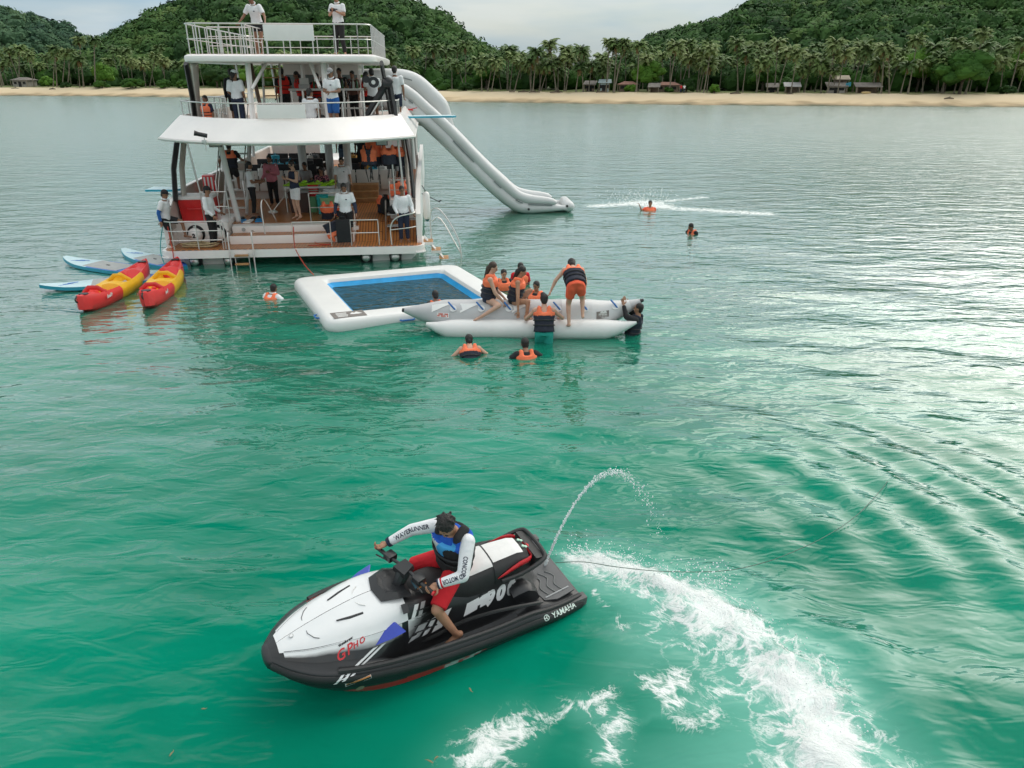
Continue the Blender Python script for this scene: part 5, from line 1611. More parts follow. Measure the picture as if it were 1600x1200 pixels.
def hand(mb, w, d, up, side, curl=.5, s=1.):
    """palm and five bent fingers; d along the hand, up = back of the hand, side = towards the thumb"""
    d = d.normalized(); up = (up - d * up.dot(d)).normalized(); sd = up.cross(d) * side
    M = Matrix((sd, d, up)).transposed()
    mb.ell(w + d * .045 * s, (.040 * s, .052 * s, .019 * s), 10, 6, M=M)
    for k, (o, ln) in enumerate(((.028, .072), (.010, .080), (-.010, .075), (-.027, .060))):
        a = w + d * .078 * s + sd * o * s; dr = d.copy(); p = a
        for seg in range(3):
            dr = (Matrix.Rotation(-curl * (.8 if seg else .45), 3, up.cross(d).normalized()) @ dr) if True else dr
            q = p + dr * ln * s * (.42, .33, .27)[seg]
            mb.capsule(p, q, (.0100, .0092, .0082)[seg] * s, (.0092, .0082, .0072)[seg] * s, 6, rings=2); p = q
    a = w + d * .022 * s + sd * .036 * s; b = a + (d * .65 + sd * .72 - up * .25 * curl).normalized() * .040 * s
    c = b + (d * .9 + sd * (.35 - .5 * curl) - up * .45 * curl).normalized() * .034 * s
    mb.capsule(a, b, .0125 * s, .011 * s, 6, rings=2); mb.capsule(b, c, .011 * s, .009 * s, 6, rings=2)

def person(label, M, J, H=1.72, skin=0, wear=(), hair='short', hmat=None, voxel=.021, group=None, hold=None, curl=.6, bare=True, grip=None, faceless=False):
    """one figure: a continuous body; clothes, hair and eyes are its parts"""
    if not isinstance(M, Matrix):
        loc, rz = M; M = Matrix.Translation(loc) @ Matrix.Rotation(rz, 4, 'Z')
    S = H / 1.72
    t = thing('person', label, 'person', (0, 0, 0), 0, group)
    t.matrix_world = M @ Matrix.Scale(S, 4)
    J = {a: Vector(b) for a, b in J.items()}
    fd = J['fdir'].normalized(); hup = (J['hea'] - J['neb']).normalized(); 
    fd = (fd - hup * fd.dot(hup) * .35).normalized(); rt = fd.cross(hup).normalized(); up = rt.cross(fd).normalized()
    HM = Matrix((rt, fd, up)).transposed(); hc = J['hea']
    def h(x, y, z): return hc + HM @ Vector((x, y, z))
    fine = voxel < .015
    mb = MB()
    mb.loft(torso_rings(J, 0))
    mb.capsule(J['neb'] - (J['hea'] - J['neb']) * .25, hc - up * .03, .062, .055)
    mb.ell(h(0, -.012, .022), (.076, .094, .098), 16, 12, M=HM)
    mb.ell(h(0, .022, -.052), (.056, .062, .066), 14, 9, M=HM)
    mb.ell(h(0, .040, -.085), (.034, .040, .030), 10, 7, M=HM)
    for s in (-1, 1): mb.ell(h(s * .077, -.008, -.005), (.012, .022, .032), 8, 6, M=HM)
    if fine:
        mb.ell(h(0, .086, -.02), (.016, .022, .030), 8, 6, M=HM); mb.ell(h(0, .074, .022), (.055, .018, .014), 10, 6, M=HM)
    for s in 'lr':
        sg = -1 if s == 'l' else 1
        mb.ell(J['sh' + s], (.066, .066, .066), 10, 8)
        mb.capsule(J['sh' + s], J['el' + s], .055, .043); mb.capsule(J['el' + s], J['wr' + s], .043, .028)
        mb.capsule(J['el' + s], J['el' + s].lerp(J['wr' + s], .4), .044, .042)
        mb.capsule(J['hi' + s] , J['kn' + s], .090, .058); mb.capsule(J['kn' + s], J['an' + s], .056, .036)
        mb.capsule(J['kn' + s].lerp(J['an' + s], .12), J['kn' + s].lerp(J['an' + s], .42), .054, .050)
        ft = (J['to' + s] - J['an' + s])
        mb.capsule(J['an' + s] - ft.normalized() * .03 - Vector((0, 0, .035)) * 0, J['to' + s], .038, .026)
        mb.capsule(J['an' + s].lerp(J['to' + s], .6) + Vector((.02 * sg, 0, 0)), J['to' + s] + Vector((.022 * sg, 0, 0)), .028, .018)
        mb.ell(J['wr' + s] + (J['wr' + s] - J['el' + s]).normalized() * .03, (.032, .032, .030), 8, 6)
    vs, fs = fuse(mb, voxel, 5 if not fine else 6)
    ex = MB()
    for s in 'lr':
        sg = -1 if s == 'l' else 1
        d = J['wr' + s] - J['el' + s]
        g = (grip or {}).get(s)
        if g: hand(ex, J['wr' + s], Vector(g[0]), Vector(g[1]), g[2], g[3])
        else: hand(ex, J['wr' + s], d, Vector((sg, .15, .2)), -sg if d.z < 0 else sg, curl)
    if not fine: ex.ell(h(0, .088, -.02), (.013, .018, .024), 6, 5, M=HM)
    if fine:
        for s in 'lr':
            ft = (J['to' + s] - J['an' + s]).normalized(); sd = Vector((0, 0, 1)).cross(ft).normalized()
            for k in range(5):
                o = (k - 2) * .017
                a = J['to' + s] + sd * o - Vector((0, 0, .004)); ex.capsule(a, a + ft * (.036 - abs(k - 1.5) * .005), .011, .009, 6, rings=2)
    nb = len(vs)
    allv = list(vs) + [tuple(v) for v in ex.v]; allf = list(fs) + [tuple(i + nb for i in f) for f in ex.f]
    body = link('body', raw_mesh('body', allv, allf, SK[skin]), t)
    # face
    e = MB()
    for s in (-1, 1): e.ell(h(s * .031, .083, .006), (.013, .010, .007), 8, 5, M=HM); e.ell(h(s * .031, .086, .030), (.020, .008, .005), 6, 4, M=HM)
    e.build('eyes', M_EYE, t)
    MB().ell(h(0, .080, -.058), (.024, .010, .007), 8, 5, M=HM).build('mouth', M_LIP, t)
    # hair or headgear
    hm = hmat or M_HAIR
    if hair:
        hb = MB()
        hb.ell(h(0, -.024, .038), (.086, .096, .096), 16, 12, M=HM)
        hb.ell(h(0, -.058, -.018), (.074, .058, .080), 12, 8, M=HM)
        if hair in ('long', 'pony', 'bun'):
            hb.ell(h(0, -.075, -.03), (.070, .045, .085), 10, 8, M=HM)
            if hair == 'long': hb.capsule(h(0, -.085, -.04), h(0, -.095, -.24) , .072, .045)
            if hair == 'pony': hb.capsule(h(0, -.115, .02), h(.01, -.125, -.22), .035, .018)
            if hair == 'bun': hb.ell(h(0, -.11, .07), (.045, .045, .045), 8, 6)
        if fine or hair == 'messy':
            r = random.Random(3)
            for k in range(46):
                th, ph = r.uniform(0, 6.28), r.uniform(.1, 1.65); dv = Vector((math.sin(ph) * math.cos(th), math.sin(ph) * math.sin(th) - .25, math.cos(ph)))
                a = h(*(Vector((0, -.02, .035)) + Vector((dv.x * .082, dv.y * .092, dv.z * .092)))); b = a + HM @ (dv * .022 + Vector((r.uniform(-.03, .03), .03, -.012)))
                hb.capsule(a, b, .015, .004, 5, rings=2)
        if hair == 'cap': 
            hv, hf = fuse(hb, .018, 3); link('hair', raw_mesh('hair', hv, hf, hm), t)
        else:
            hv, hf = fuse(hb, .014 if not fine else .008, 3)
            # cut the face free
            cen = h(0, .10, -.055)
            keep = [f for f in hf if (Vector(np.mean([hv[i] for i in f], axis=0)) - cen).length > .098]
            link('hair', raw_mesh('hair', hv, keep, hm), t)
    for w in wear:
        kind, m = w[0], w[1]; arg = w[2] if len(w) > 2 else None
        c = MB()
        if kind in ('shirt', 'tank', 'jacket'):
            inf = .020 if kind != 'jacket' else .038
            c.loft(torso_rings(J, inf, 0. if kind != 'tank' else .0, .99))
            if kind != 'tank':
                fr = {'short': .72, 'long': 1., 'elbow': .95}[arg or 'short']
                for s in 'lr':
                    a, b = J['sh' + s], J['el' + s]
                    c.ell(a, (.083, .083, .080), 10, 8); k = a.lerp(b, min(fr, 1))
                    c.tube([a, k], [.078, .072], 12)
                    if arg == 'long':
                        c.capsule(b, b, .060, .060); c.tube([b, J['el' + s].lerp(J['wr' + s], .95)], [.060, .046], 12)
        elif kind == 'sleeves':      # arms only
            for s in (arg or 'lr'):
                c.tube([J['sh' + s].lerp(J['el' + s], .5), J['el' + s]], [.064, .056], 12); c.ell(J['el' + s], (.056,) * 3, 10, 8); c.tube([J['el' + s], J['el' + s].lerp(J['wr' + s], .96)], [.056, .042], 12)
        elif kind in ('shorts', 'pants'):
            c.loft(torso_rings(J, .022, 0., .30))
            fr = arg if arg is not None else (.62 if kind == 'shorts' else 2.)
            for s in 'lr':
                a, b = J['hi' + s], J['kn' + s]
                c.ell(a, (.112, .112, .112), 12, 9)
                if fr <= 1:
                    k = a.lerp(b, fr); c.tube([a, k], [.112, .112 - .03 * fr], 14)
                else:
                    c.tube([a, b], [.108, .076], 14); c.ell(b, (.076,) * 3, 10, 8); c.tube([b, b.lerp(J['an' + s], .93)], [.076, .060], 14)
        elif kind == 'swimsuit':
            c.loft(torso_rings(J, .012, 0., .70))
        elif kind == 'vest':
            sh = (J['shl'] + J['shr']) / 2
            c.loft(torso_rings(J, .060, .14, .90))
            for s in 'lr':
                a = J['sh' + s].lerp(sh, .42); u = (J['neb'] - J['che']).normalized(); f = u.cross((J['shr'] - J['shl']).normalized()) * -1
                f = (J['shr'] - J['shl']).normalized().cross(u) * -1
                c.capsule(a + f * .085 - u * .06, a + u * .055 + f * .05, .055, .042); c.capsule(a + u * .055 + f * .05, a + u * .06 - f * .06, .042, .045); c.capsule(a + u * .06 - f * .06, a - f * .10 - u * .08, .045, .055)
        vx = voxel * .95 if kind != 'vest' else voxel * 1.05
        cv, cf = fuse(c, vx, 2 if kind != 'vest' else 3)
        if kind == 'vest':
            u = (J['neb'] - J['pel']).normalized(); L = (J['neb'] - J['pel']).length
            cen = [np.mean([cv[i] for i in f], axis=0) for f in cf]
            tt = [(Vector(q) - J['pel']).dot(u) / L for q in cen]
            mi = [arg(Vector(q), k_) for q, k_ in zip(cen, tt)] if callable(arg) else [0 if q > (arg if arg else .58) else 1 for q in tt]
            o = link('life_vest', raw_mesh('life_vest', cv, cf, list(m), mi), t)
            # belts round the vest
            f = torso_rings(J, .075, .30, .60, 20); bl = MB()
            for g in f[:2]: bl.tube(g, .012, 5, closed=True)
            bl.build('belt', M_BLACK, o)
        else:
            nm = {'shirt': 'shirt', 'tank': 'tank_top', 'jacket': 'jacket', 'sleeves': 'sleeves', 'shorts': 'shorts', 'pants': 'trousers', 'swimsuit': 'swimsuit'}[kind]
            o = link(nm, raw_mesh(nm, cv, cf, m), t)
            if kind == 'shirt' and arg == 'short' and m is C_WHITE:
                cl = MB(); n_ = J['neb'] + (J['hea'] - J['neb']) * .18
                cl.tube([n_ + HM @ Vector((math.cos(a) * .072, math.sin(a) * .074, .0)) for a in [i * math.pi / 6 for i in range(12)]], .017, 6, closed=True); cl.build('collar', m, o)
                fr_ = torso_rings(J, .026, .69, .71)[0]; lg = fr_[5]; lg2 = fr_[4]
                MB().tube([lg, lg.lerp(lg2, .6)], .014, 5).build('chest_logo', C_NAVY, o)
    if hair == 'cap' or (isinstance(hair, tuple)):
        pass
    return t, h, HM, J

def cap(P, m, peak=True):
    t, h, HM, J = P
    c = MB(); c.ell(h(0, -.016, .052), (.092, .104, .085), 14, 10, M=HM)
    cv, cf = fuse(c, .014, 1); lowz = h(0, 0, .035); upv = HM @ Vector((0, 0, 1))
    keep = [f for f in cf if (Vector(np.mean([cv[i] for i in f], axis=0)) - lowz).dot(upv) > 0]
    o = link('cap', raw_mesh('cap', cv, keep, m), t)
    if peak: MB().ell(h(0, .105, .042), (.068, .070, .010), 12, 6, M=HM).build('peak', m, o)
    return o
VEST = (M_ORANGE, M_NAVYF)
REDV = (C_REDV, C_REDV)
def deck(px, py, z): return bz(px, py, z)
def on_boat(px, py, z, rz): 
    p = bz(px, py, z); return (bw(p.x, p.y, z), R(rz) + B_YAW)
def at_boat(x, y, z, rz): return (bw(x, y, z), R(rz) + B_YAW)
UD, MD, PF, TD = 3.62, .967, .507, 5.654

# --- sun deck
P = person('man in white polo leaning over the top deck rail, barefoot', at_boat(-1.15, 4.3, TD, 165), pose(lean=14, wrl=(-.42, .30, 1.02), ell=(-.34, .10, 1.14), wrr=(.42, .30, 1.02), elr=(.34, .10, 1.14), hea=(0, .09, 1.59), fdir=(0, 1, -.7), knl=(-.10, .05, .48), anl=(-.04, -.05, .085), tol=(-.02, .1, .03)), 1.72, 1, [('shirt', C_WHITE, 'short'), ('shorts', C_BLACK, .5)])
P = person('man in white polo looking at a small drone controller, top deck', at_boat(1.32, 4.3, TD, 160), pose(**HANDS_PHONE, fdir=(.2, 1, -.5), anl=(-.14, -.03, .085), tol=(-.2, .1, .03), anr=(.14, 0, .085), tor=(.2, .13, .03)), 1.76, 0, [('shirt', C_WHITE, 'short'), ('pants', C_BLACK)])
MB().box(-.09, .09, .27, .33, 1.22, 1.30, bev=.01).build('controller', M_BLACK, P[0])
t_, h_, HM_, J_ = P
MB().tube([h_(-.08, .0, .005), h_(-.06, .085, .008), h_(.06, .085, .008), h_(.08, .0, .005)], .008, 5).build('glasses', M_BLACK, t_)
# --- upper deck
person('dark clothed person in orange edged life vest, upper deck left', at_boat(-1.80, 2.9, UD, 10), pose(fdir=(.4, 1, -.1)), 1.66, 1, [('shirt', C_BLACK, 'long'), ('vest', (M_NAVYF, M_NAVYF)), ('shorts', C_BLACK, .95)])
P = person('woman in white polo with white cap and ponytail, upper deck', at_boat(-1.42, 1.6, UD, -15), pose(fdir=(.3, 1, 0), wrl=(-.2, .16, .98)), 1.62, 1, [('shirt', C_WHITE, 'elbow'), ('pants', C_NAVY)], 'pony'); cap(P, C_WHITE)
P = person('person in grey cap, white polo and blue shorts, upper deck', at_boat(1.12 + .25, .75, UD, 155), pose(**HANDS_FRONT, fdir=(0, 1, -.5)), 1.66, 1, [('shirt', C_WHITE, 'short'), ('shorts', C_BLUE, .9)]); cap(P, C_GREY)
person('man in white polo and navy shorts at the slide, back turned', at_boat(3.02, 3.1, UD, 0), pose(), 1.74, 1, [('shirt', C_WHITE, 'short'), ('shorts', C_NAVY, .8)])
person('crew member in white polo half hidden behind the crane', at_boat(2.35, 2.7, UD, 20), pose(**HANDS_FRONT), 1.66, 1, [('shirt', C_WHITE, 'short'), ('shorts', C_BLACK, .6)])
person('seated person in white shirt seen from behind, upper deck', at_boat(.72, .95, UD - .52, -20), sit(fdir=(.5, 1, 0)), 1.66, 1, [('shirt', C_WHITE, 'short'), ('pants', C_BLACK)])
person('child in orange vest crouching by the upper deck rail', at_boat(-2.35, 1.75, UD - .45, 150), sit(), 1.40, 1, [('shirt', C_NAVY, 'short'), ('vest', (M_ORANGE, M_ORANGE)), ('shorts', C_NAVY)])
person('guest in red life vest climbing the upper stairs', at_boat(-.45, 3.6, UD + .05, 25), pose(fdir=(.4, 1, 0)), 1.64, 1, [('shirt', C_BLACK, 'short'), ('vest', REDV), ('shorts', C_BLACK)])
person('guest in red life vest leaning left of the bottles', at_boat(-.05, 4.6, UD, 120), pose(lean=12), 1.60, 1, [('shirt', C_BLACK, 'short'), ('vest', REDV), ('shorts', C_BLACK)], 'long')
person('guest in red life vest seated at the bar', at_boat(.45, 4.6, UD - .15, 170), sit(), 1.68, 1, [('shirt', C_NAVY, 'short'), ('vest', REDV), ('shorts', C_NAVY)])
person('woman in red life vest right of the bar, facing right', at_boat(2.02, 4.7, UD - .05, -60), pose(), 1.62, 1, [('shirt', C_BLACK, 'short'), ('vest', REDV), ('shorts', C_BLACK)], 'long')
person('barman in black shirt behind the bottles', at_boat(1.15, 4.9, UD, 175), pose(**HANDS_FRONT), 1.68, 1, [('shirt', C_BLACK, 'short'), ('pants', C_BLACK)])
person('dark dressed guest standing behind the white roof support', at_boat(1.55, 5.1, UD, 150), pose(), 1.60, 1, [('shirt', C_BROWNC, 'short'), ('pants', C_BLACK)])
# --- main deck and platform
P = person('man in white shirt perched on the port stern rail', at_boat(-3.58, .40, PF + .02, -95), pose(pel=(0, 0, .80), wai=(0, .02, .95), che=(0, .05, 1.15), neb=(0, .06, 1.33), hea=(0, .11, 1.475), shl=(-.18, .05, 1.26), shr=(.18, .05, 1.26), ell=(-.24, -.06, 1.0), wrl=(-.24, -.02, .78), elr=(.25, -.05, 1.0), wrr=(.26, -.03, .76), hil=(-.09, 0, .78), hir=(.09, 0, .78), knl=(-.12, .40, .70), anl=(-.12, .44, .28), tol=(-.12, .60, .26), knr=(.10, .14, .40), anr=(.10, .06, .085), tor=(.1, .2, .03), fdir=(.2, 1, -.2)), 1.74, 1, [('shirt', C_WHITE, 'short'), ('sleeves', C_BLUE), ('shorts', C_BLACK, .75)]); cap(P, C_BLACK)
P = person('man in white long shirt with black leggings, port platform', at_boat(-2.35, .48, PF, -100), pose(**{'wrr': (.26, .22, .92), 'elr': (.25, .02, 1.1), 'fdir': (0, 1, -.2), 'wrl': (-.26, .2, .95), 'ell': (-.25, 0, 1.1)}), 1.70, 1, [('shirt', C_WHITE, 'long'), ('pants', C_BLACK)]); cap(P, C_BLACK)
person('guest in orange and black vest climbing the port stairs', at_boat(-2.28, 3.25, 1.44, 0), pose(lean=6, wrl=(-.38, .15, 1.05), ell=(-.33, .0, 1.16), wrr=(.38, .20, 1.15), elr=(.33, .0, 1.2), knr=(.10, .25, .62), anr=(.10, .22, .30), tor=(.1, .36, .26), fdir=(.2, 1, .1)), 1.74, 1, [('shirt', C_BLACK, 'short'), ('vest', VEST), ('shorts', C_BLACK, .75)])
person('woman in white polo and black trousers holding a red cup', at_boat(-1.62, 2.75, MD, -80), pose(ell=(-.24, .04, 1.10), wrl=(-.12, .30, 1.12), elr=(.24, .04, 1.10), wrr=(.1, .32, 1.10)), 1.66, 1, [('shirt', C_WHITE, 'short'), ('pants', C_BLACK)], 'pony')
person('woman in pink jacket with a mop stick, main deck', on_boat(430, 323, MD, 170), pose(wrr=(.30, .18, .90), ell=(-.25, .02, 1.12), wrl=(-.02, .20, 1.18)), 1.68, 1, [('shirt', C_WHITE, 'short'), ('jacket', C_PINK, 'long'), ('pants', C_BLACK)], 'bun')
P = person('man in navy tank top and white shorts checking his phone', on_boat(466, 343, MD, 130), pose(**HANDS_PHONE, fdir=(0, 1, -.5)), 1.76, 2, [('tank', C_NAVY), ('shorts', C_WHITE, .72)])
t_, h_, HM_, J_ = P
MB().tube([h_(-.08, .0, .005), h_(-.06, .088, .006), h_(.06, .088, .006), h_(.08, .0, .005)], .013, 5).build('sunglasses', M_BLACK, t_)
MB().box(-.05, .04, .29, .31, 1.24, 1.38, bev=.006).build('phone', M_BLACK, t_)
person('seated woman in pink floral dress behind the counter', at_boat(.28, 4.75, MD - .40, 165), sit(fdir=(0, 1, -.3)), 1.64, 1, [('shirt', C_FLORAL, 'short'), ('pants', C_FLORAL)], 'long')
person('person in grey shirt sitting behind the man with the phone', at_boat(-.35, 5.4, MD - .30, 150), sit(), 1.64, 1, [('shirt', C_GREY, 'short'), ('pants', C_BLACK)])
person('crew member in white polo standing behind the stern rail man', on_boat(540, 330, MD, 185), pose(wrl=(-.26, .1, .95)), 1.70, 0, [('shirt', C_WHITE, 'short'), ('pants', C_GREY)])
P = person('man in white polo with navy undershirt at the centre stern rail', at_boat(1.50, .38, PF, 180), pose(**{'wrl': (-.30, .14, .88), 'ell': (-.27, 0, 1.1), 'wrr': (.30, .14, .88), 'elr': (.27, 0, 1.1), 'fdir': (0, 1, -.35), 'hea': (0, .05, 1.60)}), 1.75, 1, [('shirt', C_WHITE, 'short'), ('sleeves', C_NAVY), ('shorts', C_BLACK, 1.)])
person('man in white long sleeved shirt holding the starboard corner rail', at_boat(3.15, .42, PF, 185), pose(wrl=(-.30, .22, .92), ell=(-.27, .0, 1.1), wrr=(.18, .26, .92), elr=(.26, .02, 1.1), fdir=(-.2, 1, -.1)), 1.64, 1, [('shirt', C_WHITE, 'long'), ('pants', C_NAVY)])
person('guest in jeans standing far inside the saloon', at_boat(.62, 8.9, MD + .55, 10), pose(), 1.72, 2, [('shirt', C_NAVY, 'short'), ('pants', C_JEAN)])
person('guest in dark dress standing far inside the saloon', at_boat(1.35, 8.7, MD + .45, 190), pose(), 1.70, 1, [('shirt', C_BLACK, 'short'), ('shorts', C_BLACK, .9)])
person('guest in brown standing far inside the saloon', at_boat(1.9, 9.3, MD + .45, 180), pose(), 1.66, 1, [('shirt', C_BROWNC, 'short'), ('shorts', C_BROWNC, .6)])
person('guest in black vest standing in the starboard doorway', at_boat(3.08, 4.2, MD, 20), pose(), 1.68, 1, [('shirt', C_GREY, 'short'), ('vest', (M_NAVYF, M_NAVYF)), ('shorts', C_WHITE)])
person('guest seated low on the starboard side in an orange vest', at_boat(3.05, 3.1, MD - .35, 170), sit(), 1.55, 1, [('shirt', C_BLACK, 'short'), ('vest', VEST, .5), ('shorts', C_BLACK)])

# --- on and round the banana boat
def wpos(px, py, z, rz): 
    p = at_z(px, py, .1); return (Vector((p.x, p.y, z)), R(rz))
def seatpos(px, py, Y, rz, dz):
    p = at_y(px, py, Y); return (Vector((p.x, p.y, p.z + dz)), R(rz))
straddle = dict(pel=(0, 0, .94), hil=(-.10, .02, .91), hir=(.10, .02, .91), knl=(-.38, .20, .80), anl=(-.42, -.08, .50), tol=(-.44, -.02, .38), knr=(.38, .20, .80), anr=(.42, -.08, .50), tor=(.44, -.02, .38))
person('woman with brown hair kneeling astride the banana boat, nearest the pool', (Vector((at_y(763, 478, BAN_Y).x, BAN_Y - .02, .70 - .88)), R(-90)),
       pose(**{**straddle, 'knr': (.34, .24, .86), 'anr': (.40, -.16, .62), 'tor': (.42, -.30, .56), 'wrr': (.20, .36, .92), 'elr': (.25, .14, 1.12), 'wrl': (-.05, .40, .92), 'ell': (-.2, .14, 1.1), 'fdir': (.25, 1, -.25)}, lean=8), 1.70, 2, [('swimsuit', C_NAVY), ('vest', VEST, .55)], 'long', M_HAIRB)
person('woman with dark hair riding the banana boat, knees up', (Vector((at_y(803, 478, BAN_Y).x, BAN_Y - .05, .70 - .88)), R(-95)),
       pose(**{**straddle, 'knr': (.26, .34, .98), 'anr': (.30, .30, .62), 'tor': (.30, .44, .58), 'knl': (-.2, .36, 1.1), 'wrr': (.36, .16, .80), 'elr': (.32, .08, 1.08), 'fdir': (.15, 1, -.35)}, lean=14), 1.64, 0, [('swimsuit', C_BLACK), ('vest', VEST, .62)], 'long')
person('boy in orange vest in the water behind the banana boat', wpos(838, 474, -.98, 150), pose(wrl=(-.3, .3, 1.25), ell=(-.3, .1, 1.2)), 1.62, 1, [('shirt', C_BLACK, 'short'), ('vest', VEST, .5), ('shorts', C_BLACK)])
bent = pose(lean=64, wrl=(-.46, .34, 1.16), ell=(-.36, .16, 1.28), wrr=(.26, .46, 1.20), elr=(.27, .22, 1.30), knl=(-.12, .14, .50), anl=(-.12, .0, .085), tol=(-.14, .14, .03), knr=(.16, .12, .62), anr=(.16, -.02, .26), tor=(.18, .12, .21), fdir=(0, .7, -.7))
person('person in coral shorts bending over the banana boat, back turned', (Vector((at_y(897, 515, BAN_Y - .52).x, BAN_Y - .62, .24)), R(5)), bent, 1.74, 2, [('shorts', C_CORAL, .62), ('vest', VEST, .68)])
person('man in teal shorts climbing onto the banana boat from the water', (Vector((at_y(850, 520, BAN_Y - .78).x, BAN_Y - .80, -.70)), R(0)),
       pose(lean=16, wrl=(-.30, .46, 1.20), ell=(-.38, .16, 1.20), wrr=(.30, .48, 1.22), elr=(.40, .16, 1.22), fdir=(0, 1, -.1), knl=(-.10, .16, .52), anl=(-.1, -.12, .2)), 1.72, 2, [('shorts', C_TEAL, .7), ('vest', VEST, .66)])
person('person in dark wetsuit clinging to the pointed end of the banana boat', (Vector((at_y(988, 500, BAN_Y - .15).x, BAN_Y - .15, -.98)), R(70)),
       pose(lean=-12, wrl=(-.12, .34, 1.62), ell=(-.24, .20, 1.42), wrr=(.16, .34, 1.60), elr=(.24, .2, 1.40), fdir=(0, 1, .3)), 1.66, 0, [('shirt', C_BLACK, 'long'), ('vest', (M_NAVYF, M_NAVYF)), ('pants', C_BLACK)])
person('swimmer in orange vest behind the two seated women, arm stretched', wpos(787, 446, -1.14, 195), pose(wrr=(.62, .12, 1.34), elr=(.42, .08, 1.36)), 1.66, 0, [('shirt', C_BLACK, 'short'), ('vest', (M_ORANGE, M_ORANGE)), ('shorts', C_BLACK)])
person('swimmer in bulky orange vest farthest behind the banana boat', wpos(813, 440, -1.06, 185), pose(fdir=(.2, 1, -.3)), 1.66, 1, [('shirt', C_RED, 'short'), ('vest', (M_ORANGE, M_ORANGE)), ('shorts', C_RED)])
person('swimmer in orange vest peeking between pool and banana boat', wpos(681, 476, -1.18, 20), pose(), 1.62, 1, [('shirt', C_BLACK, 'short'), ('vest', (M_ORANGE, M_ORANGE)), ('shorts', C_BLACK)])
person('woman swimming in orange and navy vest, pale legs trailing', wpos(736, 552, -1.14, 8), pose(lean=42, knl=(-.16, -.14, .62), anl=(-.26, -.42, .52), tol=(-.28, -.54, .48), knr=(.18, -.10, .60), anr=(.30, -.38, .50), tor=(.32, -.5, .46), wrr=(.44, .10, 1.22), elr=(.34, .05, 1.28), wrl=(-.44, .10, 1.2), ell=(-.34, .05, 1.27), fdir=(0, 1, .2)), 1.66, 2, [('swimsuit', C_NAVY), ('vest', VEST, .66)], 'pony')
person('swimmer with orange vest afloat in front of the banana boat', wpos(825, 556, -1.26, 10), pose(lean=28, wrl=(-.55, .12, 1.22), ell=(-.36, .05, 1.28), wrr=(.55, .10, 1.22), elr=(.36, .05, 1.28), fdir=(0, 1, .2)), 1.70, 1, [('shirt', C_BLACK, 'short'), ('vest', (M_ORANGE, M_ORANGE)), ('shorts', C_RED)])
person('swimmer in orange vest beside the stern ladder', wpos(418, 462, -1.27, -20), pose(lean=24, wrr=(.52, .12, 1.24), elr=(.36, .05, 1.28), fdir=(0, 1, .1)), 1.66, 1, [('shirt', C_WHITE, 'short'), ('vest', VEST, .6), ('shorts', C_RED)])
person('rider splashing into the water beyond the end of the slide', wpos(1016, 325, -1.28, 175), pose(lean=-10, wrr=(.44, .1, 1.5), elr=(.34, .05, 1.3)), 1.66, 0, [('shirt', C_CORAL, 'short'), ('vest', (M_ORANGE, M_ORANGE)), ('shorts', C_NAVY)])
person('lone swimmer in orange vest far right of the slide', wpos(1086, 360, -1.28, 120), pose(lean=18, fdir=(.2, 1, -.2), wrr=(.6, .1, 1.18), elr=(.4, .05, 1.2)), 1.68, 1, [('shirt', C_BLACK, 'short'), ('vest', (M_ORANGE, M_ORANGE)), ('shorts', C_BLACK)])
# --- tiny figures on the beach
for i, (px, m, lab) in enumerate(((1069, C_WHITE, 'tiny figure in white on the beach, right of the larger red roofed hut'), (1064, C_RED, 'tiny figure in red beside the white one on the beach'))):
    p = land(px, 0, 12); person(lab, (p, R(160 + i * 40)), pose(), 1.5, 1, [('shirt', m, 'short'), ('pants', C_NAVY)])
# ================================================================== GEAR ON AND ROUND THE BOAT
def bt(name, label, cat, x, y, z, rz=0., group=None): return thing(name, label, cat, bw(x, y, z), B_YAW + R(rz), group)
# red cooler on the port shelf
t = bt('cooler_box', 'big red cooler box on the port stern shelf', 'cooler', -2.98, 1.62, 1.102)
part(MB().loft([[(-.42, -.30, 0), (.42, -.30, 0), (.42, .30, 0), (-.42, .30, 0)], [(-.47, -.34, .62), (.47, -.34, .62), (.47, .34, .62), (-.47, .34, .62)]]), 'box', M_RED, t)
part(MB().box(-.49, .49, -.36, .36, .62, .72, bev=.02), 'lid', mat('pale_lid', (.72, .70, .68), .5), t)
part(MB().tube([(-.2, -.37, .40), (-.2, -.40, .36), (.2, -.40, .36), (.2, -.37, .40)], .015, 6), 'handle', M_RED, t)
t = bt('crate', 'small red striped crate by the port stairs', 'crate', -3.1, 3.6, 1.0)
part(MB().box(-.18, .18, -.15, .15, 0, 1.15, bev=.01), 'box', M_RED, t)
for k in range(3): part(MB().box(-.14 + k * .11, -.09 + k * .11, -.155, -.15, .1, 1.1), 'stripe', M_OFFW, t)
# tanks in front of the black recess discs
for i, x in enumerate((-2.98, -2.36)):
    t = bt('gas_tank', 'white round tank marked with a black mark, %s of the pair' % ('left' if i == 0 else 'right'), 'tank', x, .88, .76)
    part(MB().ell((0, 0, 0), (.21, .16, .21), 16, 12), 'shell', M_WHITE, t)
    vs, fs = text_mesh('2', .16, 0, .01); part(MB().add([Vector((v.x, -.165 + .06 * (v.x ** 2 + v.y ** 2) / .03, v.y)) for v in vs], fs), 'number', M_BLACK, t, smooth=False)
    part(MB().tube([(0, 0, .19), (0, 0, .26)], .03, 8), 'valve', M_STEEL, t)
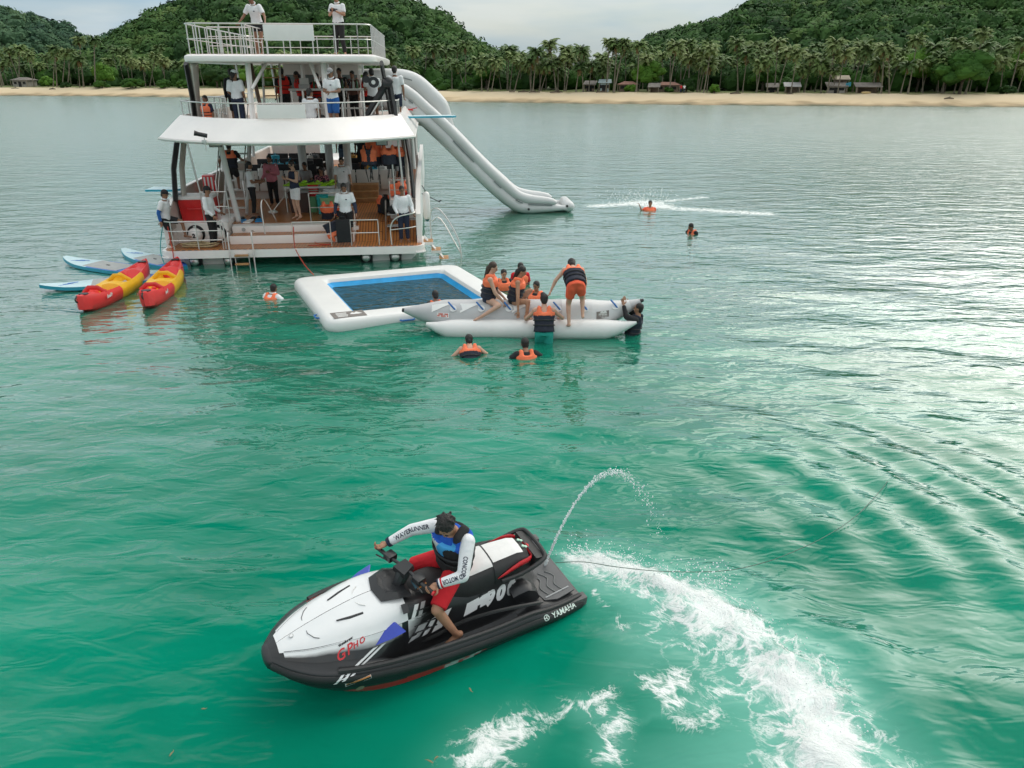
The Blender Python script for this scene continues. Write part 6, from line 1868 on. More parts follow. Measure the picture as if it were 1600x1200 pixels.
# life vests
def vest_meshes():
    J = pose()
    c = MB(); c.loft(torso_rings(J, .075, .14, .90)); sh = (J['shl'] + J['shr']) / 2
    for s in 'lr':
        a = J['sh' + s].lerp(sh, .35); u = Vector((0, 0, 1)); f = Vector((0, 1, 0))
        c.capsule(a + f * .085 - u * .06, a + u * .055 + f * .05, .06, .05); c.capsule(a + u * .055 + f * .05, a + u * .06 - f * .06, .05, .05); c.capsule(a + u * .06 - f * .06, a - f * .10 - u * .08, .05, .06)
    v, fcs = fuse(c, .02, 3); v = v - np.array([0, 0, 1.2], np.float32)
    cen = [np.mean([v[i] for i in f], axis=0) for f in fcs]
    back = [0 if q[2] > .02 else 1 for q in cen]                                              # plain orange yoke
    front = [0 if (q[1] < 0 and q[2] > .0) or (q[1] > 0 and q[2] > -.16 and abs(q[0]) > .045 + max(0, q[2]) * .25) else 1 for q in cen]   # open front with orange panels
    allo = [0] * len(cen)
    return [raw_mesh('shell', v, fcs, [M_ORANGE, M_NAVYF], m) for m in (back, front, allo)]
VM = vest_meshes()
def lifevest(label, x, y, z, rz, kind=0, rot=None, straps=True, group=None, world=None):
    t = thing('life_vest', label, 'life vest', world or bw(x, y, z), B_YAW + R(rz), group)
    if rot: t.rotation_euler = (R(rot[0]), R(rot[1]), B_YAW + R(rot[2]))
    link('shell', VM[kind], t)
    if straps:
        r = random.Random(int(x * 100))
        for k in range(4):
            a = r.uniform(-.18, .18); part(MB().tube(smooth_path([(a, .1, -.2), (a + .02, .12, -.42), (a + r.uniform(-.05, .05), .1, -.62 - r.uniform(0, .15))], 3), .012, 5), 'strap', M_BLACK, t)
    return t
lifevest('orange vest with black V front hung at the starboard ceiling', 2.20, 1.35, 2.92, 180, 1)
lifevest('black vest with plain orange yoke hung at the starboard ceiling', 2.78, 1.40, 2.92, 5, 0)
lifevest('dark vest hung behind the V fronted vest', 2.38, 1.75, 2.86, 30, 0)
lifevest('dark vest hung at the starboard post, half hidden', 3.06, 1.70, 2.84, -60, 0)
lifevest('small orange collar vest hung just under the ceiling', 2.34, 1.62, 3.12, 180, 2, straps=False)
lifevest('orange yoked vest lying on the deck behind the stern rail', .78, 1.95, 1.22, 180, 0, rot=(-20, 0, 180), straps=False)
lifevest('vest heap beside the vest behind the stern rail', 1.22, 2.05, 1.15, 160, 1, rot=(-60, 10, 150), straps=False)
lifevest('vest dangling over the centre stern rail', 1.12, .28, .92, 200, 1, rot=(8, 160, 15), straps=False)
lifevest('all orange vest lying on the starboard locker', 2.95, 2.45, 1.78, 90, 2, rot=(80, 0, 90), straps=False)
lifevest('dark vest stowed low inside the starboard rail', 2.45, 2.9, 1.25, 20, 0, straps=False)
# black bag on the rail before the man at the centre
t = bt('equipment_bag', 'flat black bag hung on the rail in front of the centre man', 'bag', 1.42, .10, .62)
part(MB().box(-.20, .20, -.10, .03, 0, .66, bev=.03), 'body', C_BLACK, t); part(MB().tube([(-.1, -.02, .64), (-.08, -.03, .74), (.08, -.03, .74), (.1, -.02, .64)], .012, 6), 'strap', M_BLACK, t)
t = bt('helmet_bag', 'round black bag on the boarding stair tread', 'bag', 2.83, 1.42, 1.19)
part(MB().ell((0, 0, .11), (.19, .14, .13), 14, 9), 'body', C_BLACK, t); part(MB().tube(smooth_path([(-.12, 0, .2), (0, 0, .28), (.12, 0, .2)], 3), .012, 6), 'strap', M_BLACK, t)
# stores by the starboard rail
for i, (x, y, z, w, h, m, lab) in enumerate(((2.52, 2.55, .97, .16, .55, C_BLACK, 'black sack standing by the starboard rail'), (2.75, 2.85, 1.0, .14, .50, cloth('green_cloth', (.02, .25, .12)), 'green sack among the starboard gear'), (3.02, 2.9, 1.05, .14, .65, C_WHITE, 'white sack among the starboard gear'), (3.22, 2.85, 1.3, .15, .4, C_RED, 'red bundle on top of the starboard gear'))):
    t = bt('gear_sack', lab, 'sack', x, y, z); r = random.Random(i)
    part(MB().tube(smooth_path([(0, 0, 0), (.02, 0, h * .3), (-.02, .01, h * .7), (.01, 0, h)], 3), [w * k for k in (.8, 1, 1.05, 1.08, 1.05, 1, .95, .85, .7, .4)], 10), 'sack', m, t); part(MB().tube([(.01, 0, h - .02), (.02, 0, h + .07)], [w * .3, w * .5], 8), 'tie', m, t)
# counter: lime fins, bins, towel
for i in range(11):
    x = -.62 + i * .145; r = random.Random(i)
    t = bt('swim_fin', 'lime and black swim fin on the counter, %s from the left' % ORD[i], 'fin', x, 3.55 + r.uniform(-.12, .15), 1.79 + .035 * (i % 2), 60 + r.uniform(-30, 30), 'swim fins on the counter')
    part(MB().loft([[(-.25, -.10, 0), (-.25, .10, 0), (-.25, .10, .03), (-.25, -.10, .03)], [(.05, -.07, .02), (.05, .07, .02), (.05, .07, .06), (.05, -.07, .06)]]), 'blade', M_LIME, t)
    part(MB().ell((.14, 0, .06), (.13, .06, .055), 10, 7), 'foot_pocket', M_BLACK if i % 3 else M_LIME, t)
t = bt('towel', 'white towel hung over the counter rail', 'towel', .80, 3.20, 1.08)
part(MB().loft([[(-.28 + .56 * i / 12, .02 * math.sin(i * 1.7) - .012, .62 if r_ else .03 * math.sin(i)) for i in range(13)] + [(-.28 + .56 * i / 12, .02 * math.sin(i * 1.7) + .012, .62 if r_ else .03 * math.sin(i)) for i in reversed(range(13))] for r_ in (0, 1)]), 'cloth', C_WHITE, t)
part(MB().box(-.28, .28, -.03, .05, .60, .625, bev=.008), 'fold', C_WHITE, t)
for x, y, w, h, m, lab in ((-.28, 3.35, .34, .62, mat('brown_bin', (.06, .035, .03), .5), 'dark brown bin under the counter'), (.10, 3.30, .20, .50, mat('green_bin', (.10, .30, .14), .5), 'small green bin under the counter'), (.72, 2.85, .26, .52, mat('pale_green_bucket', (.28, .52, .26), .5), 'pale green bucket beneath the white towel'), (.50, 2.95, .18, .58, mat('teal_bucket', (.02, .42, .42), .5), 'teal bucket left of the pale green bucket'), (.18, 3.4, .16, .85, M_RED, 'red tub behind the man with the phone')):
    t = bt('bin', lab, 'bin', x, y, MD)
    part(MB().loft([rounded(-w * .85, w * .85, -w * .6, w * .6, .06)] and [[(a, b, z) for a, b in rounded(-w * k, w * k, -w * k * .75, w * k * .75, .05)] for z, k in ((0, .82), (h, 1.), (h, .93), (h - .04, .92))]), 'body', m, t)
    part(MB().tube([(a, b, h) for a, b in rounded(-w, w, -w * .75, w * .75, .05)], .015, 6, closed=True), 'rim', m, t)
# fins and mask on the deck, mop, rope coil
for i, (x, y, a) in enumerate(((-1.78, 1.85, 20), (-1.55, 1.80, -15), (-1.34, 1.92, 10))):
    t = bt('swim_fin', 'blue and white swim fin on the deck by the port column, %s' % ('left', 'middle', 'right')[i], 'fin', x, y, MD, 90 + a)
    part(MB().loft([[(-.30, -.11, 0), (-.30, .11, 0), (-.30, .11, .025), (-.30, -.11, .025)], [(.05, -.07, .02), (.05, .07, .02), (.05, .07, .06), (.05, -.07, .06)]]), 'blade', (mat('fin_blue', (.03, .25, .55), .5), M_WHITE, mat('fin_blue', (.03, .25, .55)))[i], t)
    part(MB().ell((.15, 0, .06), (.14, .065, .06), 10, 7), 'foot_pocket', M_BLACK, t)
t = bt('mop', 'silver mop pole held by the woman in pink', 'mop', -1.12, 3.05, MD)
q = bz(425, 279, 1.92)
part(MB().tube([(0, 0, .08), (.72, .55, .92)], .014, 6), 'handle', M_STEEL, t); part(MB().ell((0, 0, .06), (.16, .10, .06), 12, 7), 'head', M_OFFW, t)
t = bt('rope_coil', 'tan rope coil on the port platform', 'rope', -2.75, .42, PF)
r = random.Random(4); pts = []
for k in range(90):
    a = k * .42; rr = .30 + .10 * math.sin(k * .31); pts.append((rr * 1.35 * math.cos(a) + r.uniform(-.03, .03), rr * .55 * math.sin(a) + r.uniform(-.03, .03), .02 + .0011 * k + .012 * math.sin(k * 1.3)))
part(MB().tube(smooth_path(pts, 2), .016, 6), 'coil', M_ROPE, t)
# mooring lines
def line(name, label, pts, m, r=.012, n=6):
    o = thing(name, label, 'rope', (0, 0, 0)); part(MB().tube(smooth_path(pts, n), r, 6), 'strand', m, o); return o
pa = POOLQ[0](.55, .12, .30); pc = bpy.data.objects['floating_pool'].location
line('mooring_rope', 'red rope from the stern rail down to the floating pool', [bw(.02, .08, 1.1), bw(.0, .02, .62), bw(.05, -.10, .45), (pa + pc).lerp(bw(.05, -.1, .45), .5) - Vector((0, 0, .08)), pa + pc], M_REDROPE)
line('deck_line', 'slack red line lying on the stern platform', [bw(.45, 1.0, .77), bw(.5, .6, .53), bw(.75, .35, .52), bw(1.0, .3, .52), bw(.7, .22, .52), bw(.35, .25, .52)], M_REDROPE, .010)
line('kayak_line', 'red line from the port rail to the kayaks', [bw(-3.52, .3, 1.32), bw(-3.45, .1, .9), bw(-3.38, -.06, .52), bw(-3.3, -.3, .2), at_z(285, 418, .35)], M_REDROPE)
line('board_line', 'teal line from the port quarter to the paddle boards', [bw(-3.66, .35, 1.2), bw(-3.8, .2, .5), at_z(258, 415, .12), at_z(266, 428, .08)], mat('teal_rope', (.05, .32, .32), .8), .014)
# fender and pole on the starboard side
t = bt('fender', 'white fender hanging on the starboard quarter', 'fender', 3.84, 1.2, .95)
part(MB().capsule((0, 0, .18), (0, 0, .82), .11, .10, 12), 'body', M_WHITE, t); part(MB().capsule((0, 0, .08), (0, 0, .14), .06, .09, 10), 'end', mat('teal_end', (.02, .12, .12), .6), t); part(MB().tube([(0, 0, .9), (-.12, 0, 1.1)], .012, 6), 'lanyard', M_BLACK, t)
t = bt('boat_hook', 'thin black pole sticking out of the starboard quarter', 'pole', 3.7, 1.6, 1.75); part(MB().tube([(0, 0, 0), (.55, -.1, -.25)], .012, 6).tube([(.5, -.09, -.23), (.6, -.1, -.2)], .02, 6), 'shaft', M_BLACK, t)
# stowed boards sticking out of both sides
for lab, a, b in (('stowed board jutting out beyond the starboard rail, blue edge', bz(632, 184, 3.78), bz(712, 182, 3.80)), ('stowed board jutting out past the port bulwark', bz(234, 297, 1.95), bz(285, 297, 1.95))):
    a, b = bw(*a), bw(*b); d = (b - a); t = thing('stowed_board', lab, 'paddle board', a, math.atan2(d.y, d.x)); L_ = math.hypot(d.x, d.y)
    part(MB().prism([(0, -.3), (L_ * .9, -.3), (L_, -.1), (L_, .1), (L_ * .9, .3), (0, .3)], 0, .05), 'core', mat('board_cyan', (.02, .35, .50), .4), t)
    part(MB().prism([(0, -.29), (L_ * .9, -.29), (L_ * .99, -.1), (L_ * .99, .1), (L_ * .9, .29), (0, .29)], .051, .06), 'deck', M_SUPT, t)
# bottles on the bar
BM = [mat('bottle_green', (.02, .08, .02), .15), mat('bottle_amber', (.12, .05, .01), .15), mat('bottle_dark', (.012, .012, .014), .15), mat('bottle_clear', (.42, .45, .42), .15)]
for i in range(13):
    r = random.Random(i); x = .50 + i * .11
    t = bt('bottle', '%s bottle on the upper bar, %s from the left' % (('green', 'amber', 'dark', 'clear')[i % 4], ORD[i]), 'bottle', x, 3.5 + r.uniform(-.06, .08), 4.72, 0, 'bottles on the bar')
    h = r.uniform(.24, .32)
    part(MB().tube([(0, 0, 0), (0, 0, h * .6), (0, 0, h * .72), (0, 0, h * .95)], [.038, .038, .014, .014], 10), 'glass', BM[i % 4], t); part(MB().tube([(0, 0, h * .95), (0, 0, h)], .016, 8), 'cap', M_GREY if i % 2 else M_RED, t)
t = bt('till', 'grey till on the left end of the upper bar', 'till', .22, 3.45, 4.72); part(MB().box(-.16, .16, -.12, .12, 0, .12, bev=.01), 'base', M_GREY, t); part(MB().box(-.14, .14, -.02, .01, .12, .30, bev=.008), 'screen', M_OFFW, t)
t = bt('white_bottle', 'white plastic bottle on the low shelf of the bar', 'bottle', .0, 3.2, 4.16 - .5); part(MB().tube([(0, 0, 0), (0, 0, .22), (0, 0, .30), (0, 0, .42)], [.07, .065, .03, .015], 10), 'body', M_WHITE, t); part(MB().tube([(0, 0, .42), (0, 0, .46)], .02, 6), 'cap', M_OFFW, t)
# crane on the upper deck
t = bt('deck_crane', 'black folding deck crane with winch, upper deck starboard', 'crane', 2.05, 1.5, UD)
part(MB().box(-.16, .16, -.16, .16, 0, .10, bev=.02).tube([(0, 0, .1), (.04, .03, .30)], [.12, .09], 10), 'base', M_BLACK, t)
part(MB().tube([(-.02, 0, .12), (.80, .2, 1.30)], .085, 4, sq=(.8, 1.1)), 'arm', M_BLACK, t)
part(MB().tube([(.16, -.09, .22), (.56, .02, .80)], .03, 8), 'ram', M_STEEL, t)
part(MB().tube([(.86, .2, 1.30), (.98, .22, .30)], .085, 4), 'outer_arm', M_BLACK, t)
part(MB().tube([(.66, .17, 1.26), (.90, .22, 1.26)], .13, 14).ell((.82, .2, 1.32), (.16, .12, .12), 12, 8), 'knuckle', M_BLACK, t)
w = part(MB().tube([(.42, .0, 1.30), (.42, .22, 1.30)], .15, 16), 'winch', M_BLACK, t)
part(MB().tube([(.22, -.02, 1.38), (.22, .1, 1.38)], .10, 14), 'winch_drum', M_BLACK, w); part(MB().tube([(.42, -.02, 1.30), (.42, .0, 1.30)], .06, 12), 'winch_cap', M_STEEL, w)
part(MB().tube([(.62, .1, 1.15), (.62, .1, .70)], .012, 6).tube([(.62, .1, .74), (.62, .1, .62)], [.02, .05], 8), 'hook', M_BLACK, t)
# seat pads, buckets on the upper deck
t = bt('pouf', 'grey round pouf at the crane foot, upper deck', 'pouf', 2.5, 1.35, UD); part(MB().tube([(0, 0, 0), (0, 0, .05), (0, 0, .35), (0, 0, .42)], [.22, .28, .28, .2], 14), 'body', C_GREY, t); part(MB().tube([(0, 0, .42), (0, 0, .44)], .05, 10), 'button', M_BLACK, t)
# saloon clutter on the tables
for i in range(16):
    r = random.Random(200 + i); x = r.choice((-1, 1)) * r.uniform(.7, 2.7); y = r.choice((7.27, 9.27, 11.47)); z = 1.703
    m, nm = r.choice(((mat('cyan_bag', (.02, .32, .45), .6), 'cyan'), (M_BLACK, 'black'), (M_WHITE, 'white'), (mat('amber_bag', (.60, .30, .04), .6), 'amber')))
    t = bt('beach_bag', '%s bag on a saloon table' % nm, 'bag', x, y, z, r.uniform(0, 180), '%s bags on the saloon tables' % nm)
    part(MB().box(-.16, .16, -.10, .10, 0, r.uniform(.14, .28), bev=.03), 'body', m, t); part(MB().tube(smooth_path([(-.08, 0, .13), (0, 0, .36), (.08, 0, .13)], 3), .012, 5), 'handle', m, t)
# ================================================================== WATERCRAFT AND RIDER
SKI_M = Matrix.Translation((-.80, 5.93, -.02)) @ Matrix.Rotation(R(210), 4, 'Z') @ Matrix.Rotation(R(-9), 4, 'X') @ Matrix.Rotation(R(-1.5), 4, 'Y') @ Matrix.Scale(.965, 4)
ski = thing('personal_watercraft', 'black and white watercraft with red trim carrying its rider', 'watercraft')
ski.matrix_world = SKI_M
S_BLACK = mat('watercraft_black', (.014, .015, .017), .38, var=.15, vs=5, bump=.10, bs=120, coat=.3, coat_r=.2)
S_RUB = mat('watercraft_rubber', (.020, .021, .022), .46, var=.15, vs=8, bump=.25, bs=150)
S_WHITE = mat('watercraft_white', (.80, .81, .81), .25, var=.02, coat=.5)
S_RED = mat('watercraft_red', (.62, .012, .02), .3, var=.05, coat=.4)
S_BLUE = mat('watercraft_blue', (.02, .05, .42), .3, var=.1, coat=.4)
S_GREY = mat('watercraft_grey', (.09, .095, .10), .5, var=.1)
S_SILVER = mat('watercraft_silver', (.45, .46, .46), .35, var=.1)
S_SEAT = mat('seat_vinyl_black', (.022, .022, .023), .6, var=.12, vs=15, bump=.2, bs=200)
S_SEATW = mat('seat_vinyl_white', (.74, .74, .72), .5, var=.05, vs=15, bump=.12, bs=200)
ST = [  # x, then the half section from keel to crown
 (-1.50, [(0, -.05), (.25, -.04), (.42, .02), (.50, .13), (.535, .19), (.535, .27), (.47, .30), (.40, .300), (.30, .305), (.20, .31), (.12, .312), (.06, .315), (0, .315)]),
 (-1.22, [(0, -.20), (.28, -.12), (.46, 0), (.55, .12), (.590, .19), (.590, .30), (.52, .335), (.44, .325), (.33, .33), (.22, .335), (.14, .336), (.07, .34), (0, .34)]),
 (-1.00, [(0, -.24), (.29, -.14), (.48, -.02), (.565, .12), (.605, .20), (.605, .325), (.54, .365), (.47, .338), (.36, .34), (.27, .37), (.20, .43), (.12, .46), (0, .47)]),
 (-.80, [(0, -.26), (.30, -.15), (.49, -.03), (.57, .12), (.610, .20), (.610, .345), (.55, .40), (.49, .27), (.36, .25), (.28, .40), (.23, .54), (.15, .61), (0, .62)]),
 (-.40, [(0, -.27), (.31, -.16), (.50, -.04), (.575, .12), (.615, .21), (.615, .34), (.555, .385), (.505, .17), (.32, .16), (.275, .36), (.225, .52), (.14, .60), (0, .61)]),
 (.10, [(0, -.27), (.31, -.16), (.50, -.04), (.575, .13), (.615, .22), (.615, .36), (.555, .405), (.505, .17), (.33, .165), (.285, .40), (.245, .60), (.165, .70), (0, .72)]),
 (.45, [(0, -.26), (.31, -.15), (.50, -.03), (.57, .14), (.610, .24), (.610, .39), (.555, .435), (.50, .22), (.39, .23), (.355, .45), (.32, .66), (.235, .79), (0, .82)]),
 (.75, [(0, -.22), (.30, -.12), (.47, .0), (.545, .16), (.590, .26), (.590, .425), (.540, .46), (.50, .43), (.465, .46), (.42, .56), (.36, .68), (.255, .78), (0, .83)]),
 (1.05, [(0, -.12), (.26, -.03), (.41, .07), (.49, .19), (.535, .28), (.535, .445), (.49, .475), (.46, .50), (.425, .53), (.375, .585), (.315, .65), (.215, .72), (0, .765)]),
 (1.32, [(0, .03), (.19, .09), (.31, .16), (.395, .24), (.440, .31), (.440, .455), (.40, .485), (.37, .505), (.34, .53), (.295, .565), (.245, .605), (.165, .645), (0, .675)]),
 (1.53, [(0, .20), (.11, .22), (.18, .27), (.255, .30), (.290, .345), (.290, .465), (.26, .492), (.235, .505), (.21, .52), (.18, .54), (.145, .558), (.095, .575), (0, .588)]),
 (1.67, [(0, .34), (.04, .345), (.07, .355), (.105, .365), (.130, .385), (.130, .47), (.115, .488), (.10, .495), (.09, .50), (.075, .508), (.06, .512), (.04, .516), (0, .518)])]
def ski_rows(nx=9):
    cols = []
    for k in range(13):
        cols.append(smooth_path([Vector((x, p[k][0], p[k][1])) for x, p in ST], nx))
    return [[cols[k][i] for k in range(13)] for i in range(len(cols[0]))]
SR = ski_rows()
def ski_shell(k0, k1, x0, x1, off=0., thick=0., sub=3, side=0, fade=None, edge=None):
    """patch of the body surface between profile rows k0..k1, lifted off by 'off'"""
    rows = [r for r in SR if x0 <= r[0].x <= x1]
    prof = []
    for r in rows:
        q = smooth_path(r[k0:k1 + 1], sub) if k1 > k0 + 0 else r[k0:k1 + 1]
        prof.append(q)
    n = len(prof[0])
    # normals by finite differences
    P = np.array([[v[:] for v in q] for q in prof])
    du = np.gradient(P, axis=0); dv = np.gradient(P, axis=1)
    N = np.cross(dv, du); N /= np.maximum(1e-9, np.linalg.norm(N, axis=2))[:, :, None]
    if N[..., 1].mean() + N[..., 2].mean() < 0: N = -N
    Q = P + N * off
    return Q
def patch_mb(Q, mirror=True, mi=None, thick=0.):
    mb = MB()
    for sy in ((1, -1) if mirror else (1,)):
        a, b, _ = Q.shape
        vs = [(p[0], p[1] * sy, p[2]) for row in Q for p in row]
        mb.add(vs, [(i * b + j, i * b + j + 1, (i + 1) * b + j + 1, (i + 1) * b + j) for i in range(a - 1) for j in range(b - 1)])
    return mb
def weld(mb, d=.0005):
    bm = bmesh.new(); me = bpy.data.meshes.new('w'); me.from_pydata(mb.v, [], mb.f); bm.from_mesh(me)
    bmesh.ops.remove_doubles(bm, verts=bm.verts, dist=d); bm.to_mesh(me); bm.free()
    o = MB(); o.v = [tuple(v.co) for v in me.vertices]; o.f = [tuple(p.vertices) for p in me.polygons]; o.m = [0] * len(o.f); bpy.data.meshes.remove(me); return o
# hull bottom with painted red and white flashes
hb = weld(patch_mb(ski_shell(0, 4, -9, 9)))
ring0 = [(p.x, p.y, p.z) for p in SR[0]] ; hb.add(ring0 + [(x, -y, z) for x, y, z in reversed(ring0[1:-1])], [tuple(range(24))])
mi = []
for f in hb.f:
    c = sum((Vector(hb.v[i]) for i in f), Vector()) / len(f)
    s_ = c.x + (c.z) * .9
    m = 0
    if c.z < .20 and len(f) < 10:
        if -.10 < s_ < 1.25: m = 1
        if -.06 < s_ < .02 or .10 < s_ < .26: m = 2
    mi.append(m)
hb.m = mi
capf = SR[-1]; mi_n = len(hb.f); hb.add([(p.x, p.y, p.z) for p in capf] + [(p.x, -p.y, p.z) for p in reversed(capf[1:-1])], [tuple(range(24))])
hull_o = part(hb, 'hull', [S_BLACK, S_RED, S_WHITE], ski)
# gunwale with its rubber rail and the deck
deck_o = part(weld(patch_mb(ski_shell(4, 12, -9, 9, sub=4))), 'deck', S_BLACK, ski, angle=60)
rail = [r[5] for r in SR]
rl = [Vector((p.x, p.y + .004, p.z - .045)) for p in rail]
part(MB().tube(rl + [Vector((1.70, 0, .42))] + [Vector((p.x, -p.y, p.z)) for p in reversed(rl)], .036, 10, sq=(.75, 1.35)), 'bumper_rail', S_RUB, ski)
rl2 = [Vector((r[6].x, r[6].y + .012, r[6].z + .006)) for r in SR if r[0].x < 1.2]
for sy in (1, -1): part(MB().tube([Vector((p.x, p.y * sy, p.z)) for p in rl2], .028, 8), 'gunwale_lip', S_RUB, ski)
# footwell mats
for sy in (1, -1):
    Q = ski_shell(7, 8, -.78, .40, .006); Q[..., 1] *= sy
    part(patch_mb(Q, False), 'footwell_mat', S_GREY, ski)
# hood and nose
def fade_mat(name, ax):
    m = bpy.data.materials.new(name); m.use_nodes = True; nt = m.node_tree; b = nt.nodes['Principled BSDF']; b.inputs['Roughness'].default_value = .28; b.inputs['Coat Weight'].default_value = .4
    at = nd(nt, 'ShaderNodeAttribute', attribute_name='print'); tc = nd(nt, 'ShaderNodeTexCoord')
    nz = nd(nt, 'ShaderNodeTexNoise', Scale=30.); mp = nd(nt, 'ShaderNodeMapping'); mp.inputs['Scale'].default_value = (.25, 1, 1); nt.links.new(tc.outputs['Object'], mp.inputs['Vector']); nt.links.new(mp.outputs[0], nz.inputs['Vector'])
    a2 = nd(nt, 'ShaderNodeMath', operation='MULTIPLY_ADD'); nt.links.new(nz.outputs['Fac'], a2.inputs[0]); a2.inputs[1].default_value = .18; nt.links.new(at.outputs['Fac'], a2.inputs[2])
    rp = nd(nt, 'ShaderNodeValToRGB'); nt.links.new(a2.outputs[0], rp.inputs['Fac'])
    rp.color_ramp.elements[0].position = .30; rp.color_ramp.elements[0].color = (.016, .017, .018, 1); rp.color_ramp.elements[1].position = .82; rp.color_ramp.elements[1].color = (.80, .81, .81, 1)
    nt.links.new(rp.outputs['Color'], b.inputs['Base Color']); return m
S_FADE = fade_mat('white_to_black_print', 0)
def fade_part(Q, fn, name, parent):
    for sy in (1, -1):
        q = Q.copy(); q[..., 1] *= sy
        o = part(patch_mb(q, False), name, S_FADE, parent)
        a = o.data.attributes.new('print', 'FLOAT', 'POINT')
        a.data.foreach_set('value', np.array([fn(v.co.x, (i % Q.shape[1]) / (Q.shape[1] - 1)) for i, v in enumerate(o.data.vertices)], np.float32))
hood = part(weld(patch_mb(ski_shell(10, 12, .44, 1.60, .016, sub=4))), 'hood', S_WHITE, ski)
raise_ = []
fade_part(ski_shell(8, 10, .50, 1.58, .013, sub=4), lambda x, f: f * 1.55 - .52 - abs(x - 1.0) * .12 + max(0, x - 1.25) * .9 - max(0, .75 - x) * .8, 'cowl_side', ski)
fade_part(ski_shell(9, 10, .12, .47, .010, sub=4), lambda x, f: (x - .24) * 2.6 + (f - .5) * .5, 'side_panel', ski)
# panel seams on the hood
for sy in (1, -1):
    sm = [Vector((r[10].x, r[10].y * sy, r[10].z + .016)) for r in SR if .46 < r[0].x < 1.58]
    part(MB().tube(sm, .0045, 5), 'seam', S_GREY, hood)
seam = [Vector((1.30 + .06 * abs(y) / .2, y, 0)) for y in (-.2, -.12, -.05, 0, .05, .12, .2)]
SKI_BVH = None
def build_bvh():
    V, F, o = [], [], 0
    for ob in ski.children:
        for q in [ob] + list(ob.children):
            if q.type == 'MESH' and q.name.split('.')[0] in ('hull', 'deck', 'hood', 'cowl_side', 'side_panel', 'bumper_rail', 'seat', 'seat_top', 'hood_bulge'):
                V += [v.co.copy() for v in q.data.vertices]; F += [tuple(i + o for i in p.vertices) for p in q.data.polygons]; o = len(V)
    return BVHTree.FromPolygons(V, F)
ring_ = [Vector((p.x, p.y, p.z)) for p in SR[-1]] + [Vector((p.x, -p.y, p.z)) for p in reversed(SR[-1][1:-1])]
cen_ = Vector((1.67, 0, .43))
part(MB().loft([ring_] + [[cen_ + (p - cen_) * k + Vector((d, 0, 0)) for p in ring_] for k, d in ((.97, .02), (.80, .045), (.45, .06), (.05, .065))]), 'nose', S_BLACK, ski, angle=60)
# ---- seat
def seat_loft(x0, x1, f, n=22, prof=None):
    rings = []
    for i in range(n + 1):
        x = x0 + (x1 - x0) * i / n; zt, w, zb = f(x)
        q = [(w * 1.12, zb), (w * 1.14, zb + (zt - zb) * .35), (w * 1.02, zb + (zt - zb) * .72), (w * .80, zt - .035), (w * .55, zt - .008), (0, zt)]
        h = smooth_path([(0, a, b) for a, b in q], 3)
        rings.append([Vector((x, v.y, v.z)) for v in h] + [Vector((x, -v.y, v.z)) for v in reversed(h[:-1])])
    return rings
def seat_f(x):
    zt = float(np.interp(x, [-1.06, -1.0, -.85, -.62, -.50, -.30, -.05, .18, .34], [.68, .82, .862, .855, .845, .815, .825, .84, .80]))
    w = float(np.interp(x, [-1.06, -.95, -.6, -.3, 0, .34], [.12, .17, .205, .20, .165, .11]))
    return zt, w, float(np.interp(x, [-1.06, -.6, .1, .34], [.60, .55, .56, .66]))
part(MB().loft(seat_loft(-1.06, .34, seat_f)), 'seat', S_SEAT, ski, angle=50)
def top_strip(x0, x1, k, off, m, nm, parent=ski):
    rings = seat_loft(x0, x1, seat_f, 14); mb = MB(); n = len(rings[0]); c = n // 2
    g = [[p + Vector((0, 0, off)) + Vector((0, math.copysign(off * .6, p.y), 0)) for p in r[c - k:c + k + 1]] for r in rings]
    mb.loft(g, closed=False, caps=False); return part(mb, nm, m, parent)
top_strip(-.93, -.56, 4, .006, S_SEATW, 'seat_top'); top_strip(-.545, -.20, 6, .005, S_SEATW, 'seat_top')
for sy in (1, -1):
    pts = [Vector((x, sy * (seat_f(x)[1] * 1.13 + .004), seat_f(x)[2] + (seat_f(x)[0] - seat_f(x)[2]) * (.52 + (x + .62) * -.75))) for x in np.linspace(-1.0, -.58, 9)]
    part(MB().tube(pts, [.022, .03, .03, .028, .026, .022, .018, .013, .004], 8, sq=(.6, 1.2)), 'red_trim', S_RED, ski)
part(MB().tube([(-1.05, .14, .75), (-1.055, 0, .77), (-1.05, -.14, .75)], .024, 8), 'red_trim', S_RED, ski)
for x in (-.552,):
    r = seat_loft(x, x + .001, seat_f, 1)[0]; part(MB().tube([p + Vector((0, math.copysign(.004, p.y), .005)) for p in r[2:-2]], .006, 5), 'seat_seam', S_BLACK, ski)
# rear emblem dots and grab bar
for k in range(2):
    for j in (-1, 1): part(MB().tube([(-.965 - .035 * k, j * .05, .838 - .022 * k), (-.968 - .035 * k, j * .05, .850 - .022 * k)], .018, 10), 'emblem', mat('pale_green_print', (.40, .62, .50), .5), ski)
part(MB().tube(smooth_path([(-.62, .25, .66), (-.85, .27, .70), (-1.10, .25, .77), (-1.16, .16, .79), (-1.16, -.16, .79), (-1.10, -.25, .77), (-.85, -.27, .70), (-.62, -.25, .66)], 4), .024, 8), 'grab_bar', S_RUB, ski)
part(MB().loft([[(-1.14, y, .73), (-1.14, y, .78), (-1.04, y, .79), (-1.02, y, .63)] for y in (-.22, .22)]), 'grab_bar', S_RUB, ski)
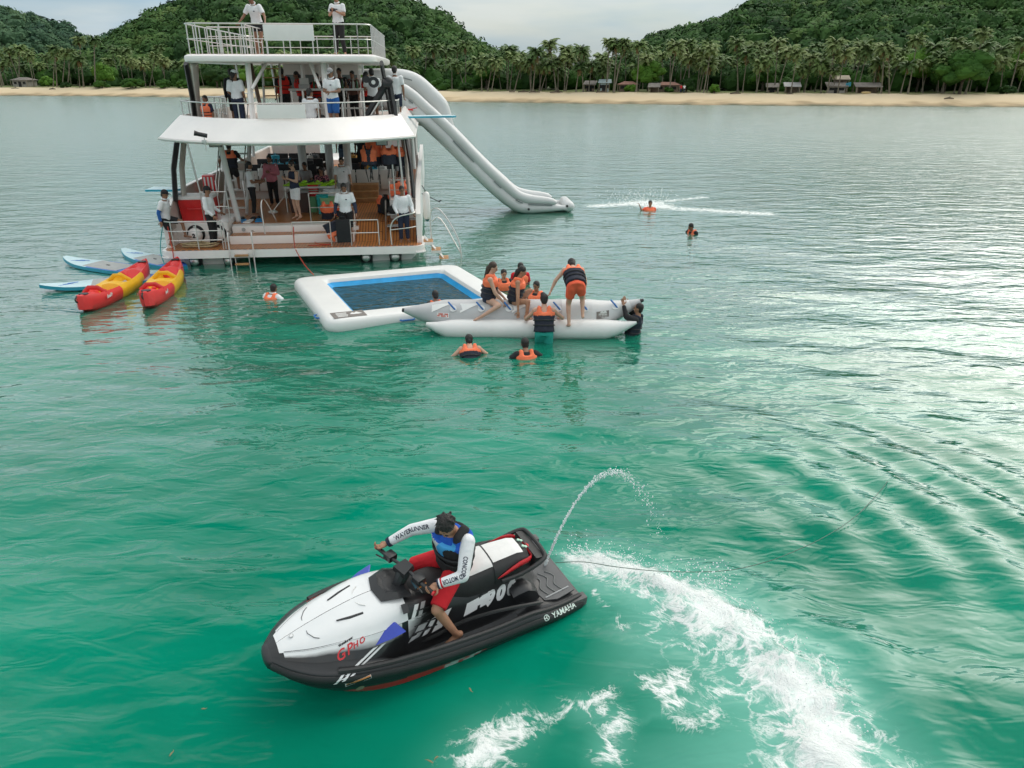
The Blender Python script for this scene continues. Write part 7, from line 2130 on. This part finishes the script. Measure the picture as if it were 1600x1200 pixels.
# rear side pods: the pointed shoulders beside the seat
for sy in (1, -1):
    part(MB().loft([[(x, sy * (yy + dy), zz) for dy, zz in ((-.13, z0), (-.11, z1), (-.02, z1 + .015), (.05, z1 - .03), (.055, z0))] for x, yy, z0, z1 in ((-.72, .30, .46, .50), (-.78, .315, .42, .54), (-.88, .33, .36, .57), (-.98, .33, .34, .52), (-1.06, .30, .33, .38))]), 'shoulder_pod', S_BLACK, ski, angle=50)
    part(MB().tube(smooth_path([(.55, sy * .30, .30), (.2, sy * .318, .285), (-.15, sy * .325, .36), (-.5, sy * .42, .45), (-.85, sy * .50, .47), (-1.0, sy * .50, .43)], 4), [.008] + [.02] * 18 + [.012, .006], 6), 'body_crease', S_RUB, ski)
# stern platform mats with wavy grooves
part(MB().prism([(-1.46, -.42), (-1.46, .42), (-1.22, .46), (-1.08, .42), (-1.04, .2), (-1.04, -.2), (-1.08, -.42), (-1.22, -.46)], .335, .352), 'platform_mat', S_GREY, ski)
for k in range(3):
    for sy in (1, -1):
        part(MB().tube(smooth_path([(-1.12 - .09 * k, sy * .06, .355), (-1.18 - .09 * k, sy * .16, .355), (-1.12 - .09 * k, sy * .26, .355), (-1.16 - .09 * k, sy * .38, .355)], 4), .007, 5), 'mat_groove', mat('mat_groove_grey', (.16, .17, .17), .7), ski)
part(MB().tube([(-1.10, .40, .358), (-1.42, .36, .356)], .007, 5).tube([(-1.06, -.1, .37), (-1.46, -.12, .356)], .006, 5), 'mat_edge', S_SILVER, ski)
part(MB().loft([[(-1.50, y, .10), (-1.50, y, .26), (-1.555, y * .96, .24), (-1.55, y * .96, .12)] for y in (-.50, .50)]), 'transom_plate', S_BLACK, ski)
for sy in (1, -1):
    part(MB().box(-1.56, -1.28, sy * .50 - .05, sy * .50 + .05, .20, .315, bev=.02), 'sponson_end', mat('worn_grey', (.10, .10, .10), .6, var=.35, vs=20), ski)
    part(MB().box(-1.15, -.75, sy * .50 - .03, sy * .50 + .03, -.06, .02, bev=.015), 'sponson', S_BLACK, ski)
part(MB().tube([(-1.5, 0, .0), (-1.66, 0, .0)], [.11, .08], 14), 'jet_nozzle', S_BLACK, ski)
# blue winglets on the hood sides
for sy in (1, -1):
    w = MB(); w.loft([[(.80, sy * .42, .60), (.81, sy * .425, .595), (.80, sy * .42, .59)], [(.70, sy * .37, .685), (.66, sy * .465, .655), (.70, sy * .38, .63)], [(.60, sy * .345, .725), (.53, sy * .475, .70), (.60, sy * .36, .66)], [(.585, sy * .345, .72), (.53, sy * .46, .695), (.59, sy * .36, .66)]])
    part(w, 'winglet', S_BLUE, ski, angle=30)
# dark vent slots on the hood
for sy in (1, -1):
    q = [Vector((x, sy * y, 0)) for x, y in ((1.08, .135), (.96, .165), (.84, .185))]
    part(MB().tube([Vector((p.x, p.y, float(np.interp(p.x, [.75, 1.05], [.80, .738])) + .02 - abs(p.y) * .02)) for p in q], [.006, .013, .011], 6, sq=(1.3, .7)), 'vent_slot', S_BLACK, hood)
# round badge on the nose
SKI_T = build_bvh()
def drop(x, y):
    h = SKI_T.ray_cast(Vector((x, y, 2)), Vector((0, 0, -1))); return h[0].z if h[0] else .5
z = drop(1.47, .03); part(MB().tube([(1.47, .03, z - .004), (1.472, .03, z + .006)], .022, 14), 'badge', S_SILVER, hood); part(MB().tube([(1.47, .03, z + .002), (1.472, .03, z + .008)], .014, 12), 'badge_centre', S_WHITE, hood)
part(MB().tube([Vector((x, y, drop(x, y) + .003)) for x, y in ((1.26, .20), (1.30, .17), (1.34, .10), (1.345, 0), (1.34, -.10), (1.30, -.17), (1.26, -.20))], .004, 5), 'seam', S_GREY, hood)
part(MB().tube([Vector((x, y, drop(x, y) + .004)) for x, y in ((.90, 0), (.84, .10), (.80, .13))], .006, 5).tube([Vector((x, y, drop(x, y) + .004)) for x, y in ((.90, 0), (.84, -.10), (.80, -.13))], .006, 5), 'crease', S_SEATW, hood)
# cockpit cowl and handlebar
cw = MB()
cw.loft([[(.66, -.17, .845), (.70, 0, .862), (.66, .17, .845), (.50, .22, .865), (.36, .20, .83), (.34, 0, .82), (.36, -.20, .83), (.50, -.22, .865)], [(.60, -.13, .90), (.63, 0, .905), (.60, .13, .90), (.50, .16, .90), (.40, .14, .88), (.38, 0, .87), (.40, -.14, .88), (.50, -.16, .90)], [(.56, -.08, .865), (.58, 0, .865), (.56, .08, .865), (.50, .10, .87), (.44, .09, .87), (.42, 0, .87), (.44, -.09, .87), (.50, -.10, .87)]])
part(cw, 'cockpit_cowl', S_BLACK, ski, angle=25)
STEER = Matrix.Translation((.36, 0, 0)) @ Matrix.Rotation(R(18), 4, 'Z')
hbm = MB()
def sp(x, y, z): return STEER @ Vector((x, y, z))
hbm.tube([sp(.08, 0, .84), sp(.0, 0, .98)], [.06, .07], 10)
hbm.loft([[sp(.07, -.09, .96), sp(.07, .09, .96), sp(-.07, .07, 1.00), sp(-.07, -.07, 1.00)], [sp(.07, -.08, 1.02), sp(.07, .08, 1.02), sp(-.06, .06, 1.05), sp(-.06, -.06, 1.05)]])
hbar = part(hbm, 'handlebar', S_BLACK, ski, angle=30)
part(MB().tube(smooth_path([sp(.0, -.40, .985), sp(.02, -.24, 1.01), sp(.0, -.08, 1.01), sp(.0, .08, 1.01), sp(.02, .24, 1.01), sp(.0, .40, .985)], 4), .017, 8), 'bar', S_BLACK, hbar)
for sy in (1, -1):
    part(MB().tube([sp(.012, sy * .26, 1.005), sp(0, sy * .41, .985)], .021, 10), 'grip', S_RUB, hbar)
    part(MB().tube([sp(0, sy * .405, .985), sp(-.002, sy * .425, .983)], .024, 10), 'grip_end', S_RED, hbar)
    part(MB().box(-.05, .05, -.05, .05, -.035, .035, bev=.015, M=STEER @ Matrix.Translation((.0, sy * .21, 1.012))), 'switch_pod', S_BLACK, hbar)
    part(MB().tube([sp(.05, sy * .20, 1.0), sp(.07, sy * .34, .985)], .008, 6), 'lever', S_BLACK, hbar)
part(MB().box(-.045, .045, -.055, .055, -.006, .006, bev=.004, M=Matrix.Translation((.28, .13, .905)) @ Matrix.Rotation(R(25), 4, 'Y')), 'display', mat('display_glass', (.05, .12, .16), .15), ski)
part(MB().box(-.05, .05, -.03, .03, -.004, .004, M=Matrix.Translation((.25, .16, .895)) @ Matrix.Rotation(R(25), 4, 'Y')), 'warning_sticker', mat('orange_sticker', (.70, .28, .08), .5), ski)
part(MB().box(-.03, .03, -.045, .045, -.004, .004, M=Matrix.Translation((.47, .30, .80)) @ Matrix.Rotation(R(-35), 4, 'X')), 'vent_cap', S_BLACK, ski)
# ---- lettering and graphics laid onto the surface (seen square from port and above)
SKI_T = build_bvh()
DV = Vector((0, -.78, -.625)); HV = Vector((0, -.625, .78))
def project(x, h, side=1, off=.004):
    o = Vector((x, 0, .35)) + HV * h - DV * 2.0
    d = DV.copy()
    if side < 0: o.y *= -1; d.y *= -1
    hit = SKI_T.ray_cast(o, d)
    return (hit[0] - d * off) if hit[0] else Vector((x, side * .3, .35))
def decal(vs, fs, x, h, m, name, rot=0., side=1, parent=ski, off=.004, shearx=0.):
    c, s = math.cos(rot), math.sin(rot); out = []
    for v in vs:
        a, b = v[0] * c - v[1] * s, v[0] * s + v[1] * c
        out.append(project(x - a * side, h + b, side, off))
    mb = MB().add(out, fs); me = bpy.data.meshes.new(name); me.from_pydata(mb.v, [], mb.f); me.materials.append(m); me.update()
    return link(name, me, parent)
def poly(pts, n=6):
    """quad split into strips so that it can follow the surface"""
    a, b, c, d = [Vector((p[0], p[1], 0)) for p in pts]; vs, fs = [], []
    for i in range(n + 1):
        for j in range(4):
            t, u = i / n, j / 3; vs.append(a.lerp(b, t).lerp(d.lerp(c, t), u))
    for i in range(n):
        for j in range(3): fs.append((i * 4 + j, (i + 1) * 4 + j, (i + 1) * 4 + j + 1, i * 4 + j + 1))
    return vs, fs
for sd in (1, -1):
    for txt, sz, x, h, rot, m, sh, sp_ in (('GP', .120, 1.10, -.055, .33, S_RED, .5, 1.25), ('HO', .072, .955, -.005, .33, S_RED, .5, 1.3), ('YAMAHA', .080, -1.225, -.405, .04, mat('pale_print', (.62, .74, .68), .4), 0, 1.), ('WaveRunner', .026, 1.06, .040, .30, S_BLACK, .3, 1.)):
        vs, fs = text_mesh(txt, sz, sh, .002, sp_); decal(vs, fs, x, h, m, 'lettering', rot * sd if sd > 0 else -rot, sd)
    ring = [(math.cos(a) * .034, math.sin(a) * .034) for a in np.linspace(0, 6.283, 17)[:-1]] + [(math.cos(a) * .025, math.sin(a) * .025) for a in np.linspace(0, 6.283, 17)[:-1]]
    pm = mat('pale_print', (.62, .74, .68)); em = decal([Vector((a, b, 0)) for a, b in ring], [(i, (i + 1) % 16, 16 + (i + 1) % 16, 16 + i) for i in range(16)], -.985, -.405, pm, 'emblem', 0, sd)
    for k in range(3):
        a = k * 2.094 + 1.57; vs, fs = poly([(-.004, 0), (.004, 0), (.004, .028), (-.004, .028)], 2); decal(vs, fs, -.985, -.405, pm, 'emblem_fork', a, sd)
    # white flashes on the flank, broken by black cuts, with the stylised number
    for k, (x, h, L_, Hh) in enumerate(((.33, -.125, .13, .115), (.20, -.120, .07, .130), (.06, -.110, .12, .150))):
        vs, fs = poly([(-L_ / 2 - .07, -Hh / 2), (L_ / 2 - .07, -Hh / 2), (L_ / 2 + .07, Hh / 2), (-L_ / 2 + .07, Hh / 2)]); decal(vs, fs, x, h, S_WHITE if k else S_SILVER, 'flash', .15 * sd, sd)
    vs, fs = poly([(-.14, -.060), (.15, -.045), (.20, .065), (-.08, .06)]); decal(vs, fs, -.32, -.085, S_WHITE, 'flash', .12, sd)
    vs, fs = text_mesh('1', .19, .45, .006); decal(vs, fs, -.35, -.080, S_BLACK, 'number', .14 * sd, sd, off=.009)
    for k, ch in enumerate('900'):
        vs, fs = text_mesh(ch, .19, .45, .012); decal(vs, fs, -.475 - .125 * k, -.070 + .016 * k, (S_WHITE, S_WHITE, S_SILVER)[k], 'number', .14 * sd, sd, off=.007)
    # twin white stripes under the cowl
    for k, (x, h) in enumerate(((.985, -.185), (.90, -.180))):
        vs, fs = poly([(-.20, -.062), (-.165, -.066), (.21, .075), (.16, .078)]); decal(vs, fs, x, h, S_WHITE, 'stripe', .10, sd)
    for k in range(2):
        vs, fs = poly([(-.05, -.030), (-.02, -.032), (.06, .03), (.03, .032)]); decal(vs, fs, 1.19 - .07 * k, -.262 + .008 * k, S_WHITE, 'stripe', .05, sd)
        vs, fs = poly([(-.05, -.055), (-.01, -.06), (.07, .075), (.02, .08)]); decal(vs, fs, .37 - .08 * k, .075, S_WHITE if k == 0 else S_SILVER, 'stripe', 0, sd)
    vs, fs = poly([(-.11, -.018), (.11, -.018), (.11, .018), (-.11, .018)]); o = decal(vs, fs, 1.02, -.330, S_WHITE, 'registration_label', .12, sd)
    vs, fs = poly([(-.105, .002), (.105, .002), (.105, .016), (-.105, .016)]); decal(vs, fs, 1.02, -.330, mat('orange_sticker', (.7, .28, .08)), 'label_band', .12, sd, off=.007)
    vs, fs = poly([(-.105, -.015), (.105, -.015), (.105, .001), (-.105, .001)]); decal(vs, fs, 1.02, -.330, S_BLACK, 'label_print', .12, sd, off=.007)
    # round gold badge low on the bow
    cc = [(math.cos(a) * .035, math.sin(a) * .032) for a in np.linspace(0, 6.283, 17)[:-1]]
    decal([Vector((a, b, 0)) for a, b in cc], [tuple(range(16))], .99, -.435, mat('gold_badge', (.42, .36, .22), .4), 'round_badge', 0, sd)
    vs, fs = text_mesh('MJ', .03, .3); decal(vs, fs, .99, -.435, S_WHITE, 'badge_lettering', 0, sd, off=.007)
# ribbed black side panels ahead of the rider's knee
for sy in (1, -1):
    for k in range(4):
        part(MB().tube([Vector((.40 - .02 * k, sy * (.352 - .022 * k), .47 + .075 * k)), Vector((.12, sy * (.300 - .018 * k), .42 + .075 * k))], .007, 5), 'panel_rib', S_RUB, ski)

# ---- rider
R_BLUE = cloth('rider_blue', (.012, .10, .52)); R_LBLUE = cloth('rider_light_blue', (.06, .36, .72)); R_GREYC = cloth('rider_grey', (.52, .54, .55)); R_WHITE = cloth('rider_white', (.80, .81, .83))
RJ = dict(pel=(0, 0, .94), wai=(-.015, .015, 1.08), che=(-.035, .055, 1.27), neb=(-.050, .100, 1.415), hea=(-.105, .172, 1.525), fdir=(-.58, .50, -.85),
          shl=(-.205, -.015, 1.355), shr=(.115, .165, 1.36), ell=(-.400, .115, 1.13), wrl=(-.315, .335, 1.035), elr=(.275, .355, 1.235), wrr=(.355, .575, 1.075),
          hil=(-.095, .03, .91), hir=(.095, .03, .91), knl=(-.325, .33, .70), knr=(.325, .33, .70), anl=(-.375, .10, .285), anr=(.375, .10, .285), tol=(-.395, .255, .222), tor=(.395, .255, .222))
def vest_paint(c, t):
    p = Matrix.Rotation(R(-28), 3, 'Z') @ (c - RJv); x, y, z = p.x, p.y, p.z
    front = y > .02
    if t > .93: return 1
    if not front: return 1 if abs(x) < .13 or t < .5 else 0
    if t < .42: return 1
    if math.hypot(x + .10, z - .24) < .10: return 1
    if math.hypot(x + .08, z - .24) < .165 and x > -.13: return 3
    if x > .045 and .45 < t < .80: return 2
    if t < .50: return 1
    return 0
RJv = Vector(RJ['pel'])
g = {'l': ((.0, .35, -.12), (-.15, .3, .9), 1, 1.05), 'r': ((.10, .85, -.35), (.2, .3, .9), -1, 1.05)}
g['l'] = ((-.06, .80, -.35), (-.2, .35, .9), 1, 1.0)
RP = person('rider in blue vest, white sleeves and red shorts astride the watercraft', SKI_M @ Matrix.Translation((-.17, .02, -.015)) @ Matrix.Rotation(R(-90), 4, 'Z'), RJ, 1.72, 0,
            [('tank', R_BLUE), ('shorts', C_RED, .93), ('vest', (R_BLUE, C_BLACK, R_GREYC, R_LBLUE), vest_paint)], 'messy', voxel=.0115, grip=g)
rt_, rh_, rHM_, rJ_ = RP
# full sleeves from the shoulder, cuffs and the lettering along them
for s, txt in (('r', 'WAVERUNNER'), ('l', 'CONCORD MOTOR')):
    a, b, c = rJ_['sh' + s], rJ_['el' + s], rJ_['wr' + s]
    q = MB(); q.ell(a, (.074,) * 3, 12, 9); q.tube([a, b], [.073, .060], 16); q.ell(b, (.060,) * 3, 12, 9); q.tube([b, b.lerp(c, .86)], [.060, .046], 16)
    v, f = fuse(q, .011, 3); link('sleeve', raw_mesh('sleeve', v, f, R_WHITE), rt_)
    bands = ((.86, .97, C_NAVY),) if s == 'r' else ((.80, .86, C_RED), (.86, .92, R_WHITE), (.92, .985, C_NAVY))
    for f0, f1, m in bands: part(MB().tube([b.lerp(c, f0), b.lerp(c, f1)], [.051, .048], 16), 'cuff', m, rt_)
    tree_ = BVHTree.FromPolygons([Vector(x) for x in v], f)
    inv = (SKI_M @ Matrix.Translation((-.17, .02, -.015)) @ Matrix.Rotation(R(-90), 4, 'Z')).inverted()
    eye = inv @ Vector((0, 0, CAM_H))
    vs, fs = text_mesh(txt, .060, 0, .0015)
    x0 = min(p.x for p in vs); x1 = max(p.x for p in vs)
    mid = a.lerp(b, .3); view = (eye - b).normalized()
    out = []
    pa_, pb_ = (c.lerp(b, .30), a.lerp(b, .30)) if s == 'r' else (a.lerp(b, .45), b.lerp(c, .80))
    for p in vs:
        u = (p.x - x0) / (x1 - x0); La, Lb = (pa_ - b).length, (b - pb_).length; d_ = u * (La + Lb)
        if d_ < La: base = pa_.lerp(b, d_ / La); ax = (b - pa_).normalized()
        else: base = b.lerp(pb_, (d_ - La) / Lb); ax = (pb_ - b).normalized()
        upv = view.cross(ax).normalized()
        if s == 'l': pass
        hit = tree_.ray_cast(base + upv * p.y + view * .3, -view)
        out.append((hit[0] + view * .004) if hit[0] else base + upv * p.y + view * .055)
    me = bpy.data.meshes.new('sleeve_lettering'); me.from_pydata([tuple(p) for p in out], [], fs); me.materials.append(C_NAVY); me.update(); link('sleeve_lettering', me, rt_)
# bow rope end hanging at the hull side and the tow line astern
t = thing('bow_line', 'short frayed line hanging off the hull of the watercraft', 'rope', at_z(632, 1047, .06))
part(MB().tube(smooth_path([(-.05, .10, .16), (.0, .03, .06), (.04, -.04, -.02)], 4), .008, 6), 'strand', M_OFFW, t)
part(MB().tube([(.03, -.03, -.01), (-.02, -.07, .0)], .006, 5).tube([(.04, -.04, -.01), (.07, -.08, .0)], .006, 5).tube([(.04, -.04, -.01), (.02, -.10, .0)], .005, 5), 'frayed_end', M_ROPE, t)
t = thing('tow_rope', 'thin dark tow rope curving over the water behind the watercraft', 'rope', (0, 0, 0))
pts = [SKI_M @ Vector((-1.48, .0, .36))] + [at_z(x, y, z) for x, y, z in ((912, 878, .26), (965, 886, .20), (1040, 893, .15), (1130, 892, .09), (1190, 880, .07), (1235, 864, .06), (1290, 838, .06), (1340, 804, .06), (1385, 755, .06), (1400, 725, -.03))]
part(MB().tube(smooth_path(pts, 5), .0045, 5), 'strand', mat('dark_rope', (.10, .16, .13), .8), t)
# ---- jet of water thrown up astern, and spray: droplets nobody could count
def droplets(name, label, spec, m):
    V, F, o = [], [], 0; v, f = ICO1
    for p, s, st in spec:
        V.append(v * np.array([s, s, s * st]) + np.array(p)); F.append(f + o); o += len(v)
    tag(link(name, big_mesh(name, np.concatenate(V), np.concatenate(F), [m], smooth=True)), label, 'spray', kind='stuff')
M_DROP = mat('spray_white', (.86, .90, .90), .2, var=.02)
p0 = SKI_M @ Vector((-1.36, -.02, .36))
r = np.random.default_rng(9); spec = []
top = at_y(955, 738, p0.y + .25); end = at_z(1035, 845, .05)
def arc(t):
    # quadratic through p0, top, end
    a = np.array(p0); b = np.array(top) * 2 - (a + np.array(end)) / 2
    return (1 - t) ** 2 * a + 2 * t * (1 - t) * b + t * t * np.array(end)
for k in range(1500):
    t_ = r.random() ** 1.7
    sp_d = .006 + .055 * max(0, t_ - .25)
    n_s = r.uniform(.003, .0075) if t_ < .35 else r.uniform(.0015, .009) ** 1.0 * r.choice((.5, .7, 1.))
    if t_ > .6 and r.random() < .45: continue
    spec.append((arc(t_) + r.normal(0, sp_d, 3), n_s, r.uniform(1, 2.0)))
droplets('water_jet', 'arching jet of white droplets above the watercraft stern', spec, M_DROP)
spec = []
wk = [at_z(*p) for p in ((898, 880), (960, 888), (1030, 915), (1100, 952), (1165, 996), (1225, 1046), (1270, 1100), (1300, 1160))]
for k in range(1500):
    i = r.integers(len(wk) - 1); q = wk[i].lerp(wk[i + 1], r.random()); off = r.normal(0, .17)
    spec.append(((q.x + off, q.y + r.normal(0, .10) + .1, abs(r.normal(.04, .07)) + .03), r.uniform(.0025, .009), 1.))
for c, n_, sg in (((1120, 915), 120, .10), ((1066, 902), 60, .12), ((900, 872), 60, .08), ((1015, 322), 260, .55), ((985, 318), 160, .5)):
    q = at_z(*c)
    for k in range(n_): spec.append(((q.x + r.normal(0, sg), q.y + r.normal(0, sg * .8), abs(r.normal(.08, .10)) * (1 + 2 * (sg > .3))), r.uniform(.003, .010) * (1 if sg < .3 else 2.2), 1.))
droplets('spray', 'fine white spray flying off the wake and splash', spec, M_DROP)
# leaves and twigs adrift in the foreground
for i, (x, y) in enumerate(((318, 1108), (268, 1178), (672, 1190), (682, 1184), (735, 1078))):
    p = at_z(x, y, .035); t = thing('drifting_leaf', 'small tan leaf afloat in the foreground, %s of the drifting bits' % ORD[i], 'leaf', p, i * 1.3, 'leaves adrift'); k = .018 + .006 * (i % 3)
    part(MB().loft([[(-k, -.004, 0), (-k, .004, 0), (-k, .004, .006), (-k, -.004, .006)], [(0, -.007, .004), (0, .007, .004), (0, .007, .009), (0, -.007, .009)], [(k, -.003, 0), (k, .003, 0), (k, .003, .006), (k, -.003, .006)]]), 'blade', mat('tan_leaf', (.22, .20, .10), .8, var=.3), t)
    part(MB().tube([(k, 0, .003), (k * 1.5, .01, .003)], .003, 4), 'stem', mat('tan_leaf', (.22, .20, .10)), t)
